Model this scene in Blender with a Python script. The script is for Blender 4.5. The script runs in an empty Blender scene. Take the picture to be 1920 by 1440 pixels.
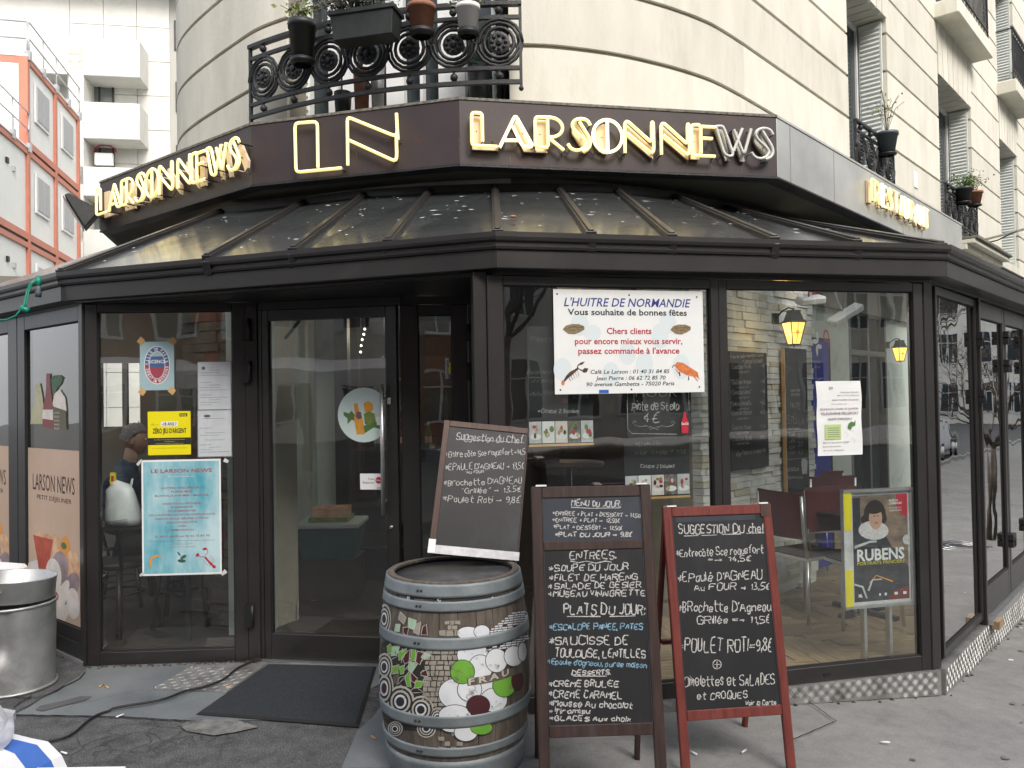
import bpy, bmesh, math, random
from mathutils import Vector, Matrix
rnd = random.Random(7)
R = math.radians
sc = bpy.context.scene
col = sc.collection
# ---------------------------------------------------------------- camera
F, CH, PITCH, ROLL = 1500.0, 1.65, R(0.955), R(0.96)
CR = Matrix.Rotation(math.pi / 2 + PITCH, 3, 'X') @ Matrix.Rotation(-ROLL, 3, 'Z')
cam = bpy.data.cameras.new('camera')
cam_o = bpy.data.objects.new('camera', cam)
col.objects.link(cam_o)
cam.sensor_width = 36.0
cam.lens = 36.0 * F / 1920.0
cam.clip_start = 0.05
cam.clip_end = 600
cam_o.matrix_world = Matrix.Translation((0, 0, CH)) @ CR.to_4x4()
sc.camera = cam_o
# ---------------------------------------------------------------- sky and sun
SUN_EL, SUN_AZ = R(42), R(156)          # azimuth: clockwise from +Y
w = bpy.data.worlds.new('World'); sc.world = w; w.use_nodes = True
nt = w.node_tree
bg = nt.nodes['Background']
sky = nt.nodes.new('ShaderNodeTexSky')
sky.sky_type = 'NISHITA'; sky.sun_disc = False
sky.sun_elevation = SUN_EL; sky.sun_rotation = SUN_AZ
sky.air_density = 0.7; sky.dust_density = 6.0; sky.ozone_density = 0.6
mxs = nt.nodes.new('ShaderNodeMix'); mxs.data_type = 'RGBA'          # thin bright overcast over the clear sky
mxs.inputs[0].default_value = 0.55; mxs.inputs[7].default_value = (4.6, 4.75, 4.95, 1)
nt.links.new(sky.outputs[0], mxs.inputs[6]); nt.links.new(mxs.outputs[2], bg.inputs[0])
bg.inputs[1].default_value = 0.15
sun = bpy.data.lights.new('sun', 'SUN')
sun.energy = 1.35; sun.angle = R(26); sun.color = (1.0, 0.97, 0.93)
sun_o = bpy.data.objects.new('sun', sun); col.objects.link(sun_o)
sd = Vector((math.sin(SUN_AZ) * math.cos(SUN_EL), math.cos(SUN_AZ) * math.cos(SUN_EL), math.sin(SUN_EL)))
sun_o.rotation_euler = sd.to_track_quat('Z', 'Y').to_euler()
sun_o.location = (20, -20, 30)
sc.view_settings.view_transform = 'Standard'
sc.view_settings.look = 'None'
sc.view_settings.exposure = 1.05
sc.view_settings.gamma = 1.0
sc.view_settings.use_curve_mapping = False
sc.render.engine = 'CYCLES'
sc.cycles.use_denoising = True
sc.cycles.max_bounces = 10
sc.cycles.transparent_max_bounces = 24
sc.cycles.glossy_bounces = 5
sc.cycles.sample_clamp_indirect = 6
sc.cycles.caustics_reflective = False
sc.cycles.caustics_refractive = False

# ---------------------------------------------------------------- pixel helpers (photo pixels 1920x1440)
def ray(x, y): return CR @ Vector(((x - 960) / F, -(y - 720) / F, -1.0))
def atZ(x, y, z):
    d = ray(x, y); return Vector((0, 0, CH)) + d * ((z - CH) / d.z)
def atY(x, y, Y):
    d = ray(x, y); return Vector((0, 0, CH)) + d * (Y / d.y)
class Fr:
    """a vertical facade frame: local x along it, local y into the building, z up"""
    def __init__(s, A, B):
        s.A = Vector((A[0], A[1], 0)); d = Vector((B[0] - A[0], B[1] - A[1], 0)); s.L = d.length
        s.th = math.atan2(d.y, d.x)
        s.M = Matrix.Translation(s.A) @ Matrix.Rotation(s.th, 4, 'Z'); s.I = s.M.inverted()
    def px(s, x, y, yy=0.0):
        o = s.I @ Vector((0, 0, CH)); d = s.I.to_3x3() @ ray(x, y)
        p = o + d * ((yy - o.y) / d.y); return p.x, p.z
    def w(s, x, y=0.0, z=0.0): return s.M @ Vector((x, y, z))
def gz(x):
    """height of the sloping pavement"""
    return -0.054 * min(max(0.0, x), 14.0)

# ---------------------------------------------------------------- materials
MATS = {}
def nodes(m):
    m.use_nodes = True; return m.node_tree.nodes, m.node_tree.links
def pm(name, c1, c2=None, scale=8.0, rough=0.6, metal=0.0, bump=0.0, bscale=40.0, detail=5.0, stretch=(1, 1, 1),
       r2=None, spec=0.5, contrast=(0.35, 0.65), c3=None, s3=2.0, t3=(0.55, 0.75), wave=False, coat=0.0):
    """plain physically based material with two noise layers and fine relief"""
    m = bpy.data.materials.new(name); N, Lk = nodes(m)
    b = N['Principled BSDF']; b.inputs['Roughness'].default_value = rough; b.inputs['Metallic'].default_value = metal
    b.inputs['Specular IOR Level'].default_value = spec
    if coat: b.inputs['Coat Weight'].default_value = coat; b.inputs['Coat Roughness'].default_value = 0.12
    c4 = lambda c: (c[0], c[1], c[2], 1)
    b.inputs['Base Color'].default_value = c4(c1)
    if c2 is None and not bump: MATS[name] = m; return m
    tc = N.new('ShaderNodeTexCoord'); mp = N.new('ShaderNodeMapping'); mp.inputs['Scale'].default_value = stretch
    Lk.new(tc.outputs['Object'], mp.inputs[0]); vec = mp.outputs[0]
    if c2 is not None:
        n = N.new('ShaderNodeTexNoise'); n.inputs['Scale'].default_value = scale; n.inputs['Detail'].default_value = detail
        n.inputs['Roughness'].default_value = 0.62
        Lk.new(vec, n.inputs[0]); r = N.new('ShaderNodeValToRGB')
        r.color_ramp.elements[0].position = contrast[0]; r.color_ramp.elements[1].position = contrast[1]
        r.color_ramp.elements[0].color = c4(c1); r.color_ramp.elements[1].color = c4(c2)
        Lk.new(n.outputs[0], r.inputs[0]); out = r.outputs[0]
        if c3 is not None:
            n3 = N.new('ShaderNodeTexNoise'); n3.inputs['Scale'].default_value = s3; n3.inputs['Detail'].default_value = 8
            n3.inputs['Roughness'].default_value = 0.7
            Lk.new(vec, n3.inputs[0]); mr = N.new('ShaderNodeMapRange')
            mr.inputs['From Min'].default_value = t3[0]; mr.inputs['From Max'].default_value = t3[1]
            Lk.new(n3.outputs[0], mr.inputs[0]); mx = N.new('ShaderNodeMix'); mx.data_type = 'RGBA'
            Lk.new(mr.outputs[0], mx.inputs[0]); Lk.new(out, mx.inputs[6]); mx.inputs[7].default_value = c4(c3); out = mx.outputs[2]
        Lk.new(out, b.inputs['Base Color'])
        if r2 is not None:
            mr = N.new('ShaderNodeMapRange'); mr.inputs['To Min'].default_value = rough; mr.inputs['To Max'].default_value = r2
            Lk.new(n.outputs[0], mr.inputs[0]); Lk.new(mr.outputs[0], b.inputs['Roughness'])
    if bump:
        n2 = N.new('ShaderNodeTexNoise'); n2.inputs['Scale'].default_value = bscale; n2.inputs['Detail'].default_value = 6
        Lk.new(vec, n2.inputs[0]); bp = N.new('ShaderNodeBump'); bp.inputs['Strength'].default_value = bump
        bp.inputs['Distance'].default_value = 0.02
        Lk.new(n2.outputs[0], bp.inputs['Height']); Lk.new(bp.outputs[0], b.inputs['Normal'])
    MATS[name] = m; return m
def glow(name, c, s, diff=None):
    m = bpy.data.materials.new(name); N, Lk = nodes(m); b = N['Principled BSDF']
    b.inputs['Base Color'].default_value = (*(diff or c), 1); b.inputs['Emission Color'].default_value = (*c, 1)
    b.inputs['Emission Strength'].default_value = s; b.inputs['Roughness'].default_value = 0.2
    MATS[name] = m; return m
def glass(name, tint=(0.9, 0.95, 0.93), k=1.7, dirt=0.0, dirtc=(0.4, 0.4, 0.38), ior=1.5, base=0.0, dscale=3.0, gr=0.012):
    m = bpy.data.materials.new(name); N, Lk = nodes(m)
    for n in list(N):
        if n.type != 'OUTPUT_MATERIAL': N.remove(n)
    out = N['Material Output']
    t = N.new('ShaderNodeBsdfTransparent'); t.inputs[0].default_value = (*tint, 1)
    g = N.new('ShaderNodeBsdfGlossy'); g.inputs['Roughness'].default_value = gr
    tc = N.new('ShaderNodeTexCoord'); nz = N.new('ShaderNodeTexNoise'); nz.inputs['Scale'].default_value = 1.6
    bp = N.new('ShaderNodeBump'); bp.inputs['Strength'].default_value = 0.06; bp.inputs['Distance'].default_value = 0.05
    Lk.new(tc.outputs['Object'], nz.inputs[0]); Lk.new(nz.outputs[0], bp.inputs['Height']); Lk.new(bp.outputs[0], g.inputs['Normal'])
    fr = N.new('ShaderNodeFresnel'); fr.inputs[0].default_value = ior
    ge = N.new('ShaderNodeNewGeometry'); inv = N.new('ShaderNodeMath'); inv.operation = 'SUBTRACT'; inv.inputs[0].default_value = 1
    Lk.new(ge.outputs['Backfacing'], inv.inputs[1])
    mu = N.new('ShaderNodeMath'); mu.operation = 'MULTIPLY_ADD'; mu.inputs[1].default_value = k; mu.inputs[2].default_value = base
    Lk.new(fr.outputs[0], mu.inputs[0])
    m2 = N.new('ShaderNodeMath'); m2.operation = 'MULTIPLY'; m2.use_clamp = True
    Lk.new(mu.outputs[0], m2.inputs[0]); Lk.new(inv.outputs[0], m2.inputs[1])
    body = t.outputs[0]
    if dirt:
        d0 = N.new('ShaderNodeBsdfDiffuse'); d0.inputs[0].default_value = (*dirtc, 1); d1 = N.new('ShaderNodeBsdfTranslucent'); d1.inputs[0].default_value = (*[min(1, q * 2.2) for q in dirtc], 1)
        d = N.new('ShaderNodeMixShader'); d.inputs[0].default_value = .55; Lk.new(d0.outputs[0], d.inputs[1]); Lk.new(d1.outputs[0], d.inputs[2])
        dn = N.new('ShaderNodeTexNoise'); dn.inputs['Scale'].default_value = dscale; dn.inputs['Detail'].default_value = 9
        Lk.new(tc.outputs['Object'], dn.inputs[0]); mr = N.new('ShaderNodeMapRange')
        mr.inputs['From Min'].default_value = 0.3; mr.inputs['From Max'].default_value = 0.75
        mr.inputs['To Min'].default_value = dirt * 0.4; mr.inputs['To Max'].default_value = dirt
        Lk.new(dn.outputs[0], mr.inputs[0]); ms = N.new('ShaderNodeMixShader')
        Lk.new(mr.outputs[0], ms.inputs[0]); Lk.new(body, ms.inputs[1]); Lk.new(d.outputs[0], ms.inputs[2]); body = ms.outputs[0]
    ms = N.new('ShaderNodeMixShader'); Lk.new(m2.outputs[0], ms.inputs[0]); Lk.new(body, ms.inputs[1]); Lk.new(g.outputs[0], ms.inputs[2])
    Lk.new(ms.outputs[0], out.inputs[0]); MATS[name] = m; return m
M = MATS
pm('brown_metal', (0.016, 0.0145, 0.0142), (0.022, 0.0198, 0.0192), 3, 0.34, 0, 0.03, 300, r2=0.5, c3=(.045, .042, .041), s3=5, t3=(.6, .95), coat=.3)
pm('black_iron', (0.012, 0.013, 0.015), (0.025, 0.026, 0.028), 30, 0.5, 0, 0.2, 90)
pm('black', (0.008, 0.008, 0.009), rough=0.5)
pm('rubber', (0.01, 0.01, 0.01), rough=0.8)
pm('fascia_brown', (0.037, 0.027, 0.029), (0.05, 0.036, 0.037), 2.5, 0.5, 0, 0.04, 60, c3=(0.085, 0.034, 0.02), s3=3.5, t3=(0.58, 0.72))
pm('moss_edge', (0.1, 0.095, 0.08), (0.22, 0.21, 0.18), 30, 0.9, 0, 0.5, 60)
pm('soffit', (0.17, 0.165, 0.135), (0.23, 0.22, 0.18), 2, 0.85, 0, 0.1, 30, c3=(0.1, 0.095, 0.08), s3=2, t3=(0.5, 0.8))
pm('silver', (0.46, 0.47, 0.46), (0.62, 0.63, 0.6), 1.3, 0.36, 0.55, 0.05, 3, r2=0.55)
pm('alu', (0.55, 0.55, 0.55), (0.66, 0.66, 0.66), 14, 0.35, 0.9, 0.05, 90)
pm('treadplate', (0.36, 0.36, 0.355), (0.5, 0.5, 0.49), 20, 0.38, 0.75, 0.1, 120, c3=(0.16, 0.155, 0.14), s3=5, t3=(0.48, 0.72), r2=0.6)
pm('zinc', (0.38, 0.39, 0.39), (0.56, 0.57, 0.57), 4, 0.46, 0.8, 0.06, 50, c3=(0.2, 0.2, 0.19), s3=3, t3=(0.55, 0.8), r2=0.55)
pm('hoop', (0.17, 0.2, 0.215), (0.25, 0.285, 0.3), 7, 0.5, 0.35, 0.08, 70, c3=(0.1, 0.1, 0.1), s3=4, t3=(0.6, 0.85), r2=0.7)
pm('stave', (0.075, 0.062, 0.05), (0.155, 0.13, 0.105), 5, 0.75, 0, 0.25, 60, stretch=(6, 6, 0.7), c3=(0.06, 0.045, 0.035), s3=3, t3=(0.55, 0.8))
pm('barrel_head', (0.035, 0.035, 0.035), (0.075, 0.075, 0.075), 6, 0.55, 0, 0.1, 50, c3=(0.13, 0.13, 0.13), s3=3, t3=(0.55, 0.75))
pm('cream_stone', (0.63, 0.615, 0.53), (0.72, 0.705, 0.615), 1.6, 0.85, 0, 0.16, 40, c3=(0.53, 0.51, 0.425), s3=1.4, t3=(0.5, 0.8), stretch=(1.6, 1.6, .5), detail=9)
pm('joint', (0.29, 0.27, 0.215), (0.35, 0.325, 0.26), 5, 0.9)
pm('white_paint', (0.66, 0.68, 0.68), (0.74, 0.75, 0.74), 4, 0.45)
pm('shutter_white', (0.7, 0.75, 0.71), (0.76, 0.8, 0.76), 3, 0.5)
pm('white_plastic', (0.75, 0.75, 0.75), rough=0.4)
pm('paper', (0.74, 0.78, 0.8), (0.8, 0.82, 0.83), 3, 0.6)
pm('paper_white', (0.82, 0.83, 0.82), (0.76, 0.8, 0.8), 6, 0.4)
pm('slate', (0.009, 0.0095, 0.011), (0.015, 0.016, 0.018), 2.2, 0.5, 0, 0.03, 40, c3=(0.034, 0.038, 0.046), s3=4, t3=(0.52, 0.85), stretch=(1, 1, .6))
pm('slate_blue', (0.022, 0.028, 0.038), (0.036, 0.045, 0.06), 3, 0.5, 0, 0.03, 40, c3=(0.06, 0.07, 0.09), s3=4, t3=(0.55, 0.9))
pm('chalk', (0.12, 0.12, 0.125), (0.62, 0.62, 0.6), 240, 0.95, contrast=(0.33, 0.56), detail=2)
pm('chalk_blue', (0.1, 0.22, 0.33), (0.3, 0.48, 0.6), 60, 0.95)
pm('walnut', (0.025, 0.014, 0.012), (0.05, 0.027, 0.021), 8, 0.5, 0, 0.12, 90, stretch=(5, 5, 0.6), c3=(0.06, 0.055, 0.07), s3=3, t3=(0.55, 0.8))
pm('red_wood', (0.12, 0.022, 0.018), (0.19, 0.042, 0.032), 7, 0.45, 0, 0.12, 90, stretch=(5, 5, 0.6), c3=(0.25, 0.13, 0.12), s3=4, t3=(0.58, 0.85))
pm('brown_wood', (0.042, 0.022, 0.016), (0.085, 0.044, 0.03), 7, 0.5, 0, 0.1, 90, stretch=(5, 5, 0.6))
pm('tape', (0.5, 0.5, 0.52), (0.68, 0.69, 0.7), 12, 0.4, 0, 0.2, 30)
pm('kraft', (0.5, 0.3, 0.12), (0.58, 0.37, 0.16), 12, 0.5)
pm('cable', (0.012, 0.011, 0.011), rough=0.6)
pm('green_plastic', (0.0, 0.2, 0.13), (0.01, 0.26, 0.17), 9, 0.35)
pm('terracotta', (0.24, 0.1, 0.06), (0.32, 0.15, 0.09), 9, 0.8)
pm('grey_pot', (0.075, 0.095, 0.115), rough=0.45)
pm('dark_pot', (0.016, 0.02, 0.02), (0.026, 0.03, 0.03), 9, 0.5)
pm('green_leaf', (0.05, 0.11, 0.02), (0.12, 0.2, 0.05), 20, 0.6)
pm('leaf_bright', (0.1, 0.17, 0.03), (0.24, 0.32, 0.08), 20, 0.6)
pm('grey_leaf', (0.09, 0.11, 0.085), (0.19, 0.22, 0.18), 20, 0.7)
pm('twig', (0.14, 0.1, 0.07), rough=0.8)
pm('burgundy', (0.09, 0.016, 0.018), (0.125, 0.024, 0.025), 4, 0.45)
pm('floor_wood', (0.25, 0.175, 0.1), (0.42, 0.31, 0.19), 6, 0.5, 0, 0.05, 60, stretch=(1, 7, 1))
pm('floor_wood_dark', (0.17, 0.12, 0.07), (0.3, 0.22, 0.13), 6, 0.5, 0, 0.05, 60, stretch=(1, 7, 1))
pm('dark_wood', (0.02, 0.013, 0.009), (0.035, 0.022, 0.015), 7, 0.4)
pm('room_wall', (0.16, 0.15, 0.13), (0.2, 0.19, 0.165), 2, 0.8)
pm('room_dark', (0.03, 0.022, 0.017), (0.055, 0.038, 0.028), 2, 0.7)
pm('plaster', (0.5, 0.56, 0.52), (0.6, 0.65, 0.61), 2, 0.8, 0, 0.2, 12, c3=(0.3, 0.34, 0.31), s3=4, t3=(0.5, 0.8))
pm('panel_gap', (.4, .4, .37), rough=.9)
pm('concrete_white', (0.58, 0.58, 0.545), (0.66, 0.66, 0.62), 0.8, 0.8, c3=(0.46, 0.46, 0.425), s3=0.6, t3=(0.5, 0.85))
pm('prefab', (0.74, 0.77, 0.73), (0.79, 0.81, 0.77), 0.8, 0.5)
pm('prefab_end', (0.8, 0.8, 0.78), rough=0.5)
pm('orange_red', (0.5, 0.17, 0.11), (0.56, 0.2, 0.13), 2, 0.5)
pm('galv', (0.42, 0.44, 0.45), (0.5, 0.52, 0.53), 3, 0.45, 0.5)
pm('win_dark', (0.03, 0.04, 0.045), rough=0.06)
pm('win_grey', (0.16, 0.18, 0.18), rough=0.08)
pm('blind', (0.4, 0.42, 0.42), rough=0.6)
pm('brick_red', (0.17, 0.06, 0.04), (0.24, 0.09, 0.06), 3, 0.85)
pm('cable_glint', (0.7, 0.7, 0.7), rough=0.2)
glass('pane_glass', (0.955, 0.975, 0.965), 2.3, 0.008, (0.35, 0.38, 0.37), base=0.05)
glass('pane_side', (0.93, 0.96, 0.95), 2.4, 0.05, (0.4, 0.42, 0.4), base=0.3)
glass('roof_glass', (0.97, 0.98, 0.97), 1.1, 0.84, (0.14, 0.155, 0.162), base=0.02, dscale=2.2, gr=.16)
glass('clear_film', (0.93, 0.94, 0.95), 1.2, 0.3, (0.8, 0.8, 0.82)); glass('bag_film', (0.93, 0.94, 0.95), 2.0, 0.85, (0.9, 0.9, 0.92), dscale=9)

_n, _l = nodes(MATS['cream_stone']); _b = _n['Principled BSDF']; _s = _b.inputs['Base Color'].links[0].from_socket     # each course weathers a little differently
_o = _n.new('ShaderNodeObjectInfo'); _m = _n.new('ShaderNodeMapRange'); _m.inputs['To Min'].default_value = .9; _m.inputs['To Max'].default_value = 1.05; _l.new(_o.outputs['Random'], _m.inputs[0])
_x = _n.new('ShaderNodeVectorMath'); _x.operation = 'SCALE'; _l.new(_s, _x.inputs[0]); _l.new(_m.outputs[0], _x.inputs['Scale']); _l.new(_x.outputs[0], _b.inputs['Base Color'])

# ---------------------------------------------------------------- mesh builder
class MB:
    def __init__(s): s.v = []; s.f = []; s.mi = []; s.sm = []; s.mats = []; s.T = Matrix()
    def m(s, mat):
        mat = MATS[mat] if isinstance(mat, str) else mat
        if mat not in s.mats: s.mats.append(mat)
        return s.mats.index(mat)
    def add(s, vs, fs, mat='black', smooth=False):
        k = len(s.v); i = s.m(mat)
        s.v += [tuple(s.T @ Vector(p)) for p in vs]
        for f in fs: s.f.append([k + q for q in f]); s.mi.append(i); s.sm.append(smooth)
    def box(s, x0, x1, y0, y1, z0, z1, mat='black'):
        s.add([(x0, y0, z0), (x1, y0, z0), (x1, y1, z0), (x0, y1, z0), (x0, y0, z1), (x1, y0, z1), (x1, y1, z1), (x0, y1, z1)],
              [(0, 3, 2, 1), (4, 5, 6, 7), (0, 1, 5, 4), (1, 2, 6, 5), (2, 3, 7, 6), (3, 0, 4, 7)], mat)
    def hexa(s, b, t, mat='black'):
        s.add(list(b) + list(t), [(0, 3, 2, 1), (4, 5, 6, 7), (0, 1, 5, 4), (1, 2, 6, 5), (2, 3, 7, 6), (3, 0, 4, 7)], mat)
    def quad(s, a, b, c, d, mat='black'): s.add([a, b, c, d], [(0, 1, 2, 3)], mat)
    def flat(s, pts, y, mat): s.add([(p[0], y, p[1]) for p in pts], [tuple(range(len(pts)))], mat)
    def rect(s, x0, x1, z0, z1, y, mat): s.flat([(x0, z0), (x1, z0), (x1, z1), (x0, z1)], y, mat)
    def oval(s, cx, cz, rx, rz, y, mat, n=24, a=0.0):
        c, q = math.cos(a), math.sin(a); P = []
        for i in range(n):
            t = 2 * math.pi * i / n; u, v = rx * math.cos(t), rz * math.sin(t); P.append((cx + u * c - v * q, cz + u * q + v * c))
        s.flat(P, y, mat)
    def prism(s, pts, y0, y1, mat='black'):
        n = len(pts); ar = sum(pts[i][0] * pts[(i + 1) % n][1] - pts[(i + 1) % n][0] * pts[i][1] for i in range(n))
        if ar < 0: pts = pts[::-1]
        s.add([(p[0], y0, p[1]) for p in pts] + [(p[0], y1, p[1]) for p in pts],
              [tuple(range(n)), tuple(range(2 * n - 1, n - 1, -1))] + [(i, i + n, (i + 1) % n + n, (i + 1) % n) for i in range(n)], mat)
    def bar(s, p, q, wx, wy, mat='black', up=(0, 0, 1)):
        """rectangular bar from p to q"""
        p, q = Vector(p), Vector(q); d = (q - p).normalized(); u = Vector(up)
        a = d.cross(u)
        if a.length < 1e-4: a = d.cross(Vector((0, 1, 0)))
        a.normalize(); b = a.cross(d).normalized(); a *= wx / 2; b *= wy / 2
        s.hexa([p - a - b, p + a - b, p + a + b, p - a + b], [q - a - b, q + a - b, q + a + b, q - a + b], mat)
    def tube(s, pts, r, n=8, mat='black', closed=False, smooth=True):
        pts = [Vector(p) for p in pts]; N = len(pts); rs = r if isinstance(r, (list, tuple)) else [r] * N
        rings = []; prev = None
        for i in range(N):
            if closed: d = pts[(i + 1) % N] - pts[i - 1]
            else: d = pts[min(i + 1, N - 1)] - pts[max(i - 1, 0)]
            d.normalize()
            if prev is None:
                a = d.cross(Vector((0, 0, 1)));
                if a.length < 0.05: a = d.cross(Vector((0, 1, 0)))
            else: a = prev - d * prev.dot(d)
            if a.length < 1e-6: a = d.orthogonal()
            a.normalize(); prev = a; b = d.cross(a)
            rings.append([pts[i] + (a * math.cos(2 * math.pi * k / n) + b * math.sin(2 * math.pi * k / n)) * rs[i] for k in range(n)])
        vs = [p for rg in rings for p in rg]; fs = []
        for i in range(N if closed else N - 1):
            j = (i + 1) % N
            for k in range(n): fs.append((i * n + k, i * n + (k + 1) % n, j * n + (k + 1) % n, j * n + k))
        if not closed: fs += [tuple(range(n - 1, -1, -1)), tuple((N - 1) * n + k for k in range(n))]
        s.add(vs, fs, mat, smooth)
    def lathe(s, prof, n=24, mat='black', c=(0, 0, 0), a0=0.0, a1=2 * math.pi, smooth=True, caps=True):
        full = abs(a1 - a0 - 2 * math.pi) < 1e-6; m = n if full else n + 1; vs = []; fs = []
        for (r, z) in prof:
            for k in range(m):
                t = a0 + (a1 - a0) * k / n; vs.append((c[0] + r * math.cos(t), c[1] + r * math.sin(t), c[2] + z))
        for i in range(len(prof) - 1):
            for k in range(n if full else n):
                k2 = (k + 1) % m; fs.append((i * m + k, i * m + k2, (i + 1) * m + k2, (i + 1) * m + k))
        if caps and full:
            if prof[0][0] > 1e-4: fs.append(tuple(range(m - 1, -1, -1)))
            if prof[-1][0] > 1e-4: fs.append(tuple((len(prof) - 1) * m + k for k in range(m)))
        s.add(vs, fs, mat, smooth)
    def ball(s, c, r, mat='black', n=10, sz=1.0):
        P = [(r * math.sin(math.pi * i / 6) + 1e-5, -r * sz * math.cos(math.pi * i / 6)) for i in range(7)]
        s.lathe(P, n, mat, c, caps=False)
    def build(s, name, mat=None, parent=None, bevel=0.0, M=None, kind=None, label=None, fix=False):
        me = bpy.data.meshes.new(name); me.from_pydata(s.v, [], s.f)
        if mat is not None and not s.mats: s.m(mat)
        if mat is not None: me.materials.append(MATS[mat] if isinstance(mat, str) else mat)
        else:
            for q in s.mats: me.materials.append(q)
        me.polygons.foreach_set('use_smooth', s.sm)
        if mat is None: me.polygons.foreach_set('material_index', s.mi)
        if fix:
            bm = bmesh.new(); bm.from_mesh(me); bmesh.ops.recalc_face_normals(bm, faces=bm.faces); bm.to_mesh(me); bm.free()
        me.update(); o = bpy.data.objects.new(name, me); col.objects.link(o)
        if parent is not None: o.parent = parent
        if M is not None: o.matrix_local = M
        if bevel:
            b = o.modifiers.new('bevel', 'BEVEL'); b.width = bevel; b.segments = 1; b.limit_method = 'ANGLE'
        if kind: o['kind'] = kind
        if label: o['label'] = label
        return o
def tag(o, label, cat, group=None):
    o['label'] = label; o['category'] = cat
    if group: o['group'] = group
    return o
def thing(name, label, cat, loc=(0, 0, 0), rz=0.0, group=None, M=None):
    o = bpy.data.objects.new(name, None); col.objects.link(o); o.empty_display_size = 0.1
    if M is not None: o.matrix_world = M
    else: o.location = loc; o.rotation_euler = (0, 0, rz)
    return tag(o, label, cat, group)
def struct(o): o['kind'] = 'structure'; return o
def copy_tree(o, parent=None):
    c = o.copy(); col.objects.link(c); c.parent = parent
    for ch in list(o.children): copy_tree(ch, c)
    return c
def T3(x, y, z): return Matrix.Translation((x, y, z))

# ---------------------------------------------------------------- printed text (built-in font)
_tc = {}
def _text(sx, bold, shear):
    k = (sx, bold, shear)
    if k in _tc: return _tc[k]
    cu = bpy.data.curves.new('t', 'FONT'); cu.body = sx; cu.offset = bold; cu.shear = shear; cu.resolution_u = 2; cu.size = 1
    o = bpy.data.objects.new('t', cu); col.objects.link(o)
    dg = bpy.context.evaluated_depsgraph_get(); me = bpy.data.meshes.new_from_object(o.evaluated_get(dg))
    vs = [(v.co.x, v.co.y) for v in me.vertices]; fs = [tuple(p.vertices) for p in me.polygons]
    bpy.data.objects.remove(o); bpy.data.curves.remove(cu); bpy.data.meshes.remove(me)
    _tc[k] = (vs, fs); return _tc[k]
def text(mb, sx, x, z, h, mat, y=-0.001, width=None, al='L', bold=0.0, shear=0.0, rot=0.0):
    vs, fs = _text(sx, bold, shear)
    if not vs: return
    x0 = min(v[0] for v in vs); x1 = max(v[0] for v in vs)
    kz = h / 0.73; kx = kz if width is None else width / (x1 - x0)
    ww = (x1 - x0) * kx; ox = {'L': 0, 'C': -ww / 2, 'R': -ww}[al]; c, q = math.cos(rot), math.sin(rot); out = []
    for v in vs:
        a = (v[0] - x0) * kx + ox; b = v[1] * kz; out.append((x + a * c - b * q, y, z + a * q + b * c))
    mb.add(out, fs, mat)

# ---------------------------------------------------------------- handwritten text (stroke glyphs)
GL = {'A': '022842 1434', 'B': '0208 082837362505 052534332202', 'C': '4728180703123243', 'D': '0208 082846432202', 'E': '48080242 0535',
 'F': '480802 0535', 'G': '472818070312324245 2545', 'H': '0802 4842 0545', 'I': '0802', 'J': '3833221203', 'K': '0802 480542', 'L': '080242',
 'M': '0208254842', 'N': '02084248', 'O': '180703123243473818', 'P': '0208 083847463505', 'Q': '180703123243473818 2441',
 'R': '0208 083847463505 2542', 'S': '473818070615354443321203', 'T': '0848 2822', 'U': '080312324348', 'V': '082248', 'W': '0812263248',
 'X': '0842 4802', 'Y': '082548 2522', 'Z': '08480242', 'a': '361605031222343632', 'b': '0802 05162635332202', 'c': '3526160503122233',
 'd': '3832 3526160503122233', 'e': '04343526160503122233', 'f': '38281712 0626', 'g': '3526160503122233 3631201001', 'h': '0802 0516263532',
 'i': '0602 0708', 'j': '161100 1718', 'k': '0802 360432', 'l': '0802', 'm': '0602 05162522 25364542', 'n': '0602 0516263532',
 'o': '160503122233352616', 'p': '0600 05162635332202', 'q': '3630 3526160503122233', 'r': '0602 041636', 's': '35261605142433221203',
 't': '18132232 0636', 'u': '060312223336 3632', 'v': '061236', 'w': '0612243246', 'x': '0632 3602', 'y': '0623 3600', 'z': '06360232',
 '0': '180703122233372818', '1': '162822', '2': '07182837360232', '3': '08381534332202', '4': '280434 2622', '5': '3808052534332202',
 '6': '280603122233342504', '7': '083812', '8': '18070634332212030436372818', '9': '361506071828373312', '€': '382817031232 0626 0424',
 '.': '0203', ',': '0301', ':': '0203 0506', "'": '0806', '-': '0535', '+': '0535 2723', '*': '0436 3406 2327', '>': '0444 354433',
 '=': '0444 0545', '"': '1817 2827', '?': '07182837252322', '/': '0238', 'é': '04343526160503122233 1728', 'è': '04343526160503122233 2718',
 'ê': '04343526160503122233 071827', 'ô': '160503122233352616 071827', 'à': '361605031222343632 2718', 'É': '48080242 0535 1829', 'Ê': '48080242 0535 192839',
 'È': '48080242 0535 3819', 'Û': '080312324348 192839', '@': '160503122233352616 2622 0434'}
def ribbon(mb, pts, w, mat, y):
    n = len(pts)
    if n < 2: return
    L, Rr = [], []
    for i in range(n):
        a = pts[max(i - 1, 0)]; b = pts[min(i + 1, n - 1)]; dx, dz = b[0] - a[0], b[1] - a[1]; l = math.hypot(dx, dz) or 1
        ww = w * (0.36 + 0.13 * math.sin(i * 1.7 + pts[0][0] * 90)); nx, nz = -dz / l * ww, dx / l * ww
        L.append((pts[i][0] + nx, y, pts[i][1] + nz)); Rr.append((pts[i][0] - nx, y, pts[i][1] - nz))
    mb.add(L + Rr, [(n + i, n + i + 1, i + 1, i) for i in range(n - 1)], mat)
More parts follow.
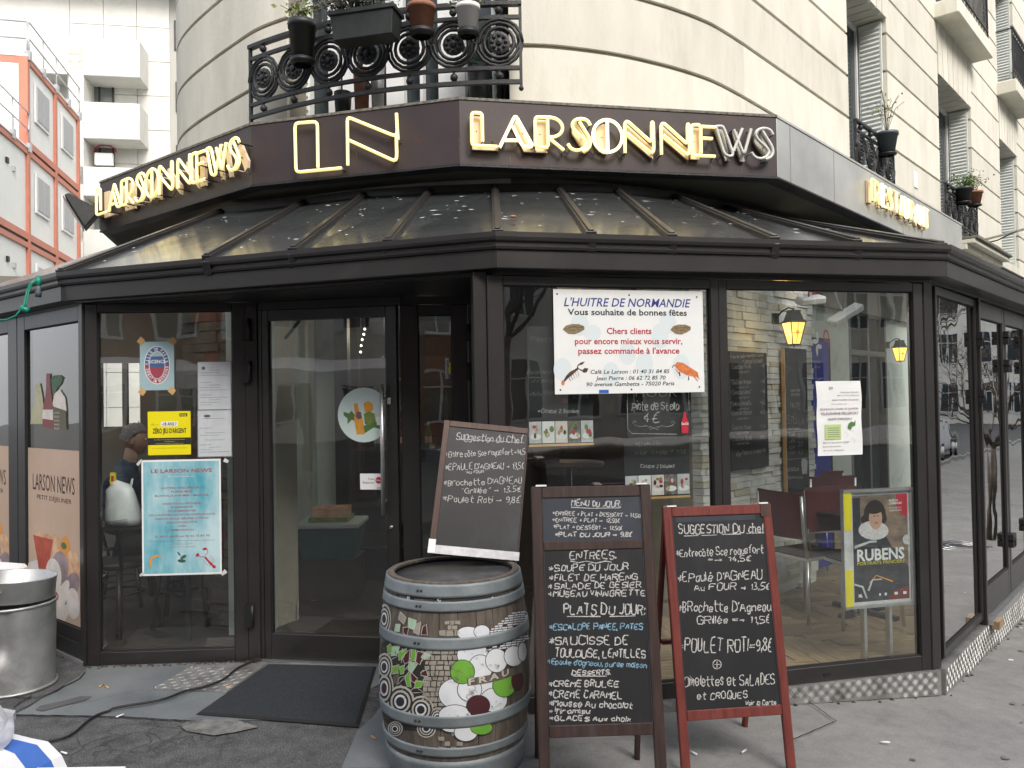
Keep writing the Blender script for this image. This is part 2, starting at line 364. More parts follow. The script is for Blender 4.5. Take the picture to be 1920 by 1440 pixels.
def chaik(p):
    o = [p[0]]
    for i in range(len(p) - 1):
        a, b = p[i], p[i + 1]
        o += [(a[0] * .75 + b[0] * .25, a[1] * .75 + b[1] * .25), (a[0] * .25 + b[0] * .75, a[1] * .25 + b[1] * .75)]
    return o + [p[-1]]
def chalk(mb, sx, x, z, h, width=None, mat='chalk', y=-0.001, w=0.006, slant=0.08, al='L', rot=0.0, jit=0.36, smooth=1):
    adv = 0; items = []
    for ch in sx:
        if ch == ' ': adv += 2.6; continue
        g = GL.get(ch) or GL.get(ch.upper()); ks = rnd.uniform(.84, 1.12); kw_ = rnd.uniform(.82, 1.15); sl_ = slant + rnd.uniform(-.06, .06)
        if not g: adv += 2; continue
        mx = 0; dy = rnd.uniform(-.5, .5)
        for st in g.split():
            P = [(int(st[i]), int(st[i + 1])) for i in range(0, len(st), 2)]; mx = max(mx, max(p[0] for p in P))
            P = [(adv + p[0] * kw_ + rnd.uniform(-jit, jit) + p[1] * sl_, (p[1] - 2) * ks + dy + rnd.uniform(-jit, jit)) for p in P]
            for _ in range(smooth): P = chaik(P)
            items.append(P)
        adv += mx * kw_ + 1.3
    kz = h / 6.0; kx = kz if width is None else width / max(adv - 1.3, 1); tot = (adv - 1.3) * kx
    ox = {'L': 0, 'C': -tot / 2, 'R': -tot}[al]; c, q = math.cos(rot), math.sin(rot)
    for P in items:
        Q = [(x + (p[0] * kx + ox) * c - p[1] * kz * q, z + (p[0] * kx + ox) * q + p[1] * kz * c) for p in P]
        ribbon(mb, Q, w, mat, y)
# ================================================================ plan of the place (metres, camera stands at the origin)
FF = Fr((-.12, 4.096), (2.49, 4.716))                 # front glazing
RF = Fr((2.49, 4.716), (2.49 + 6 * .6626, 4.716 + 6 * .749))   # right glazing, along the side street
LW = Fr((-2.70, 5.06), (-1.64, 5.115))                # window left of the door
DR = Fr((-1.60, 5.12), (-.70, 4.96))                  # door
SD = Fr((-.69, 4.97), (-.27, 4.975))                  # narrow side leaf
RT = Fr((-.25, 4.975), (-.135, 4.15))                 # return between side leaf and front glazing
L2 = Fr((-3.95, 6.07), (-2.72, 5.07))                 # left glazing
RW = Fr((2.10, 7.26), (2.769, 8.003))                 # right street wall of the building
GUT = [(-5.6, 7.22), (-2.855, 5.018), (-.07, 3.995), (2.54, 4.586), (7.2, 9.72)]
def cr(P, n=8):
    out = []
    for i in range(len(P) - 1):
        a = Vector(P[max(i - 1, 0)]); b = Vector(P[i]); c = Vector(P[i + 1]); d = Vector(P[min(i + 2, len(P) - 1)])
        for k in range(n):
            t = k / n; out.append(tuple(0.5 * ((2 * b) + (c - a) * t + (2 * a - 5 * b + 4 * c - d) * t * t + (3 * b - a - 3 * c + d) * t ** 3)))
    return out + [tuple(P[-1])]
WP = cr([(-4.3, 13.0), (-4.15, 11.0), (-3.98, 10.0), (-3.72, 9.0), (-3.33, 8.15), (-2.47, 7.2), (-1.93, 6.76), (-1.0, 6.36), (.03, 6.19), (.65, 6.3), (1.2, 6.55), (1.75, 6.92), (2.2, 7.371)], 8)
def offs(P, d):
    out = []
    for i in range(len(P)):
        a = Vector(P[max(i - 1, 0)]); b = Vector(P[min(i + 1, len(P) - 1)]); t = (b - a).normalized(); out.append((P[i][0] + t.y * d, P[i][1] - t.x * d))
    return out                                         # d > 0: outward (towards the street)

# ================================================================ ground
def hgrid(name, x0, x1, y0, y1, nx, ny, z, mat, fn=gz):
    mb = MB(); vs = []; fs = []
    for j in range(ny + 1):
        for i in range(nx + 1):
            x = x0 + (x1 - x0) * i / nx; y = y0 + (y1 - y0) * j / ny; vs.append((x, y, fn(x) + z))
    for j in range(ny):
        for i in range(nx):
            a = j * (nx + 1) + i; fs.append((a, a + 1, a + nx + 2, a + nx + 1))
    mb.add(vs, fs, mat, True); return struct(mb.build(name))
# pavement: dark gritty asphalt on the left, smoother pale asphalt on the right
def pave_mat():
    m = bpy.data.materials.new('pavement'); N, Lk = nodes(m); b = N['Principled BSDF']
    tc = N.new('ShaderNodeTexCoord'); sp = N.new('ShaderNodeSeparateXYZ'); Lk.new(tc.outputs['Object'], sp.inputs[0])
    def noise(s, d=6, r=.6):
        n = N.new('ShaderNodeTexNoise'); n.inputs['Scale'].default_value = s; n.inputs['Detail'].default_value = d; n.inputs['Roughness'].default_value = r
        Lk.new(tc.outputs['Object'], n.inputs[0]); return n.outputs[0]
    def ramp(v, a, b_, ca, cb):
        r = N.new('ShaderNodeValToRGB'); r.color_ramp.elements[0].position = a; r.color_ramp.elements[1].position = b_
        r.color_ramp.elements[0].color = (*ca, 1); r.color_ramp.elements[1].color = (*cb, 1); Lk.new(v, r.inputs[0]); return r.outputs[0]
    def mix(f, a, b_, mode='MIX', fv=None):
        x = N.new('ShaderNodeMix'); x.data_type = 'RGBA'; x.blend_type = mode
        if fv is not None: x.inputs[0].default_value = fv
        else: Lk.new(f, x.inputs[0])
        Lk.new(a, x.inputs[6]); Lk.new(b_, x.inputs[7]); return x.outputs[2]
    grit = noise(150, 3); blot = noise(1.3, 8, .7); mid = noise(9, 8, .7)
    dark = mix(None, ramp(mid, .3, .7, (.05, .052, .055), (.15, .153, .156)), ramp(grit, .5, .7, (.5, .5, .5), (2.6, 2.5, 2.4)), 'MULTIPLY', .8)
    pale = mix(None, ramp(blot, .25, .8, (.19, .19, .185), (.31, .308, .295)), ramp(grit, .3, .7, (.82, .82, .82), (1.12, 1.12, 1.12)), 'MULTIPLY', 1.0)
    pale = mix(None, pale, ramp(mid, .3, .6, (.85, .85, .85), (1.08, 1.08, 1.08)), 'MULTIPLY', 1.0)
    ad = N.new('ShaderNodeMath'); ad.operation = 'MULTIPLY_ADD'; ad.inputs[1].default_value = .9; Lk.new(blot, ad.inputs[0]); Lk.new(sp.outputs[0], ad.inputs[2])
    mr = N.new('ShaderNodeMapRange'); mr.inputs['From Min'].default_value = -0.05; mr.inputs['From Max'].default_value = 0.75; Lk.new(ad.outputs[0], mr.inputs[0])
    c = mix(mr.outputs[0], dark, pale)
    st = ramp(noise(2.2, 10, .78), .52, .7, (1, 1, 1), (.6, .6, .6)); c = mix(None, c, st, 'MULTIPLY', .8)
    Lk.new(c, b.inputs['Base Color']); b.inputs['Roughness'].default_value = 0.78
    # crazed, broken surface in the dark part
    vo = N.new('ShaderNodeTexVoronoi'); vo.feature = 'DISTANCE_TO_EDGE'; vo.inputs['Scale'].default_value = 10
    wn = N.new('ShaderNodeTexNoise'); wn.inputs['Scale'].default_value = 5
    vm = N.new('ShaderNodeMix'); vm.data_type = 'VECTOR'; vm.inputs[0].default_value = .2; Lk.new(tc.outputs['Object'], vm.inputs[4]); Lk.new(tc.outputs['Object'], wn.inputs[0]); Lk.new(wn.outputs[1], vm.inputs[5])
    Lk.new(vm.outputs[1], vo.inputs[0])
    cr_ = ramp(vo.outputs[0], .0, .07, (0, 0, 0), (1, 1, 1)); area = ramp(noise(.9, 3), .5, .6, (0, 0, 0), (1, 1, 1))
    one = N.new('ShaderNodeRGB'); one.outputs[0].default_value = (1, 1, 1, 1)
    inv = N.new('ShaderNodeMath'); inv.operation = 'SUBTRACT'; inv.inputs[0].default_value = 1; Lk.new(mr.outputs[0], inv.inputs[1])
    am = N.new('ShaderNodeMath'); am.operation = 'MULTIPLY'; Lk.new(inv.outputs[0], am.inputs[0]); Lk.new(area, am.inputs[1])
    h1 = mix(am.outputs[0], one.outputs[0], cr_)
    c2 = mix(None, c, h1, 'MULTIPLY', .4); Lk.new(c2, b.inputs['Base Color'])
    hh = N.new('ShaderNodeMath'); hh.operation = 'MULTIPLY_ADD'; hh.inputs[1].default_value = .45; Lk.new(grit, hh.inputs[0]); Lk.new(h1, hh.inputs[2])
    bp = N.new('ShaderNodeBump'); bp.inputs['Strength'].default_value = .55; bp.inputs['Distance'].default_value = .012; Lk.new(hh.outputs[0], bp.inputs['Height'])
    Lk.new(bp.outputs[0], b.inputs['Normal']); MATS['pavement'] = m
pave_mat()
pm('patch_tar', (.12, .135, .145), (.18, .195, .2), 2.2, .6, 0, .25, 120, detail=8, c3=(.06, .065, .07), s3=3.2, t3=(.55, .85), r2=.8)
pm('road', (.08, .081, .083), (.12, .12, .12), 3, .8, 0, .3, 150)
pm('kerb_stone', (.25, .25, .24), (.33, .33, .31), 5, .8)
pm('mat_black', (.018, .024, .03), (.04, .048, .056), 90, .95, 0, .8, 260)
pm('cement_dust', (.13, .13, .125), (.22, .218, .2), 14, .9, 0, .3, 90, c3=(.07, .072, .075), s3=9, t3=(.5, .65))
pm('dirt', (.03, .027, .022), (.09, .08, .06), 40, .95, 0, .6, 90)
hgrid('ground', -70, 60, -40, 70, 130, 55, 0, 'pavement')
# side street: road strip parallel to the right glazing, stepped down behind a kerb
SS = Fr((2.49 + .749 * 5.6, 4.716 - .6626 * 5.6), (2.49 + .749 * 5.6 + .6626, 4.716 - .6626 * 5.6 + .749))  # kerb line
def strip(name, fr, s0, s1, y0, y1, z, mat, n=40):
    mb = MB(); vs = []; fs = []
    for i in range(n + 1):
        for y in (y0, y1):
            p = fr.w(s0 + (s1 - s0) * i / n, y); vs.append((p.x, p.y, gz(p.x) + z))
    for i in range(n): fs.append((2 * i, 2 * i + 2, 2 * i + 3, 2 * i + 1))
    mb.add(vs, fs, mat); o = mb.build(name, fix=True); return struct(o)
strip('road', SS, -12, 60, -9.5, -.0, .004, 'road')
mb = MB()
for s in range(-12, 60, 1):
    a, b = SS.w(s + .01, 0), SS.w(s + .99, 0); n = SS.w(0, .15) - SS.w(0, 0); za, zb = gz(a.x), gz(b.x)
    mb.hexa([(a.x, a.y, za - .1), (b.x, b.y, zb - .1), (b.x + n.x, b.y + n.y, zb - .1), (a.x + n.x, a.y + n.y, za - .1)],
            [(a.x, a.y, za + .1), (b.x, b.y, zb + .1), (b.x + n.x, b.y + n.y, zb + .1), (a.x + n.x, a.y + n.y, za + .1)], 'kerb_stone')
struct(mb.build('kerb'))
mb = MB()
for s in (-1.2, .1, 1.4, 2.7):
    for k in range(6):
        pass
for k in range(7):
    q = []
    for (u, v) in ((-2, -1.0 - k * 1.1), (1.2, -1.0 - k * 1.1), (1.2, -1.5 - k * 1.1), (-2, -1.5 - k * 1.1)):
        p = SS.w(u + 3, v); q.append((p.x, p.y, gz(p.x) + .009))
    mb.quad(*q, 'white_plastic')
struct(mb.build('crossing_stripes', fix=True))
def patch(name, pts, z, mat, kind='structure', th=0):
    P = [atZ(x, y, gz(atZ(x, y, 0).x)) for x, y in pts]; mb = MB(); n = len(P)
    if th:
        mb.add([(p.x, p.y, gz(p.x) + .001) for p in P] + [(p.x, p.y, gz(p.x) + th) for p in P],
               [tuple(range(n, 2 * n))] + [(i, (i + 1) % n, (i + 1) % n + n, i + n) for i in range(n)], mat)
    else: mb.add([(p.x, p.y, gz(p.x) + z) for p in P], [tuple(range(n))], mat)
    o = mb.build(name, fix=True)
    if kind: o['kind'] = kind
    return o
patch('tarmac_patch', [(22, 1341), (60, 1322), (118, 1288), (150, 1268), (166, 1251), (300, 1243), (700, 1246), (745, 1262), (700, 1290), (610, 1330), (540, 1352), (350, 1352), (230, 1345), (120, 1343)], .004, 'patch_tar')
patch('tarmac_patch', [(670, 1372), (700, 1345), (725, 1310), (985, 1310), (1010, 1440), (640, 1442), (650, 1420)], .0045, 'patch_tar')
patch('cement_stain', [(335, 1362), (370, 1352), (440, 1352), (485, 1366), (440, 1376), (400, 1382), (350, 1374)], .0085, 'cement_dust')
patch('wet_stain', [(66, 1333), (75, 1326), (120, 1316), (150, 1308), (172, 1308), (160, 1316), (110, 1328), (80, 1336)], .0085, 'road')
# open joints of the pavement
mb = MB()
def crack(pts, wd=.009):
    P = []
    for i in range(len(pts) - 1):
        (x0, y0), (x1, y1) = pts[i], pts[i + 1]; k = max(2, int(math.hypot(x1 - x0, y1 - y0) / 8))
        for j in range(k): t = j / k; P.append((x0 + (x1 - x0) * t + rnd.uniform(-1.2, 1.2), y0 + (y1 - y0) * t + rnd.uniform(-.6, .6)))
    P.append(pts[-1]); Q = [atZ(x, y, gz(atZ(x, y, 0).x)) for x, y in P]
    for i in range(len(Q) - 1):
        d = (Q[i + 1] - Q[i]); n = Vector((-d.y, d.x, 0)).normalized() * wd * .5
        z = .0095
        mb.quad((Q[i] - n) + Vector((0, 0, z)), (Q[i + 1] - n) + Vector((0, 0, z)), (Q[i + 1] + n) + Vector((0, 0, z)), (Q[i] + n) + Vector((0, 0, z)), 'rubber')
crack([(20, 1343), (120, 1345), (230, 1347), (350, 1354)]); crack([(1475, 1395), (1520, 1375), (1568, 1355), (1530, 1328), (1512, 1316)], .006)
crack([(0, 1306), (60, 1312), (90, 1306), (150, 1275), (160, 1262)]); crack([(25, 1328), (60, 1306)]); crack([(120, 1288), (60, 1322), (20, 1345), (0, 1352)])
crack([(0, 1330), (40, 1318)], .006); crack([(1490, 1312), (1512, 1318)], .01)
mb.build('pavement_cracks', fix=True, kind='stuff')
# litter: gum spots, cigarette ends and dead leaves
mb = MB()
for k in range(420):
    x = rnd.uniform(-3.2, 5.5); y = rnd.uniform(2.0, 7.2)
    if RF.I @ Vector((x, y, 0)) and (RF.I @ Vector((x, y, 0))).y > -.05: continue
    if x < 2.5 and y > 3.9: continue
    r = rnd.uniform(.006, .018) * (1.3 if x > .9 else .7); a = rnd.uniform(0, 3); z = gz(x) + .006
    mb.add([(x + r * math.cos(t * 1.047 + a) * rnd.uniform(.6, 1.3), y + r * math.sin(t * 1.047 + a) * rnd.uniform(.6, 1.2), z) for t in range(6)], [tuple(range(6))], 'moss_edge' if k % 3 else 'paper_white')
for (px_, py_) in ((1640, 1272), (1648, 1276), (1660, 1270), (225, 1345), (120, 1415), (700, 1386), (1300, 1415), (1395, 1412), (1660, 1395), (190, 1288), (200, 1291), (430, 1290)):
    p = atZ(px_, py_, gz(atZ(px_, py_, 0).x)); a = rnd.uniform(0, 3.1); d = Vector((math.cos(a), math.sin(a), 0)) * .022
    mb.tube([p - d + Vector((0, 0, .009)), p + d + Vector((0, 0, .009))], .005, 5, rnd.choice(['paper_white', 'kraft']))
mb.build('litter', kind='stuff')
mb = MB()
for k in range(260):                                    # dirt gathered at the foot of the glazing
    t = rnd.random(); fr, u = (LW, rnd.uniform(0, 1.1)) if t < .5 else ((L2, rnd.uniform(0, 1.3)) if t < .65 else ((FF, rnd.uniform(0, 2.6)) if t < .8 else (RF, rnd.uniform(0, 4))))
    p = fr.w(u, -.01 - abs(rnd.gauss(0, .018))); r = rnd.uniform(.004, .016); z = gz(p.x)
    mb.add([(p.x - r, p.y - r * .6, z), (p.x + r, p.y - r * .5, z), (p.x + r * .6, p.y + r, z), (p.x - r, p.y + r * .7, z), (p.x, p.y, z + r * .8 + .004)], [(0, 1, 4), (1, 2, 4), (2, 3, 4), (3, 0, 4)], 'dirt')
mb.build('dirt', kind='stuff')

# ================================================================ glazed veranda
V = thing('glazed_veranda', 'dark brown glazed cafe veranda with sloping glass roof wrapped round the building corner', 'veranda', (0, 0, 0))
def mframe(fr, x0, x1, z0, z1, wl, wr, wt, wb, y0=0.0, d=.06, gmat='pane_glass', name='window_frame', parent=V, gy=None, label=None):
    """a frame of four butted bars with its pane and rubber gasket"""
    mb = MB()
    mb.box(x0, x0 + wl, y0, y0 + d, z0, z1, 'brown_metal'); mb.box(x1 - wr, x1, y0, y0 + d, z0, z1, 'brown_metal')
    mb.box(x0 + wl, x1 - wr, y0 + .001, y0 + d, z1 - wt, z1, 'brown_metal'); mb.box(x0 + wl, x1 - wr, y0 + .001, y0 + d, z0, z0 + wb, 'brown_metal')
    g = .006
    for a in ((x0 + wl, x0 + wl + g, z0 + wb, z1 - wt), (x1 - wr - g, x1 - wr, z0 + wb, z1 - wt)): mb.box(a[0], a[1], y0 + .006, y0 + .02, a[2], a[3], 'rubber')
    for a in ((z0 + wb, z0 + wb + g), (z1 - wt - g, z1 - wt)): mb.box(x0 + wl + g, x1 - wr - g, y0 + .006, y0 + .02, a[0], a[1], 'rubber')
    f = mb.build(name, parent=parent, M=fr.M if parent is V else None, bevel=.003, label=label)
    yy = gy if gy is not None else y0 + .02
    g = MB(); g.box(x0 + wl + .001, x1 - wr - .001, yy, yy + .006, z0 + wb + .001, z1 - wt - .001, gmat); g.build('glass_pane', parent=f)
    return f
# front: two fixed panes
ffl = mframe(FF, .0, 1.30, .02, 2.28, .084, .048, .05, .085, label='left front pane with menus hung behind it')
ffr = mframe(FF, 1.30, 2.62, .02, 2.28, .049, .07, .05, .085, label='right front pane through which the stone wall shows')
mb = MB(); mb.box(1.90, 1.945, -.003, 0, .05, .063, 'rubber'); mb.build('drain_cap', parent=V, M=FF.M)
# corner posts
def post(p, s, z0=.0, z1=2.30, nm='corner_post', ang=0):
    mb = MB(); mb.box(-s / 2, s / 2, -s / 2, s / 2, z0, z1, 'brown_metal'); return mb.build(nm, parent=V, bevel=.004, M=Matrix.Translation((p[0], p[1], 0)) @ Matrix.Rotation(ang, 4, 'Z'))
e = FF.w(2.645, .045); post(e, .085, ang=(FF.th + RF.th) / 2)
e = FF.w(-.035, .05); post(e, .07, ang=FF.th)
# right glazing: pane, then doors
rp = [(.07, 1.13), (1.17, 2.08), (2.10, 2.98), (3.0, 4.0), (4.04, 5.0), (5.04, 6.0)]
for i, (a, b) in enumerate(rp):
    if i == 0: mframe(RF, a, b, .06, 2.275, .03, .03, .05, .045, gmat='pane_side', name='window_frame')
    else: mframe(RF, a, b, .06, 2.275, .055, .06, .115, .2 if i > 0 else .05, gmat='pane_side', name='folding_door')
for s in (1.15, 4.02, 5.02):
    mb = MB(); mb.box(s - .02, s + .02, -.02, .09, .02, 2.29, 'brown_metal'); mb.build('mullion', parent=V, M=RF.M, bevel=.003)
def hinge(fr, s, z, parent=V, hgt=.1, wd=.1):
    mb = MB(); mb.box(s - wd / 2, s - .006, -.035, -.001, z, z + hgt * .45); mb.box(s - wd / 2, s - .006, -.035, -.001, z + hgt * .55, z + hgt)
    mb.box(s + .006, s + wd / 2, -.035, -.001, z, z + hgt); mb.tube([(s, -.03, z), (s, -.03, z + hgt)], .012, 8, 'black'); return mb.build('hinge', parent=parent, M=fr.M)
for s in (2.09, 2.99):
    for z in (.42, 1.78, 2.0): hinge(RF, s, z, wd=.13)
for s in (.55,):
    hinge(RF, 1.15, 1.55, wd=.06); hinge(RF, 1.15, 1.95, wd=.06)
# head beam above the glass: soffit board and recess
def ring(P, d0, d1, z0, z1, mat, name, parent=V, bev=.0, label=None):
    """closed band following a polyline between two outward offsets"""
    a = offs2(P, d0); b = offs2(P, d1); out = []
    for i in range(len(P) - 1):
        mb = MB()
        mb.hexa([(a[i][0], a[i][1], z0), (a[i + 1][0], a[i + 1][1], z0), (b[i + 1][0], b[i + 1][1], z0), (b[i][0], b[i][1], z0)],
                [(a[i][0], a[i][1], z1), (a[i + 1][0], a[i + 1][1], z1), (b[i + 1][0], b[i + 1][1], z1), (b[i][0], b[i][1], z1)], mat)
        out.append(mb.build(name, parent=parent, bevel=bev, fix=True, label=label))
    return out
def offs2(P, d):
    """mitred offset of a polyline; d > 0 goes outward"""
    P = [Vector(p) for p in P]; out = []
    for i in range(len(P)):
        ns = []
        if i > 0: t = (P[i] - P[i - 1]).normalized(); ns.append(Vector((t.y, -t.x)))
        if i < len(P) - 1: t = (P[i + 1] - P[i]).normalized(); ns.append(Vector((t.y, -t.x)))
        n = sum(ns, Vector((0, 0))); n.normalize(); k = d / max(n.dot(ns[0]), .3); out.append((P[i].x + n.x * k, P[i].y + n.y * k))
    return out
ring(GUT, -.03, -.2, 2.305, 2.40, 'brown_metal', 'head_beam', bev=.003)
ring(GUT, -.13, -.32, 2.285, 2.304, 'brown_metal', 'soffit_board')
# moulded gutter
prof = [(-.05, 2.40), (-.018, 2.401), (-.012, 2.412), (-.022, 2.42), (-.022, 2.437), (-.004, 2.446), (.0, 2.46), (.0, 2.486), (-.02, 2.487), (-.02, 2.45), (-.05, 2.448)]
rings = [offs2(GUT, d) for d, z in prof]
for i in range(len(GUT) - 1):
    mb = MB(); vs = []; fs = []; n = len(prof)
    for k in range(n):
        for q in (i, i + 1): vs.append((rings[k][q][0], rings[k][q][1], prof[k][1]))
    for k in range(n - 1): fs.append((2 * k, 2 * k + 1, 2 * k + 3, 2 * k + 2))
    mb.add(vs, fs, 'brown_metal'); o = mb.build('gutter', parent=V)
# dark ceiling of the door recess
mb = MB(); q = [(-2.74, 5.03), (-.11, 4.13), (-.25, 5.05), (-.69, 5.05), (-1.6, 5.2), (-2.7, 5.15)]
mb.add([(x, y, 2.29) for x, y in q] + [(x, y, 2.303) for x, y in q], [(5, 4, 3, 2, 1, 0), tuple(range(6, 12))] + [(i, (i + 1) % 6, (i + 1) % 6 + 6, i + 6) for i in range(6)], 'brown_metal')
mb.build('recess_ceiling', parent=V, fix=True)
# left window beside the door
lwf = mframe(LW, 0, 1.0, .0, 2.285, .075, .085, .052, .085, label='left window with notices stuck to it')
e = LW.w(-.02, .04); post(e, .055, nm='corner_post', ang=L2.th)
mb = MB(); mb.box(1.001, 1.075, -.004, .07, 0, 2.285, 'brown_metal'); mb.build('door_jamb', parent=V, M=LW.M, bevel=.003)
# door
mb = MB(); DW = .90
mb.box(0, .045, 0, .055, .005, 2.235, 'brown_metal'); mb.box(.83, DW, 0, .055, .005, 2.235, 'brown_metal')
mb.box(.045, .83, .001, .055, 2.165, 2.235, 'brown_metal'); mb.box(.045, .83, .001, .055, .005, .175, 'brown_metal')
for a in ((.045, .051), (.824, .83)): mb.box(a[0], a[1], .005, .02, .175, 2.165, 'rubber')
door = mb.build('door', parent=V, M=DR.M, bevel=.003)
mb = MB(); mb.box(.046, .829, .02, .026, .176, 2.164, 'pane_glass'); mb.build('glass_pane', parent=door)
mb = MB(); mb.tube([(.822, -.06, .94), (.822, -.06, 1.745)], .0135, 12, 'alu')
for z in (1.02, 1.66): mb.tube([(.822, -.06, z), (.822, 0, z)], .008, 8, 'alu')
mb.build('handle', parent=door)
mb = MB(); mb.box(.838, .862, -.012, 0, 1.62, 1.66, 'alu'); mb.lathe([(.011, 0), (.011, .006)], 12, 'alu', (0, 0, 0)); mb.build('lock', parent=door)
mb = MB(); mb.T = Matrix.Translation((.853, 0, .86)) @ Matrix.Rotation(math.pi / 2, 4, 'X'); mb.lathe([(.0, .012), (.01, .012), (.011, 0)], 12, 'alu'); mb.T = Matrix(); mb.box(.851, .855, -.03, -.01, .852, .87, 'alu'); mb.build('lock', parent=door)
for z in (2.04, 1.77, .22):
    mb = MB(); mb.box(.985, 1.03, -.03, -.003, z, z + .14, 'black'); mb.tube([(1.03, -.022, z), (1.03, -.022, z + .14)], .011, 8, 'black'); mb.build('hinge', parent=V, M=LW.M)
mb = MB(); mb.tube([(.1, .13, 2.06), (.24, .1, 2.2)], .011, 8, 'rubber'); mb.box(.2, .5, .06, .11, 2.2, 2.26, 'rubber'); mb.build('door_closer', parent=V, M=DR.M)
mb = MB(); mb.box(-.06, 1.4, -.035, .09, .0, .012, 'alu'); mb.build('threshold', parent=V, M=DR.M)
fbar = MB(); fbar.box(-.07, -.003, .0, .07, .0, 2.236, 'brown_metal'); fbar.build('door_jamb', parent=V, M=DR.M)
fbar = MB(); fbar.box(-.06, .93, .0, .07, 2.237, 2.288, 'brown_metal'); fbar.build('door_head', parent=V, M=DR.M)
fbar = MB(); fbar.box(.0, .45, .0, .07, 2.237, 2.288, 'brown_metal'); fbar.build('door_head', parent=V, M=SD.M)
fbar = MB(); fbar.box(-.0, .85, .0, .07, 2.237, 2.288, 'brown_metal'); fbar.build('door_head', parent=V, M=RT.M)
# narrow side leaf and the return
mframe(SD, .0, .42, .01, 2.235, .11, .1, .065, .1, name='side_leaf')
mframe(RT, .02, .8, .01, 2.235, .1, .1, .065, .1, name='side_leaf')
for z in (2.0, 1.76, .2):
    mb = MB(); mb.box(-.02, .025, -.03, 0, z, z + .11, 'black'); mb.tube([(0, -.022, z), (0, -.022, z + .11)], .011, 8, 'black'); mb.build('hinge', parent=V, M=SD.M @ T3(.43, 0, 0))
    mb = MB(); mb.box(-.02, .03, -.03, 0, z, z + .11, 'black'); mb.build('hinge', parent=V, M=RT.M @ T3(.68, 0, 0))
# left glazing with printed film
for (a, b, c, d) in ((-.75, .50, .05, .17), (.51, 1.57, .13, .05)):
    mframe(L2, a, b, .13, 2.285, c, d, .1, .09, name='window_frame')
mb = MB(); mb.box(-2.2, 1.57, -.012, .06, .0, .03, 'alu'); mb.box(-2.2, 1.57, 0, .05, .031, .129, 'brown_metal'); mb.build('base_sill', parent=V, M=L2.M, bevel=.003)
for (a, b) in ((-1.5, -.77), (-2.2, -1.52)): mframe(L2, a, b, .13, 2.285, .04, .04, .06, .09, name='window_frame')
# base plates of chequered aluminium
def tread(mb, x0, x1, z0f, z1, y, T=None, pitch=.034):
    """raised five-bar chequer pattern standing on a plate that faces local -y"""
    i = 0; x = x0 + pitch / 2
    while x < x1:
        j = 0; z = z1 - pitch * .5
        while z > z0f(x) + pitch * .3:
            k = (i + j) % 2; c, q = (math.cos(R(45)), math.sin(R(45)) * (1 if k else -1))
            for t in (-1, 0, 1):
                ox, oz = -q * t * .008, c * t * .008; hl = .0125
                a = (x + ox - c * hl, z + oz - q * hl); b = (x + ox + c * hl, z + oz + q * hl); wx, wz = -q * .003, c * .003
                mb.add([(a[0] - wx, y, a[1] - wz), (b[0] - wx, y, b[1] - wz), (b[0] + wx, y, b[1] + wz), (a[0] + wx, y, a[1] + wz),
                        (a[0], y - .0035, a[1]), (b[0], y - .0035, b[1])], [(0, 1, 5, 4), (3, 4, 5, 2), (0, 4, 3), (1, 2, 5)], 'treadplate')
            z -= pitch; j += 1
        x += pitch; i += 1
for fr, x0, x1 in ((FF, -.06, 2.66), (RF, .0, 7.0)):
    zf = lambda x, fr=fr: gz(fr.w(x, 0).x) + .006
    mb = MB(); mb.hexa([(x0, -.02, zf(x0)), (x1, -.02, zf(x1)), (x1, .05, zf(x1)), (x0, .05, zf(x0))], [(x0, -.02, .018), (x1, -.02, .018), (x1, .05, .018), (x0, .05, .018)], 'treadplate')
    p = mb.build('base_plate', parent=V, M=fr.M); mb = MB(); tread(mb, x0 + .01, x1 - .01, zf, .016, -.0205); mb.build('chequer_relief', parent=p, kind='stuff')
mb = MB(); mb.box(1.16, 7, -.05, .02, .0185, .05, 'alu')
for k in range(140): mb.box(1.3 + k * .04, 1.32 + k * .04, -.045, .015, .05, .056, 'alu')
mb.build('door_rail', parent=V, M=RF.M)
mb = MB(); mb.box(1.17, 1.31, -.085, -.04, -.01, .045, 'floor_wood'); mb.build('wood_wedge', parent=V, M=RF.M)
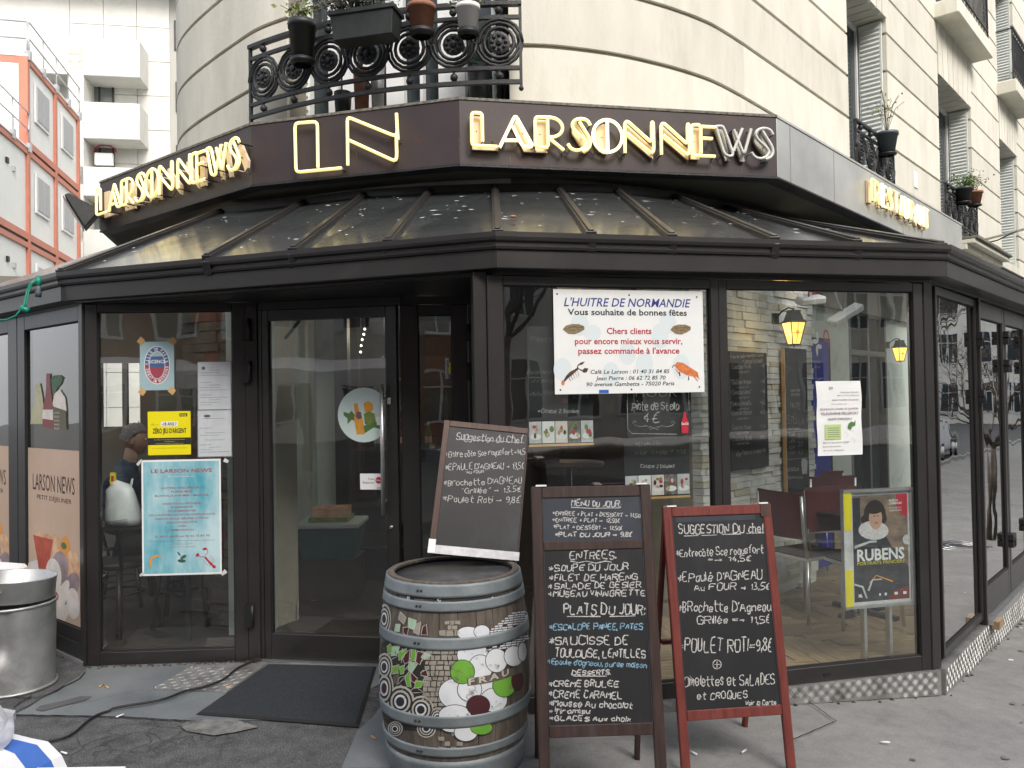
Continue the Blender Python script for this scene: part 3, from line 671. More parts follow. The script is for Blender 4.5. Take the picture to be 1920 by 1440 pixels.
# ---- glass roof
ZT = 3.245
top = [(-4.9, 9.3), (-2.42, 6.72), (-1.659, 6.46), (-1.13, 6.26), (-.61, 6.18), (-.107, 6.147), (.385, 6.18), (.848, 6.26), (1.353, 6.49), (1.863, 6.88), (2.4, 7.33), (2.85, 7.74), (3.9, 8.62), (5.6, 10.5)]
bot = [(-5.0, 6.74), (-2.84, 5.04), (-1.757, 4.615), (-1.207, 4.43), (-.649, 4.235), (-.06, 4.04), (.424, 4.125), (.863, 4.225), (1.448, 4.35), (1.95, 4.47), (2.50, 4.62), (2.515, 4.64), (3.6, 5.83), (6.4, 8.95)]
for i in range(len(top) - 1):
    if i == 10: continue
    a, b = bot[i], bot[i + 1]; c, d = top[i + 1], top[i]
    if i == 9: b = bot[10]; c = top[10]
    mb = MB(); P = [(a[0], a[1], 2.47), (b[0], b[1], 2.47), (c[0], c[1], ZT), (d[0], d[1], ZT)]
    mb.add([p for p in P] + [(p[0], p[1], p[2] + .006) for p in P], [(0, 3, 2, 1), (4, 5, 6, 7)], 'roof_glass'); mb.build('roof_pane', parent=V, fix=False)
    if 0 < i < 10:                                     # droppings and dirt streaks
        mb = MB(); cen = [Vector(p) for p in P]
        for k in range(14 if i < 9 else 5):
            u, v = rnd.uniform(.06, .94), rnd.uniform(.05, .9) ** .7; p = (cen[0] * (1 - u) + cen[1] * u) * (1 - v) + (cen[3] * (1 - u) + cen[2] * u) * v
            up = ((cen[3] + cen[2]) / 2 - (cen[0] + cen[1]) / 2).normalized(); sd_ = (cen[1] - cen[0]).normalized(); r = rnd.uniform(.003, .011)
            ln = rnd.uniform(1, 4.5); a0 = rnd.uniform(-.8, .8); sd2 = sd_ * math.cos(a0) + up * math.sin(a0); up2 = up * math.cos(a0) - sd_ * math.sin(a0); o_ = Vector((0, 0, .0095))
            mb.add([p + o_ + sd2 * r * ln, p + o_ + up2 * r, p + o_ - sd2 * r * ln * .8, p + o_ - sd2 * r * .3 - up2 * r * 1.2], [(0, 1, 2, 3)], 'paper_white')
        if mb.v: mb.build('droppings', parent=V, kind='stuff')
for i in (1, 2, 3, 4, 5, 6, 7, 8, 9, 10, 12):
    a = Vector((*bot[i], 2.485)); b = Vector((*top[i], ZT + .015)); hip = i in (1, 10)
    wd = .075 if hip else .055
    mb = MB(); mb.bar(a, b, wd, .035, 'brown_metal'); mb.bar(a + Vector((0, 0, .022)), b + Vector((0, 0, .022)), wd * .55, .014, 'brown_metal')
    mb.bar(a - Vector((0, 0, .06)), b - Vector((0, 0, .06)), .045, .08, 'brown_metal'); mb.build('hip_bar' if hip else 'roof_bar', parent=V, bevel=.003)
mb = MB(); p = (Vector((-.06, 4.04, 2.49)) * .75 + Vector((.385, 6.18, ZT)) * .25)
q = atZ(962, 421, 2.62); mb.ball((0, 0, 0), .02, 'orange_red'); o = mb.build('red_scrap'); o.location = Vector((q.x, q.y, 2.665)); o.scale = (1, .7, .35)
tag(o, 'small scrap of red plastic lying on the glass roof', 'litter')
# flashing where roof meets wall
ring(top[1:11], .03, -.12, ZT - .02, ZT + .05, 'brown_metal', 'flashing')
ring(top[10:], .03, -.12, ZT - .02, ZT + .05, 'brown_metal', 'flashing')
# ================================================================ corner building
B = thing('corner_building', 'cream rendered corner building with rounded corner and grooved stone courses', 'building', (0, 0, 0))
def sub(P, xa, xb):
    out = []
    for i in range(len(P) - 1):
        (x0, y0), (x1, y1) = P[i], P[i + 1]
        if x1 <= xa or x0 >= xb: continue
        for x in (max(x0, xa), min(x1, xb)):
            t = (x - x0) / (x1 - x0); p = (x, y0 + (y1 - y0) * t)
            if not out or abs(out[-1][0] - x) > 1e-6: out.append(p)
    return out
WPs = [p for p in WP if p[1] < 9.5]
def arcblock(P, d0, d1, z0, z1, mat, name, parent=B):
    a = offs(P, d0); b = offs(P, d1); n = len(P); vs = []
    for i in range(n): vs += [(a[i][0], a[i][1], z0), (a[i][0], a[i][1], z1), (b[i][0], b[i][1], z1), (b[i][0], b[i][1], z0)]
    fs = []
    for i in range(n - 1):
        for k in range(4): fs.append((4 * i + k, 4 * i + (k + 1) % 4, 4 * i + 4 + (k + 1) % 4, 4 * i + 4 + k))
    fs += [(3, 2, 1, 0), tuple(4 * (n - 1) + k for k in range(4))]
    mb = MB(); mb.add(vs, fs, mat); return mb.build(name, parent=parent, fix=True)
OL, OR_ = -1.86, .02
ZJ = [4.39 + .5 * k for k in range(-2, 20)]
left = WP[:next(i for i, p in enumerate(WP) if p[0] > OL)]; left = [p for p in left] + [sub(WP, OL - .001, OL)[-1]]
right = sub(WP, OR_, 2.2)
arcblock(left, -.35, -.028, 3.3, 13.9, 'joint', 'wall_core'); arcblock(right, -.35, -.028, 3.3, 13.9, 'joint', 'wall_core')
mid = sub(WP, OL + .002, OR_ - .002)
arcblock(mid, -.35, -.0, 6.9, 13.9, 'cream_stone', 'wall_core'); arcblock(mid, -.5, .0, 3.3, 3.93, 'cream_stone', 'window_sill')
allp = WP
arcblock(allp, -.6, -.02, 2.75, 3.345, 'soffit', 'lintel_band')
for k in range(len(ZJ) - 1):
    z0, z1 = ZJ[k] + .019, ZJ[k + 1] - .019
    for P in (left, right): arcblock(P, -.3, 0, z0, z1, 'cream_stone', 'stone_course')
# flat wall along the side street
WIN = [(2.9, 4.38), (6.88, 9.0), (11.3, 13.0)]
SEG = [(.15, 2.9), (4.38, 6.88), (9.0, 11.3), (13.0, 34)]
def fbox(x0, x1, y0, y1, z0, z1, mat, name, parent=B, fr=RW, bevel=0): mb = MB(); mb.box(x0, x1, y0, y1, z0, z1, mat); return mb.build(name, parent=parent, M=fr.M if parent is B else None, bevel=bevel)
for (a, b) in SEG:
    fbox(a + .03, b - .03, .03, .45, 3.3, 13.9, 'joint', 'wall_core')
    for k in range(len(ZJ) - 1): fbox(a, b, 0, .5, ZJ[k] + .019, ZJ[k + 1] - .019, 'cream_stone', 'stone_course')
fbox(.15, 34, .02, .6, 2.6, 3.345, 'soffit', 'lintel_band')
for wi, (a, b) in enumerate(WIN):
    fbox(a, b, .0, .6, 3.35, 4.2, 'cream_stone', 'window_sill')
    for lv, (zb, zt) in enumerate(((4.2, 6.58), (7.65, 10.1), (11.1, 13.4))):
        # lintel of flared grooved stones
        n = 7; zl = zt
        fbox(a, b, .04, .5, zl + .02, zl + .82, 'joint', 'wall_core')
        for k in range(n):
            u0, u1 = a + (b - a) * k / n, a + (b - a) * (k + 1) / n; c = (a + b) / 2; g = .012
            e0, e1 = c + (u0 - c) * 1.14, c + (u1 - c) * 1.14
            if k == 0: e0 = a
            if k == n - 1: e1 = b
            e0 = max(e0, a); e1 = min(e1, b)
            mb = MB(); mb.prism([(u0 + g, zl), (u1 - g, zl), (e1 - g, zl + .82), (e0 + g, zl + .82)], -.015, .5, 'cream_stone'); mb.build('voussoir', parent=B, M=RW.M)
        # window: frame, panes, folded shutters
        mb = MB(); yf = .36
        for (u0, u1, v0, v1) in ((a, a + .07, zb, zt), (b - .07, b, zb, zt), (a + .07, b - .07, zb, zb + .1), (a + .07, b - .07, zt - .07, zt), ((a + b) / 2 - .045, (a + b) / 2 + .045, zb + .1, zt - .07)):
            mb.box(u0, u1, yf, yf + .06, v0, v1, 'white_paint')
        wf = mb.build('window_frame', parent=B, M=RW.M, bevel=.004)
        mb = MB(); mb.box(a + .07, b - .07, yf + .03, yf + .04, zb + .1, zt - .07, 'win_dark'); mb.build('pane', parent=wf)
        for side in (0, 1):
            x = a + .012 if side == 0 else b - .045
            mb = MB(); mb.box(x, x + .03, .05, .34, zb + .03, zb + .1, 'shutter_white'); mb.box(x, x + .03, .05, .34, zt - .09, zt - .02, 'shutter_white')
            mb.box(x, x + .03, .05, .075, zb + .1, zt - .09, 'shutter_white'); mb.box(x, x + .03, .315, .34, zb + .1, zt - .09, 'shutter_white'); mb.box(x + .012, x + .018, .075, .315, zb + .1, zt - .09, 'shutter_white')
            sh = mb.build('shutter', parent=B, M=RW.M)
            mb = MB(); z = zb + .13; xx = x - .003 if side else x + .033; dx = -.012 if side else .012
            while z < zt - .12:
                mb.add([(xx, .075, z), (xx, .315, z), (xx + dx, .315, z + .028), (xx + dx, .075, z + .028), (xx, .075, z + .055), (xx, .315, z + .055)], [(0, 1, 2, 3), (3, 2, 5, 4)], 'shutter_white'); z += .06
            mb.build('louvres', parent=sh, kind='stuff')
        if lv == 0: continue
        zs = zb
        mb = MB(); mb.prism([(a - .12, zs - .25), (b + .12, zs - .25), (b + .12, zs), (a - .12, zs)], -.34, .1, 'cream_stone'); mb.build('balcony_slab', parent=B, M=RW.M, bevel=.015)
        mb = MB()
        for z in (zs + .06, zs + .2, zs + .88): mb.box(a - .05, b + .05, -.29, -.265, z, z + .02, 'black_iron')
        mb.box(a - .08, b + .08, -.3, -.255, zs + 1.0, zs + 1.03, 'black_iron')
        for x in (a - .07, b + .05): mb.box(x, x + .02, -.29, .0, zs + 1.0, zs + 1.02, 'black_iron'); mb.box(x, x + .022, -.29, -.265, zs, zs + 1.0, 'black_iron')
        n = int((b - a) / .085)
        for k in range(n):
            x = a + (b - a) * (k + .5) / n; mb.box(x - .006, x + .006, -.283, -.27, zs + .2, zs + .88, 'black_iron')
            if k % 2: mb.tube([(x + .038 * math.cos(t * .785), -.277, zs + .94 + .038 * math.sin(t * .785)) for t in range(8)], .006, 4, 'black_iron', True); mb.tube([(x + .045 * math.cos(t * .785), -.277, zs + .14 + .045 * math.sin(t * .785)) for t in range(8)], .006, 4, 'black_iron', True)
        for x in (a + .2, b - .2): mb.tube([(x, -.277, zs + .3), (x - .04, -.277, zs + .45), (x, -.277, zs + .6), (x + .04, -.277, zs + .45), (x, -.277, zs + .3)], .006, 4, 'black_iron')
        mb.build('balcony_railing', parent=B, M=RW.M)
# ---- ornamental ironwork railing
def guilloche(L, n, H=.6, z0=0.0, bend=None, post=True):
    """list of (name, MB) pieces of a railing with interlaced rings"""
    def bd(mb):
        if bend:
            Rb, sg = bend; v2 = []
            for (x, y, z) in mb.v:
                a = (x - L / 2) / Rb; r = Rb - y; v2.append((L / 2 + r * math.sin(a), (Rb - sg) - r * math.cos(a), z))
            mb.v = v2
        return mb
    out = []; seg = max(2, int(L / .12))
    def railz(z, w, h):
        mb = MB()
        for i in range(seg): mb.box(L * i / seg, L * (i + 1) / seg, -w / 2, w / 2, z, z + h, 'black_iron')
        return bd(mb)
    k = H / .6
    for z, w_, h in ((.585, .05, .03), (.485, .028, .028), (.105, .028, .028), (.0, .03, .03)): out.append(('rail', railz(z0 + z * k, w_, h)))
    for x in (0, L - .022):
        mb = MB(); mb.box(x, x + .022, -.013, .013, z0 - .03, z0 + .6 * k, 'black_iron'); mb.ball((x + .011, 0, z0 - .035), .02, 'black_iron', 8); out.append(('post', bd(mb)))
    p = L / n; zc = z0 + .31 * k; ro = min(p * .5, .178 * k)
    for i in range(n):
        cx = p * (i + .5); mb = MB()
        mb.tube([(cx + ro * .66 * math.cos(t * .393), 0, zc + ro * .66 * math.sin(t * .393)) for t in range(16)], .0145, 6, 'black_iron', True); out.append(('ring', bd(mb)))
        mb = MB(); r2 = ro * .48
        mb.T = Matrix.Translation((cx, 0, zc)) @ Matrix.Rotation(math.pi / 2, 4, 'X')
        mb.lathe([(r2, -.008), (r2, .008), (r2 * .8, .014), (r2 * .3, .012), (r2 * .28, .026), (0.001, .034)], 14, 'black_iron', smooth=False)
        for q in range(8): a = q * math.pi / 4; mb.ball((r2 * .62 * math.cos(a), r2 * .62 * math.sin(a), .012), r2 * .2, 'black_iron', 6)
        mb.T = Matrix(); out.append(('rosette', bd(mb)))
        for zz in (.552, .062):
            mb = MB(); mb.ball((cx, 0, z0 + zz * k), .03 * k, 'black_iron', 8); mb.box(cx - .008, cx + .008, -.006, .006, z0 + (zz - .05) * k, z0 + (zz + .05) * k, 'black_iron')
            out.append(('ball', bd(mb)))
    for rr in (ro * 1.02, ro * .86):
        for ph in (0, 1):
            mb = MB(); P = []
            for i in range(n):
                cx = p * (i + .5); up = (i + ph) % 2 == 0
                for t in range(0, 9):
                    a = math.pi * (1 - t / 8); P.append((cx + rr * math.cos(a), .006 if ph else -.006, zc + (rr if up else -rr) * math.sin(a)))
            Q = [P[0]]
            for q in P[1:]:
                if (Vector(q) - Vector(Q[-1])).length > .004: Q.append(q)
            mb.tube(Q, .0135, 5, 'black_iron'); out.append(('scroll', bd(mb)))
    return out
def railing(parent_M, L, n, H, z0, bend=None):
    r = None
    for i, (nm, mb) in enumerate(guilloche(L, n, H, z0, bend)):
        if i == 0: r = mb.build('balcony_railing', parent=B, M=parent_M)
        else: mb.build(nm, parent=r)
    return r
RL = Fr((-2.18, 6.70), (.14, 6.0))
railing(RL.M, RL.L, 7, .61, 4.015, (3.77, .2))
for (a, b) in WIN[:2]:
    L = b - a - .04; railing(RW.M @ T3(a + .02, -.06, 0), L, max(4, int(L / .33)), .66, 4.2)
# ---- corner window behind the railing
CW = Fr((-1.80, 6.93), (.09, 6.44))
def cwx(px_): return CW.px(px_, 110)[0]
mb = MB(); mb.box(-.15, CW.L + .15, .1, .14, 3.9, 6.9, 'win_dark'); mb.build('window_pane', parent=B, M=CW.M)
for (p0, p1, mt, nm) in ((527, 579, 'shutter_white', 'shutter'), (613, 630, 'white_paint', 'window_frame'), (640, 662, 'white_paint', 'curtain'), (672, 692, 'white_paint', 'curtain'), (722, 755, 'white_paint', 'window_frame'), (785, 791, 'white_paint', 'window_frame'), (820, 870, 'white_paint', 'window_frame'), (921, 934, 'shutter_white', 'shutter')):
    x0, x1 = cwx(p0), cwx(p1); mb = MB(); mb.box(x0, x1, .02, .09, 3.93, 6.9, mt)
    if nm == 'shutter':
        z = 4.0
        while z < 6.8: mb.box(x0 + .02, x1 - .02, .005, .02, z, z + .03, mt); z += .06
    mb.build(nm, parent=B, M=CW.M)
mb = MB(); mb.box(cwx(630), cwx(920), .03, .085, 3.93, 4.02, 'white_paint'); mb.build('window_frame', parent=B, M=CW.M)
mb = MB(); mb.tube([CW.w(cwx(941), -.06, 3.93), CW.w(cwx(941), -.06, 13)], .03, 10, 'black_iron'); mb.tube([CW.w(cwx(951), -.08, 3.93), CW.w(cwx(951), -.08, 13)], .016, 8, 'black_iron'); mb.build('rain_pipe', parent=B)
mb = MB(); mb.tube([CW.w(cwx(524), -.12, 3.93), CW.w(cwx(524), -.12, 13)], .012, 8, 'galv'); mb.build('rain_pipe', parent=B)
# ---- ground floor seen through the glass
def wallbox(name, a, b, th, z0, z1, mat, parent=B):
    fr = Fr(a, b); mb = MB(); mb.box(0, fr.L, 0, th, z0, z1, mat); return mb.build(name, parent=parent, M=fr.M)
# ledgestone pier behind the right pane
SW = Fr((1.30, 5.62), (2.58, 6.926))
mb = MB(); mb.box(0, SW.L, .05, .5, .02, 2.66, 'joint'); sw = mb.build('stone_pier', parent=B, M=SW.M)
def ledge(parent, L, z0, z1, mats, seed, y=-.03, hmin=.038, hmax=.062, lim=300):
    rn = random.Random(seed); z = z0; n = 0; rest = MB(); cache = {}
    while z < z1:
        h = rn.uniform(hmin, hmax); x = -rn.uniform(0, .1)
        while x < L:
            l = rn.uniform(.1, .3); a, b = max(0, x), min(L, x + l); x += l
            if b - a < .02: continue
            d = rn.uniform(-.014, .014); dz = rn.uniform(0, .004); sl = rn.uniform(-.003, .003); mt = rn.choice(mats)
            q = n < lim; mb = MB() if q else rest
            zz = min(z + h, z1)
            mb.hexa([(a + .001, y + d, z + dz + .0015), (b - .001, y + d + sl, z + .0015), (b - .001, .05, z + .0015), (a + .001, .05, z + .0015)],
                    [(a + .001, y + d + sl, zz - .001 - dz), (b - .001, y + d, zz - .001), (b - .001, .05, zz - .001), (a + .001, .05, zz - .001)], mt)
            if q: mb.build('stone', parent=parent)
            n += 1
        z += h
    if rest.v: rest.build('stone', parent=parent, kind='stuff')
pm('ledge_a', (.66, .68, .66), (.8, .81, .79), 6, .8, 0, .35, 30); pm('ledge_b', (.58, .6, .59), (.72, .73, .72), 6, .85, 0, .35, 30)
pm('ledge_c', (.68, .69, .66), (.8, .8, .75), 6, .8, 0, .35, 30); pm('ledge_d', (.54, .5, .4), (.66, .61, .5), 6, .8, 0, .35, 30)
ledge(sw, SW.L, .03, 2.66, ['ledge_a', 'ledge_b', 'ledge_c', 'ledge_a', 'ledge_c', 'ledge_d'][:6], 3)
# brownish stone pier left of the door
SP = Fr((-2.42, 5.95), (-1.80, 5.62))
pm('old_a', (.16, .14, .1), (.25, .22, .17), 6, .85, 0, .4, 30); pm('old_b', (.12, .11, .09), (.2, .18, .14), 6, .85, 0, .4, 30); pm('old_c', (.22, .1, .07), (.3, .15, .11), 6, .85, 0, .4, 30)
mb = MB(); mb.box(0, SP.L, .05, .4, .0, 2.55, 'joint'); sp = mb.build('stone_pier', parent=B, M=SP.M)
ledge(sp, SP.L, .01, 2.55, ['old_a', 'old_b', 'old_a', 'old_b', 'old_c'], 5, hmin=.05, hmax=.1, lim=120)
wallbox('plaster_wall', (-1.70, 5.62), (-1.86, 7.6), .3, .0, 2.6, 'plaster')
wallbox('plaster_wall', (-1.86, 7.6), (-1.62, 7.6), .3, .0, 2.9, 'plaster')
mb = MB(); mb.tube([(-1.64, 5.95, .02), (-1.67, 6.0, 1.0), (-1.66, 5.98, 2.0), (-1.68, 6.0, 2.7)], .022, 8, 'white_plastic'); mb.build('service_pipe', parent=B)
# inside walls, floors, ceiling
mb = MB()
P = [(-4.6, 6.5), (-2.72, 5.1), (-1.6, 5.15), (-.25, 5.0), (-.12, 4.14), (2.49, 4.76), (8.4, 11.4), (6.2, 13.3), (1.5, 13.0), (-6.5, 13.0), (-6.8, 8.4)]
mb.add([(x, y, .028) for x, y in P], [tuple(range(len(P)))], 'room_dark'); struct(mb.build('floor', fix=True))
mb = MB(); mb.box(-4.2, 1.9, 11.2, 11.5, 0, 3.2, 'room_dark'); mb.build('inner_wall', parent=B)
mb = MB(); P = [(-3.9, 9.6), (-3.2, 8.1), (-2.4, 7.3), (-1.0, 6.45), (0, 6.3), (1.2, 6.65), (2.1, 7.4), (5.5, 11.3), (-3.9, 11.4)]
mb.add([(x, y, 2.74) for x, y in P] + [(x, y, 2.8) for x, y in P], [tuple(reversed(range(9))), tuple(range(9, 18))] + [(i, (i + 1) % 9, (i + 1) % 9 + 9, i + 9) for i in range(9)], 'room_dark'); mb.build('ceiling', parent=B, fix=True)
mb = MB(); WG = Fr((-6.6, 7.9), (-3.2, 8.9)); ga = WG.px(190, 740)[0]; gb = WG.px(229, 740)[0]; gc = WG.px(238, 740)[0]; gd = WG.px(263, 740)[0]; zt_, zb_ = WG.px(220, 680)[1], WG.px(220, 800)[1]
mb = MB(); L_ = WG.L
for q in ((0, ga, 0, 3.0), (gb, gc, 0, 3.0), (gd, L_, 0, 3.0), (ga, gb, zt_, 3.0), (gc, gd, zt_, 3.0), (ga, gb, 0, zb_), (gc, gd, 0, zb_)): mb.box(q[0], q[1], 0, .12, q[2], q[3], 'room_wall')
mb.build('inner_wall', parent=B, M=WG.M)
mb = MB(); mb.box(.02, 3.0, .1, .3, 0, 2.75, 'plaster'); mb.box(4.4, 6.9, .1, .3, 0, 2.75, 'plaster'); mb.box(9.0, 30, .1, .3, 0, 2.75, 'plaster'); mb.build('inner_wall', parent=B, M=RW.M)
mb = MB(); mb.box(3.0, 4.4, .2, .24, 0.03, 2.75, 'win_dark'); mb.box(6.9, 9.0, .2, .24, 0.03, 2.75, 'win_dark'); mb.build('inner_window', parent=B, M=RW.M)
for x0, x1 in ((3.0, 4.4), (6.9, 9.0)):
    mb = MB()
    for u in (x0, (x0 + x1) / 2 - .03, x1 - .06): mb.box(u, u + .06, .1, .19, .03, 2.74, 'brown_metal')
    mb.box(x0, x1, .1, .19, 2.1, 2.16, 'brown_metal'); mb.build('inner_frame', parent=B, M=RW.M)
wallbox('end_wall', RW.w(9.6, -2.3)[:2], RW.w(9.6, .1)[:2], .1, 0, 3.1, 'plaster')
# inner door opening seen through the entrance
mb = MB()
for (a, b) in ((-1.62, -1.5), (-.42, -.3)): mb.box(a, b, 7.3, 7.42, .02, 2.74, 'brown_metal')
mb.box(-1.5, -.42, 7.3, 7.42, .02, .3, 'brown_metal'); mb.build('inner_door', parent=B)
mb = MB(); mb.box(-1.5, -.42, 7.34, 7.36, .3, 2.74, 'pane_glass'); mb.build('inner_glass', parent=B)
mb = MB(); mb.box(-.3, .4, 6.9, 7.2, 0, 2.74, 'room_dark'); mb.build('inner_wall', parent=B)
mb = MB(); P = [FF.w(.9, .03), FF.w(2.63, .03), RF.w(.02, .05), RF.w(6, .05), RF.w(6, 2.4), FF.w(.9, 1.9)]
mb.add([(p.x, p.y, .034) for p in P], [tuple(range(6))], 'floor_wood'); struct(mb.build('floor', fix=True))
# herringbone floorboards behind the right panes
FL = thing('parquet', 'pale herringbone plank floor inside the right hand glazed room', 'floor', (0, 0, 0)); FL['kind'] = 'structure'; del FL['category']; del FL['label']
cache = {}
pw, pl = .125, .62; n = 0
base = FF.th + R(43)
for i in range(-3, 9):
    for j in range(-14, 16):
        for k in (0, 1):
            # zigzag columns
            cx = i * pl * 1.414 + (0 if k == 0 else pl * .707); cy = j * pw * 1.414
            ang = base + (R(45) if k == 0 else R(-45))
            c, q = math.cos(base), math.sin(base); X = 2.6 + cx * c - cy * q; Y = 5.6 + cx * q + cy * c
            lo = FF.I @ Vector((X, Y, 0)); lr = RF.I @ Vector((X, Y, 0)); lw = SW.I @ Vector((X, Y, 0))
            if lo.y < .35 and lo.x < 3: pass
            if lo.y < .36 or lr.y < .34 or lr.y > 2.3 or lr.x > 5.4 or lo.x < 1.0 or n >= 290: continue
            mt = rnd.choice(['floor_wood', 'floor_wood', 'floor_wood_dark'])
            if mt not in cache:
                mb = MB(); mb.box(-pl / 2, pl / 2, -pw / 2 + .0015, pw / 2 - .0015, 0, .012, mt); o = mb.build('plank'); cache[mt] = o.data; bpy.data.objects.remove(o)
            o = bpy.data.objects.new('plank', cache[mt]); col.objects.link(o); o.parent = FL
            o.matrix_local = Matrix.Translation((X, Y, .0285 + (.0003 * ((i + j + k) % 3)))) @ Matrix.Rotation(ang, 4, 'Z'); n += 1
# ================================================================ sign fascia over the veranda
S = thing('sign_fascia', 'long dark sign fascia with yellow neon lettering wrapped round the building corner', 'sign', (0, 0, 3.35))
SP_ = [(-4.02, 7.83), (-2.02, 6.25), (-.353, 5.78), (2.12, 6.27), (5.98, 10.54)]
SO = T3(0, 0, -3.35)
a0, a1 = offs2(SP_, -.001), offs2(SP_, -.05)
for i in range(4):
    mt = 'silver' if i == 3 else 'fascia_brown'
    mb = MB(); mb.hexa([(*a0[i], 3.35), (*a0[i + 1], 3.35), (*a1[i + 1], 3.35), (*a1[i], 3.35)], [(*a0[i], 3.82), (*a0[i + 1], 3.82), (*a1[i + 1], 3.82), (*a1[i], 3.82)], mt)
    mb.build('fascia_panel', parent=S, M=SO, fix=True, bevel=.003)
    b0, b1 = offs2(SP_, .006), offs2(SP_, -.12)
    mb = MB(); mb.hexa([(*b0[i], 3.821), (*b0[i + 1], 3.821), (*b1[i + 1], 3.821), (*b1[i], 3.821)], [(*b0[i], 3.84), (*b0[i + 1], 3.84), (*b1[i + 1], 3.84), (*b1[i], 3.84)], 'silver' if i == 3 else 'moss_edge')
    mb.build('top_edge', parent=S, M=SO, fix=True)
    mb = MB(); mb.hexa([(*b0[i], 3.335), (*b0[i + 1], 3.335), (*b1[i + 1], 3.335), (*b1[i], 3.335)], [(*b0[i], 3.349), (*b0[i + 1], 3.349), (*b1[i + 1], 3.349), (*b1[i], 3.349)], 'black_iron')
    mb.build('bottom_edge', parent=S, M=SO, fix=True)
SG = [Fr(SP_[i], SP_[i + 1]) for i in range(4)]
for s, z0 in ((.25, 3.351), (1.2, 3.351), (3.2, 3.351)):
    mb = MB(); mb.box(s, s + .006, -.003, 0, 3.351, 3.819, 'alu'); mb.build('panel_seam', parent=S, M=SO @ SG[3].M)
# soffit board behind the fascia
inner = [(-4.4, 9.2), (-3.3, 8.3), (-2.44, 7.3), (-1.9, 6.84), (-1.0, 6.45), (.03, 6.28), (.65, 6.38), (1.2, 6.64), (1.75, 7.0), (2.2, 7.47), (5.35, 10.98)]
out_ = offs2(SP_, -.06)[::-1]; P = inner + out_; n = len(P)
mb = MB(); mb.add([(x, y, 3.352) for x, y in P] + [(x, y, 3.38) for x, y in P], [tuple(range(n)), tuple(range(2 * n - 1, n - 1, -1))], 'soffit'); mb.build('soffit_panel', parent=S, M=SO, fix=True)
mb = MB(); mb.add([(x, y, 3.80) for x, y in P], [tuple(range(n))], 'soffit'); mb.build('top_flashing', parent=S, M=SO)
# end closure on the left
mb = MB(); mb.hexa([(-4.4, 9.2, 3.35), (-4.02, 7.84, 3.35), (-3.97, 7.84, 3.35), (-4.35, 9.2, 3.35)], [(-4.4, 9.2, 3.82), (-4.02, 7.84, 3.82), (-3.97, 7.84, 3.82), (-4.35, 9.2, 3.82)], 'fascia_brown'); mb.build('fascia_panel', parent=S, M=SO, fix=True)
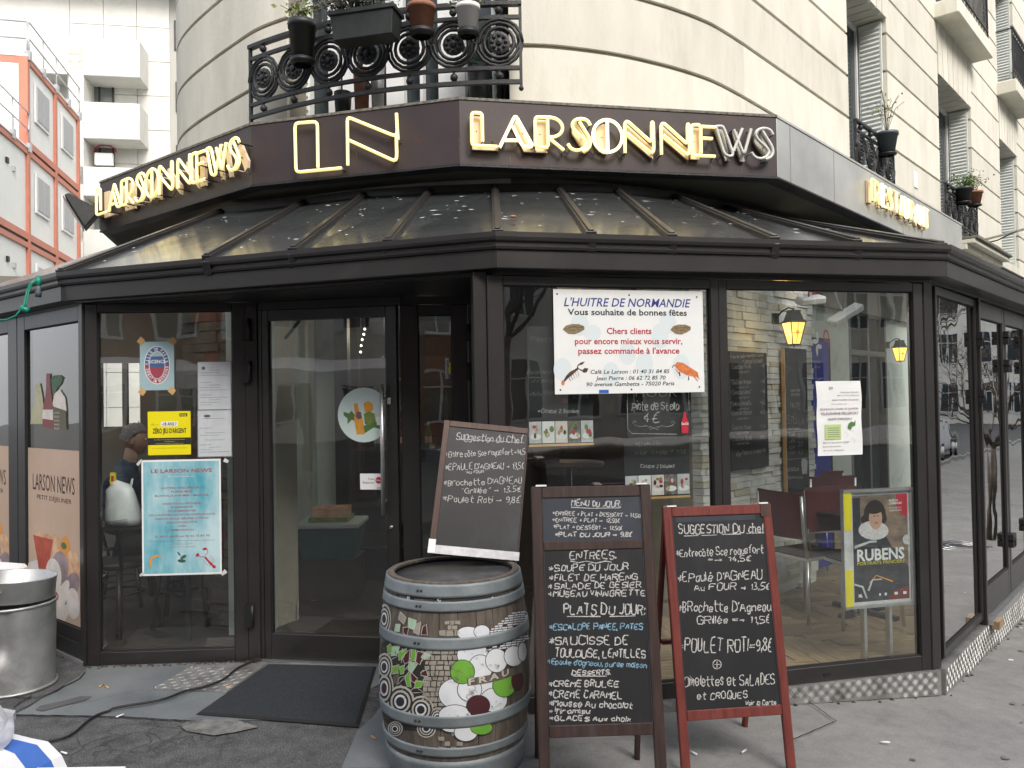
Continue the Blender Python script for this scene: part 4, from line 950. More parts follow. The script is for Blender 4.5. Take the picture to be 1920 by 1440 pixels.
# ---- neon letters
glow('neon', (1.0, .76, .24), .5, (.9, .85, .5)); glow('neon_hot', (1.0, .86, .45), .8, (.9, .85, .6)); glow('neon_weak', (.8, .68, .35), .35, (.7, .65, .5))
pm('neon_off', (.62, .62, .58), rough=.25); pm('letter_cream_lit', (.68, .54, .38), (.76, .62, .46), 9, .6); pm('letter_grey_unlit', (.38, .37, .3), (.46, .44, .36), 9, .6)  # plate cream has the tubes' glow in its colour, grey is the unlit copy
def arc(cx, cy, rx, ry, a0_, a1_, n=12): return [(cx + rx * math.cos(R(a0_ + (a1_ - a0_) * i / n)), cy + ry * math.sin(R(a0_ + (a1_ - a0_) * i / n))) for i in range(n + 1)]
SSH = [(.92, .86), (.8, .97), (.55, 1.0), (.28, .94), (.12, .78), (.14, .62), (.35, .46), (.55, .3)]
NG = {
 'L': ([[(.4, .15), (.4, 1.0), (.0, 1.0), (.0, .02), (.95, .02)]], [[(0, 0), (.42, 0), (.42, 1), (0, 1)], [(.42, 0), (1, 0), (1, .08), (.42, .08)]]),
 'A': ([[(.0, .0), (.48, 1.0), (1.0, .06), (.68, .06), (.4, .66)], [(.15, .22), (.6, .24)]], [[(.4, .78), (.52, 1), (1.05, 0), (.72, 0)]]),
 'R': ([[(.42, .06), (.0, .06), (.0, .97), (.5, .98)] + arc(.52, .68, .4, .3, 90, -90, 10) + [(.42, .38), (.95, .0)], [(.42, .97), (.42, .1)]], [[(0, 0), (.4, 0), (.4, 1), (0, 1)]]),
 'S': ([[(.95, .8), (.85, .95), (.6, 1.0), (.33, .95), (.18, .8), (.3, .62), (.62, .42), (.78, .25), (.66, .08), (.4, .0), (.15, .05), (.02, .2)], [(.5, .9), (.9, .42), (.95, .2), (.8, .05), (.6, .0)]],
       [[(.2, .88), (.4, .98), (.95, .35), (.9, .12), (.7, .02), (.6, .2), (.22, .62)]]),
 'O': ([arc(.5, .5, .5, .5, 90, 450, 22), [(.5, .97), (.5, .03)]], [arc(.5, .5, .46, .48, 90, 270, 10)]),
 'N': ([[(.0, .0), (.0, .93), (.1, 1.0), (.93, .36), (.93, 1.0), (1.0, 1.0), (1.0, .1), (.9, .03), (.08, .62)]], [[(0, 1), (.08, 1.02), (1, .3), (1, -.04), (.92, 0), (0, .68)]]),
 'E': ([[(.95, .02), (.0, .02), (.0, .98), (.38, 1.0), (.38, .1)], [(.42, .95), (1.0, .95)], [(.42, .58), (.85, .58)]], [[(0, 0), (.36, 0), (.36, 1), (0, 1)]]),
 'W': ([[(.0, .97), (.2, 1.0), (.48, .1), (.38, .03), (.22, .1), (.0, .97)], [(.48, .2), (.75, .95)], [(.5, .9), (.78, .1), (1.0, .95)]], [[(0, 1), (.25, 1), (.42, 0), (.3, 0)], [(.5, .95), (.66, .95), (.85, 0), (.72, 0)]]),
 'T': ([[(.0, 1.0), (1.0, 1.0)], [(.38, .95), (.38, .03), (.62, .03), (.62, .95)]], [[(.36, 0), (.64, 0), (.64, 1), (.36, 1)]]),
 'U': ([[(.0, 1.0), (.0, .3), (.15, .05), (.5, .0), (.85, .05), (1.0, .3), (1.0, 1.0)], [(.34, 1.0), (.34, .1)]], [[(0, .3), (.15, .05), (.34, .02), (.34, 1), (0, 1)]])}
def rnd_path(P, it=2, rad=.06):
    for _ in range(it):
        o = [P[0]]
        for i in range(len(P) - 1):
            a, b = Vector(P[i]), Vector(P[i + 1]); l = (b - a).length; t = min(.25, rad / max(l, .01)); o += [tuple(a + (b - a) * t), tuple(a + (b - a) * (1 - t))]
        P = o + [P[-1]]
    return P
def neon(ch, fr, x0, x1, zb, zt, mat='neon', y=-.07, plate='letter_cream_lit', py=-.03, r=.0085, doplate=True):
    tubes, plates = NG[ch]; W_, H_ = x1 - x0, zt - zb
    mb = MB()
    if doplate:
        for p in plates: mb.prism([(x0 + a * W_ + .008, zb + b * H_ - .012) for a, b in p], py, py + .022, plate)
        for (a, b) in ((plates[0][0][0] * .5 + plates[0][2][0] * .5, .5),): mb.tube([(x0 + a * W_, py, zb + b * H_), (x0 + a * W_, 0, zb + b * H_)], .006, 5, 'black')
    else: mb.tube([(x0, 0, zb + H_ * .1), (x0, y, zb + H_ * .1)], .006, 5, 'black')
    lt = mb.build('letter_' + 'plate' if doplate else 'letter_bracket', parent=S, M=SO @ fr.M)
    mb = MB(); mm = mat
    for t in tubes:
        P = rnd_path(t); mb.tube([(x0 + a * W_, y, zb + b * H_) for a, b in P], r, 7, mm)
    mb.build('neon_tube', parent=lt)
    mb = MB()
    for t in tubes:
        for k in (0, len(t) - 1): a, b = t[k]; mb.tube([(x0 + a * W_, y, zb + b * H_), (x0 + a * W_, -.004, zb + b * H_ - .004)], .0055, 5, 'neon_off' if k else 'black')
    a, b = tubes[0][len(tubes[0]) // 2]; mb.tube([(x0 + a * W_, y + .008, zb + b * H_), (x0 + a * W_, py, zb + b * H_)], .004, 5, 'black')
    mb.build('tube_support', parent=lt)
def word(fr, items, yb, yt, **k):
    for it in items:
        ch, a, b = it[:3]; kk = dict(k)
        if len(it) > 3: kk.update(it[3])
        if it is not items[-1] and rnd.random() < .7:
            q = fr.px(b, 280, -.03)[0]; mb = MB(); mb.tube([(q - .05, -.02, yb + .06), (q - .02, -.03, yb + .01), (q + .01, -.03, yb - .012), (q + .05, -.02, yb + .04)], .0035, 5, 'black'); mb.build('wire', parent=S, M=SO @ fr.M)
        yo = kk.get('y', -.07); x0 = fr.px(a, 280, yo)[0]; x1 = fr.px(b, 280, yo)[0]; neon(ch, fr, x0, x1, yb, yt, **{q: v for q, v in kk.items()})
off = dict(mat='neon_off', plate='letter_grey_unlit')
word(SG[2], [('L', 885, 935), ('A', 937, 1000, dict(mat='neon_hot')), ('R', 1004, 1060), ('S', 1064, 1110), ('O', 1112, 1167, dict(mat='neon_hot')), ('N', 1172, 1226), ('N', 1240, 1293), ('E', 1297, 1343), ('W', 1343, 1409, off), ('S', 1408, 1452, off)], 3.462, 3.705, r=.0125)
word(SG[1], [], 0, 0)
f = SG[1]
x0, x1 = f.px(552, 300, -.05)[0], f.px(640, 300, -.05)[0]
mb = MB(); mb.tube([(f.w(0, 0).x * 0 + x, 0, z) for x, z in ()] or [(0, 0, 0), (0, 0, .001)], .001, 3, 'black')
def ntube(fr, pts, y=-.05, mat='neon', r=.0125):
    P = rnd_path([fr.px(a, b, y) for a, b in pts], 2, .018)
    mb = MB(); a, b = P[len(P) // 3]; mb.tube([(a, y, b), (a, 0, b)], .008, 6, 'black'); a, b = P[-1]; mb.tube([(a, y, b), (a, 0, b - .01)], .008, 6, 'alu'); o = mb.build('tube_support', parent=S, M=SO @ fr.M)
    mb = MB(); mb.tube([(a, y, b) for a, b in P], r, 7, mat); mb.build('neon_tube', parent=o)
ntube(f, [(596, 314), (595, 228), (553, 231), (555, 323), (640, 315)])
ntube(f, [(652, 310), (651, 219), (740, 255), (745, 250), (743, 208), (746, 262)])
ntube(f, [(655, 263), (740, 302), (744, 296), (743, 256)])
word(SG[0], [('L', 180, 200), ('A', 203, 226), ('R', 227, 251), ('S', 252, 272), ('O', 272, 297), ('N', 298, 323), ('N', 333, 357), ('E', 359, 385), ('W', 388, 424), ('S', 426, 450)], 3.452, 3.70, y=-.12, py=-.05, r=.0125)
word(SG[3], [('R', 1632, 1648), ('E', 1650, 1660, dict(mat='neon_hot')), ('S', 1661, 1671), ('T', 1673, 1683, dict(mat='neon_weak')), ('A', 1684, 1692), ('U', 1692, 1700, dict(mat='neon_hot')), ('R', 1702, 1711, dict(mat='neon_weak')), ('A', 1712, 1722, dict(mat='neon_hot')), ('N', 1722, 1729, dict(mat='neon_hot')), ('T', 1730, 1738)], 3.50, 3.72, y=-.06, py=-.025, r=.011)
# white scratches and drips on the fascia
mb = MB()
for (a, b, l) in ((860, 258, 36), (956, 290, 20), (897, 305, 8), (1390, 312, 16), (1383, 316, 8), (668, 285, 12), (657, 262, 6), (701, 283, 5)):
    x, z = (SG[2] if a > 860 else SG[1]).px(a, b); mb.v  # keep helper simple
    fr = SG[2] if a > 860 else SG[1]; p = fr.w(x, -.0015, z); d = fr.w(x + .006, -.0015, z) - p; h = l * .0038
    mb.add([p, p + d * .6, p + d + Vector((0, 0, -h)), p + d * .6 + Vector((0, 0, -h))], [(0, 3, 2, 1)], 'moss_edge')
mb.build('paint_drips', parent=S, M=SO, kind='stuff')
# ---- flood lamp at the left end
FLD = thing('flood_lamp', 'black wedge shaped flood lamp on the left end of the sign fascia', 'lamp', tuple(atY(160, 400, 7.7)), R(25))
mb = MB(); mb.hexa([(-.13, -.12, .16), (.13, -.12, .02), (.13, .1, .02), (-.13, .1, .16)], [(-.17, -.12, .14), (.0, -.12, -.16), (.0, .1, -.16), (-.17, .1, .14)], 'black_iron'); mb.build('lamp_housing', parent=FLD, fix=True, bevel=.008)
mb = MB(); mb.hexa([(-.175, -.11, .13), (-.012, -.11, -.155), (-.012, .09, -.155), (-.175, .09, .13)], [(-.185, -.11, .125), (-.022, -.11, -.16), (-.022, .09, -.16), (-.185, .09, .125)], 'win_grey'); mb.build('lamp_glass', parent=FLD, fix=True)
mb = MB(); mb.bar((.08, 0, .0), (.2, .03, -.02), .04, .04, 'black_iron'); mb.tube([(.15, 0, 0), (.25, .02, .0)], .02, 8, 'alu'); mb.build('lamp_arm', parent=FLD)
# ---- next shop front: stone cornice beyond the silver fascia
NS = thing('stone_cornice', 'weathered cream stone cornice over the next doorway along the side street', 'cornice', (0, 0, 0))
mb = MB(); mb.prism([(5.85, 3.05), (8.1, 3.05), (8.1, 3.62), (5.85, 3.62)], -.5, .1, 'cream_stone'); mb.build('frieze', parent=NS, M=RW.M, bevel=.01)
for z0, z1, d in ((3.62, 3.7, -.58), (3.70, 3.76, -.68), (3.76, 3.80, -.72)):
    mb = MB(); mb.box(5.8, 8.15, d, .1, z0, z1, 'cream_stone' if z0 < 3.75 else 'moss_edge'); mb.build('moulding', parent=NS, M=RW.M, bevel=.008)
mb = MB(); mb.tube([(6.1, -.3, 3.03), (6.1, -.52, 3.03)], .05, 10, 'cream_stone'); mb.build('bracket', parent=NS, M=RW.M)
IR = thing('iron_grille', 'black and white wrought iron grille beyond the stone cornice', 'grille', (0, 0, 0))
for i, (nm, mb) in enumerate(guilloche(2.2, 8, .75, 2.95)): mb.build(nm, parent=IR, M=RW.M @ T3(8.4, -.45, 0))
LA = thing('lamp_bracket', 'grey iron lamp bracket reaching out over the side street at the right edge', 'lamp bracket', (0, 0, 0))
p0 = RW.w(9.3, 0, 4.28)
mb = MB(); q = RW.w(9.2, -1.0, 4.42); mb.tube([p0, q, RW.w(9.1, -1.2, 4.44)], .022, 8, 'alu'); mb.build('arm', parent=LA)
mb = MB(); mb.tube([RW.w(9.3, -.02, 4.22), RW.w(9.26, -.3, 4.25), RW.w(9.22, -.6, 4.36)], .012, 6, 'black_iron'); mb.tube([q + Vector((.16 * math.cos(t * .6), 0, .16 * math.sin(t * .6) - .12)) for t in range(-2, 6)], .014, 6, 'alu'); mb.build('scroll', parent=LA)
x, z = RW.px(1716, 337)
mb = MB(); mb.box(x - .08, x + .09, -.012, 0, z - .12, z + .12, 'paper_white'); o = mb.build('wall_plate', M=RW.M, bevel=.004); tag(o, 'small white rectangular plate fixed to the cream wall of the side street', 'plate')
# ================================================================ barrel
BX, BY, BH, RB0, RB1 = -.283, 3.70, .868, .300, .343
def brad(z): t = (z / BH - .49) / .51; return RB1 - (RB1 - RB0 + (.012 if z < BH * .4 else 0)) * min(1, t * t)
BR = thing('wine_barrel', 'old wooden wine barrel with grey hoops and painted patterns standing before the door', 'barrel', (BX, BY, gz(BX)))
NS_ = 26
for i in range(NS_):
    a0_ = 2 * math.pi * i / NS_ + .0035; a1_ = 2 * math.pi * (i + 1) / NS_ - .0035; mb = MB(); vs = []; fs = []; K = 11
    for k in range(K + 1):
        z = BH * k / K; r = brad(z)
        for (rr, aa) in ((r, a0_), (r * 1.0015, (a0_ + a1_) / 2), (r, a1_), (r - .028, a1_), (r - .028, a0_)): vs.append((rr * math.cos(aa), rr * math.sin(aa), z))
    for k in range(K):
        for q in range(5): fs.append((5 * k + q, 5 * k + (q + 1) % 5, 5 * k + 5 + (q + 1) % 5, 5 * k + 5 + q))
    fs += [(4, 3, 2, 1, 0), tuple(5 * K + q for q in range(5))]
    mb.add(vs, fs, 'stave'); mb.build('stave', parent=BR)
mb = MB(); mb.lathe([(.0, BH - .022), (RB0 - .02, BH - .022), (RB0 - .02, BH - .05)], 40, 'barrel_head'); mb.lathe([(RB0 - .022, BH - .021), (RB0 - .032, BH - .016), (RB0 - .024, BH - .006)], 40, 'black', caps=False); mb.build('head', parent=BR)
for z0, z1, e in ((.808, .862, .0068), (.752, .793, .0068), (.597, .646, .0068), (.273, .324, .0068), (.147, .187, .0068), (.0, .124, .0068)):
    K = 5; P = [(brad(z0) - .002, z0)] + [(brad(z0 + (z1 - z0) * k / K) + e, z0 + (z1 - z0) * k / K) for k in range(K + 1)] + [(brad(z1) - .002, z1)]
    mb = MB(); mb.lathe(P, 64, 'hoop', caps=False)
    for q in (1, 2):
        a = R(-118 + q * 3); r = brad((z0 + z1) / 2) + e; mb.ball((r * math.cos(a), r * math.sin(a), (z0 + z1) / 2), .006, 'black_iron', 6)
    mb.build('hoop', parent=BR)
# painted decoration, laid on the staves
pm('paint_white', (.62, .66, .7), (.74, .77, .79), 8, .6, c3=(.13, .11, .085), s3=22, t3=(.57, .7)); pm('paint_green', (.13, .36, .03), (.17, .42, .05), 9, .6, c3=(.13, .11, .085), s3=22, t3=(.57, .7)); pm('paint_mint', (.3, .5, .33), (.4, .6, .42), 9, .6, c3=(.13, .11, .085), s3=22, t3=(.57, .7))
pm('paint_wine', (.06, .012, .016), rough=.6); pm('paint_black', (.016, .015, .014), (.03, .028, .026), 9, .7); pm('paint_stone', (.26, .24, .2), (.36, .34, .29), 18, .7, c3=(.13, .11, .085), s3=22, t3=(.57, .7)); pm('paint_line', (.5, .48, .42), rough=.7)
PB = Fr((BX - 1, BY - RB1), (BX + 1, BY - RB1))
def bpt(px_, py_):
    """photo pixel -> (angle, height) on the barrel"""
    o = Vector((0, 0, CH)); d = ray(px_, py_); r = RB1 - .01; z = .45
    for _ in range(8):
        a = d.x * d.x + d.y * d.y; b = -2 * (d.x * BX + d.y * BY); c = BX * BX + BY * BY - r * r; D = max(b * b - 4 * a * c, 0)
        t = (-b - math.sqrt(D)) / 2 / a; z = CH + d.z * t; r = brad(min(max(z, 0), BH))
    return math.atan2(d.y * t - BY, d.x * t - BX), z
def bdecal(mb, pts, mat, e=.0022, px_=True):
    """polygon on the barrel surface, subdivided so that it follows the curve"""
    P = [bpt(*p) if px_ else p for p in pts]; n = len(P); ca = sum(p[0] for p in P) / n; cz = sum(p[1] for p in P) / n; vs = []; fs = []; K = 4
    O = []
    for i in range(n):
        a, b = P[i], P[(i + 1) % n]; m = max(1, int(math.hypot((a[0] - b[0]) * RB1, a[1] - b[1]) / .03))
        for k in range(m): t = k / m; O.append((a[0] + (b[0] - a[0]) * t, a[1] + (b[1] - a[1]) * t))
    n = len(O); w3 = lambda a, z: ((brad(z) + e) * math.cos(a), (brad(z) + e) * math.sin(a), z)
    vs.append(w3(ca, cz))
    for k in range(1, K + 1):
        for (a, z) in O: vs.append(w3(ca + (a - ca) * k / K, cz + (z - cz) * k / K))
    for i in range(n):
        j = (i + 1) % n; fs.append((0, 1 + i, 1 + j))
        for k in range(K - 1): fs.append((1 + k * n + i, 1 + (k + 1) * n + i, 1 + (k + 1) * n + j, 1 + k * n + j))
    mb.add(vs, fs, mat)
def ell(cx, cy, rx, ry, n=20, a0_=0, a1_=360): return [(cx + rx * math.cos(R(a0_ + (a1_ - a0_) * i / n)), cy + ry * math.sin(R(a0_ + (a1_ - a0_) * i / n))) for i in range(n if a1_ - a0_ == 360 else n + 1)]
def bline(mb, pts, wd, mat, e=.003):
    P = [bpt(*p) for p in pts]; L_ = []
    for i in range(len(P) - 1):
        a, b = P[i], P[i + 1]; m = max(1, int(math.hypot((a[0] - b[0]) * RB1, a[1] - b[1]) / .03))
        for k in range(m): t = k / m; L_.append((a[0] + (b[0] - a[0]) * t, a[1] + (b[1] - a[1]) * t))
    L_.append(P[-1]); n = len(L_); vs = []
    for i in range(n):
        a = L_[max(i - 1, 0)]; b = L_[min(i + 1, n - 1)]; dx, dz = (b[0] - a[0]) * RB1, b[1] - a[1]; l = math.hypot(dx, dz) or 1; nx, nz = -dz / l * wd / 2, dx / l * wd / 2
        for q in (1, -1):
            aa, z = L_[i][0] + q * nx / RB1, L_[i][1] + q * nz; vs.append(((brad(z) + e) * math.cos(aa), (brad(z) + e) * math.sin(aa), z))
    mb.add(vs, [(2 * i, 2 * i + 1, 2 * i + 3, 2 * i + 2) for i in range(n - 1)], mat)
# dark ground under shards, cobbles and rings
mb = MB()
bdecal(mb, [(716, 1205), (735, 1200), (800, 1212), (862, 1215), (862, 1260), (850, 1290), (835, 1330), (800, 1325), (760, 1300), (712, 1290)], 'paint_black', .0012)
bdecal(mb, [(712, 1285), (760, 1290), (830, 1325), (838, 1350), (800, 1370), (740, 1365), (717, 1340)], 'paint_black', .0014)
bdecal(mb, [(728, 1104), (728, 1113), (770, 1124), (850, 1129), (930, 1125), (976, 1112), (976, 1104), (930, 1116), (850, 1120), (770, 1115)], 'paint_black', .0012)
bdecal(mb, [(860, 1195), (985, 1170), (985, 1235), (960, 1225), (900, 1215), (862, 1216)], 'paint_black', .0012)
mb.build('painted_ground', parent=BR)
mb = MB()
# concentric half rings at the left
for (cx, cy, rx, ry) in ((722, 1160, 12, 28), (722, 1250, 15, 26), (722, 1290, 17, 34), (752, 1315, 26, 30), (790, 1330, 24, 26), (742, 1366, 14, 14), (800, 1365, 18, 18), (820, 1345, 14, 18)):
    for k, mt in enumerate(('paint_line', 'paint_black', 'paint_line', 'paint_black', 'paint_white', 'paint_black' if cy != 1290 else 'paint_wine')):
        f_ = 1 - k * .14; bdecal(mb, ell(cx, cy, rx * f_, ry * f_, 16), mt, .0024 + k * .0005)
mb.build('painted_rings', parent=BR, kind='stuff')
mb = MB(); rr_ = random.Random(4)
shards = [((752, 1147), (763, 1158), (758, 1170), (748, 1160), 0), ((767, 1158), (782, 1163), (776, 1180), (766, 1176), 2), ((743, 1170), (752, 1170), (750, 1184), (741, 1183), 2), ((757, 1176), (768, 1175), (764, 1192), (757, 1186), 3), ((780, 1170), (790, 1165), (786, 1190), (776, 1185), 0), ((793, 1175), (800, 1170), (802, 1190), (790, 1190), 3),
 ((727, 1212), (734, 1206), (738, 1224), (728, 1226), 1), ((737, 1212), (752, 1210), (745, 1228), (734, 1230), 2), ((748, 1222), (764, 1215), (758, 1232), (749, 1238), 1), ((755, 1232), (770, 1216), (768, 1240), (760, 1245), 3), ((772, 1218), (781, 1212), (779, 1238), (771, 1240), 1), ((783, 1220), (797, 1224), (788, 1246), (780, 1240), 3), ((797, 1222), (810, 1228), (796, 1236), (790, 1232), 2),
 ((735, 1250), (750, 1246), (746, 1262), (738, 1262), 1), ((750, 1250), (760, 1246), (758, 1262), (752, 1264), 1), ((768, 1240), (784, 1244), (772, 1262), (766, 1255), 2), ((760, 1270), (768, 1258), (772, 1288), (764, 1286), 1), ((770, 1258), (784, 1272), (778, 1280), (772, 1276), 3), ((780, 1276), (796, 1277), (790, 1288), (778, 1290), 1), ((790, 1260), (800, 1255), (803, 1268), (790, 1266), 3)]
for s_ in shards:
    q = s_[:4]; bdecal(mb, q, ('paint_stone', 'paint_green', 'paint_mint', 'paint_wine')[s_[4]], .0030); bline(mb, list(q) + [q[0]], .0035, 'paint_line', .0038)
for k in range(16):
    x, y = rr_.uniform(722, 800), rr_.uniform(1210, 1290); bline(mb, [(x, y), (x + rr_.uniform(-14, 14), y + rr_.uniform(8, 22)), (x + rr_.uniform(-10, 16), y + rr_.uniform(-6, 16)), (x, y)], .003, 'paint_line', .0028)
mb.build('painted_shards', parent=BR, kind='stuff')
mb = MB(); y = 1164
while y < 1402:
    x = 800 + (12 if y < 1210 else 0) - (y - 1210) * (.08 if y > 1210 else 0); h = rr_.uniform(8, 13)
    lim = 858 if y < 1300 else 840
    if y > 1335: x, lim = 822, 862
    while x < lim:
        w_ = rr_.uniform(7, 16)
        if not (1182 < y < 1205 or 1335 < y < 1352) and (y > 1195 or (x > 822 and rr_.random() < .8) or y > 1185) and (y < 1352 or rr_.random() < .6):
            j = lambda: rr_.uniform(-.8, .8)
            bdecal(mb, [(x + j(), y + j()), (x + w_ - 1.8 + j(), y + j()), (x + w_ - 1.8 + j(), y + h - 1.8 + j()), (x + j(), y + h - 1.8 + j())], 'paint_stone', .0028)
        x += w_
    y += h
mb.build('painted_cobbles', parent=BR, kind='stuff')
mb = MB(); y = 1158
while y < 1225:
    x = 862 if y > 1185 else max(862, 1000 - (y - 1140) * 2.4)
    x = max(x, 918 - (y - 1185) * 1.5) if y < 1215 else 905
    while x < 983:
        w_ = rr_.uniform(5, 12); bdecal(mb, [(x, y - (x - 880) * .12), (x + w_ - 1.2, y - (x - 880) * .12 - 1), (x + w_ - 1.2, y + 2.6 - (x - 880) * .12 - 1), (x, y + 2.6 - (x - 880) * .12)], 'paint_white' if rr_.random() < .93 else 'paint_wine', .0028); x += w_
    y += 4.2
mb.build('painted_bars', parent=BR, kind='stuff')
mb = MB()
blobs = [(878, 1187, 19, 11, 0), (903, 1184, 13, 11, 0), (886, 1228, 26, 22, 0), (856, 1300, 30, 26, 0), (900, 1252, 20, 22, 0), (930, 1238, 18, 20, 0), (962, 1230, 16, 17, 0), (978, 1222, 7, 16, 0), (910, 1290, 20, 18, 0), (925, 1312, 22, 20, 0), (853, 1340, 27, 17, 0), (880, 1292, 20, 20, 0),
         (867, 1259, 20, 20, 1), (944, 1284, 19, 20, 1), (968, 1276, 9, 17, 3), (896, 1322, 19, 17, 3), (850, 1362, 20, 9, 0), (873, 1372, 19, 15, 0), (902, 1364, 18, 11, 1)]
for i, (cx, cy, rx, ry, m_) in enumerate(blobs):
    rx *= 1.1; ry *= 1.1
    bdecal(mb, ell(cx, cy, rx + 1.3, ry + 1.3, 22), 'paint_black', .0030 + i * .00017); bdecal(mb, ell(cx, cy, rx, ry, 22), ('paint_white', 'paint_green', '', 'paint_wine')[m_], .00308 + i * .00017)
mb.build('painted_petals', parent=BR)
mb = MB(); bdecal(mb, [(875, 1271), (980, 1240), (982, 1257), (960, 1266), (876, 1285)], 'stave', .0064)
def btext(mb, s, pts, h, mat, e, bold=.02):
    a0_, z0 = bpt(*pts[0]); a1_, z1 = bpt(*pts[1]); vs, fs = _text(s, bold, 0); x0 = min(v[0] for v in vs); x1 = max(v[0] for v in vs); out = []
    for v in vs:
        t = (v[0] - x0) / (x1 - x0); a = a0_ + (a1_ - a0_) * t; z = z0 + (z1 - z0) * t + v[1] / .73 * h; out.append(((brad(z) + e) * math.cos(a), (brad(z) + e) * math.sin(a), z))
    mb.add(out, fs, mat)
btext(mb, 'F R A U', ((878, 1283), (952, 1264)), .026, 'paint_line', .0067, .03)
btext(mb, 'M.A. D.L...C...C U E N.....D.E.....M...A.C.L.M...', ((731, 1119), (970, 1116)), .012, 'paint_line', .0034, .015)
btext(mb, 'D', ((764, 1124), (769, 1124)), .013, 'paint_white', .0038, .04); btext(mb, 'C', ((820, 1127), (827, 1127)), .013, 'paint_white', .0038, .04); btext(mb, 'A', ((919, 1125), (927, 1124)), .013, 'paint_white', .0038, .04)
btext(mb, '. V . . H . | . . S . . D . E . . M . .', ((765, 1421), (930, 1424)), .016, 'paint_stone', .003, .01)
mb.build('painted_lettering', parent=BR)

# ================================================================ chalkboards
def board_lines(mb, M_, lines, yy): pass
# dark A-board: frame leans back, rear legs behind
def aboard(name, label, base_l, base_r, H_, w_, tilt, wood, cells, cap, fw=.045, legs_below=.2, slate='slate'):
    A_, B_ = Vector((*base_l, 0)), Vector((*base_r, 0)); th = math.atan2((B_ - A_).y, (B_ - A_).x); zz = min(gz(A_.x), gz(B_.x))
    t = thing(name, label, 'chalkboard', (A_.x, A_.y, zz), th)
    Mt = Matrix.Rotation(-tilt, 4, 'X')
    for x in (0, w_ - fw):
        mb = MB(); mb.box(x, x + fw, 0, .024, 0, H_, wood); mb.build('upright', parent=t, bevel=.004, M=Mt)
    prev = None
    zs = cells
    for z0, z1 in zs: mb = MB(); mb.box(fw, w_ - fw, .001, .022, z0, z1, wood); mb.build('rail', parent=t, bevel=.003, M=Mt)
    panels = []
    for (z1, z0), sl in zip([(zs[i][0], zs[i + 1][1]) for i in range(len(zs) - 1)], [slate] if len(zs) == 2 else ['slate_blue', 'slate']):
        mb = MB(); mb.box(fw, w_ - fw, .006, .014, z0, z1, sl); p = mb.build('writing_panel', parent=t, M=Mt); panels.append((p, z0, z1))
        mb = MB(); mb.box(fw, fw + .003, .003, .0058, z0, z1, 'slate_blue'); mb.box(w_ - fw - .003, w_ - fw, .003, .0058, z0, z1, 'slate_blue'); mb.build('worn_edge', parent=t, M=Mt)
    # rear legs
    Mr = Matrix.Translation((0, .03 + math.sin(tilt) * H_, 0)) ; top = Mt @ Vector((0, .03, H_ - .02))
    for x in (.004, w_ - fw + .004):
        mb = MB(); mb.bar((x + fw / 2, top.y + .01, top.z), (x + fw / 2, top.y + .30, .0), fw - .01, .022, wood, up=(1, 0, 0)); mb.build('rear_leg', parent=t, bevel=.003)
    mb = MB(); mb.bar((fw, top.y + .17, .5), (w_ - fw, top.y + .17, .5), .03, .02, wood); mb.box(0, 0, 0, 0, 0, 0, wood); mb.build('rear_rail', parent=t)
    for x in (.02, w_ - .06):
        mb = MB(); mb.box(x, x + .045, -.004, .05, H_ - .001, H_ + .006, cap); mb.build('top_hinge', parent=t, M=Mt)
    mb = MB(); mb.tube([(fw + .02, .02, .45), (fw + .05, .3, .42)], .0015, 4, 'alu'); mb.build('chain', parent=t)
    return t, Mt, panels
# black board: 1.24 m tall
AB1, Mt1, pn1 = aboard('a_board', 'tall dark brown A-board listing the menu of the day, right of the barrel', (.083, 3.13), (.6, 3.15), 1.329, .507, R(11), 'walnut', [(1.279, 1.327), (1.062, 1.099), (.334, .38)], 'white_plastic')
def fitpx(M_, P):
    """photo pixel -> local x,z on the plane y=0 of matrix M_"""
    I = M_.inverted(); o = I @ Vector((0, 0, CH)); d = I.to_3x3() @ ray(*P); q = o + d * (-o.y / d.y); return q.x, q.z
def mw(o): 
    bpy.context.view_layer.update(); return o.matrix_world.copy()
def chalk_px(mb, M_, s, p0, p1, hpx, mat='chalk', w=.006, slant=.1, y=.004, **k):
    """write s from photo pixel p0 (left end of baseline) to p1"""
    a, b = fitpx(M_, p0), fitpx(M_, p1); t = fitpx(M_, (p0[0], p0[1] - hpx)); chalk(mb, s, a[0], a[1], t[1] - a[1], width=math.hypot(b[0] - a[0], b[1] - a[1]), mat=mat, w=w, slant=slant, y=y, rot=math.atan2(b[1] - a[1], b[0] - a[0]), **k)
def line_px(mb, M_, pts, w=.005, mat='chalk', y=.004):
    ribbon(mb, [fitpx(M_, p) for p in pts], w, mat, y)
MW = mw(AB1) @ Mt1
mb = MB(); C = lambda *a, **k: chalk_px(mb, MW, *a, **k); Ln = lambda *a, **k: line_px(mb, MW, *a, **k)
C('MENU DU JOUR:', (1071, 948), (1163, 951), 11, w=.006); Ln([(1071, 951), (1110, 953), (1164, 952)])
C('*ENTRÉE + PLAT + DESSERT > 14,50€', (1036, 966), (1206, 970), 7.5, w=.0045); C('*ENTRÉE + PLAT > 12,50€', (1036, 978), (1162, 980), 7.5, w=.0045)
C('*PLAT + DESSERT > 12,50€', (1038, 991), (1167, 994), 7.5, w=.0045); C('*PLAT DU JOUR > 9,8€', (1040, 1006), (1184, 1006), 8, w=.006)
C('ENTRÉES.', (1067, 1049), (1154, 1048), 15, w=.006); Ln([(1070, 1052), (1085, 1055), (1100, 1052), (1118, 1056), (1135, 1052), (1147, 1054)])
C('*SOUPE DU JOUR', (1028, 1072), (1178, 1068), 12); C('*FILET DE HARENG', (1029, 1089), (1194, 1087), 12); C('*SALADE DE GÉSIER', (1028, 1105), (1202, 1101), 11); C('*MUSEAU VINAIGRETTE', (1028, 1119), (1210, 1117), 11)
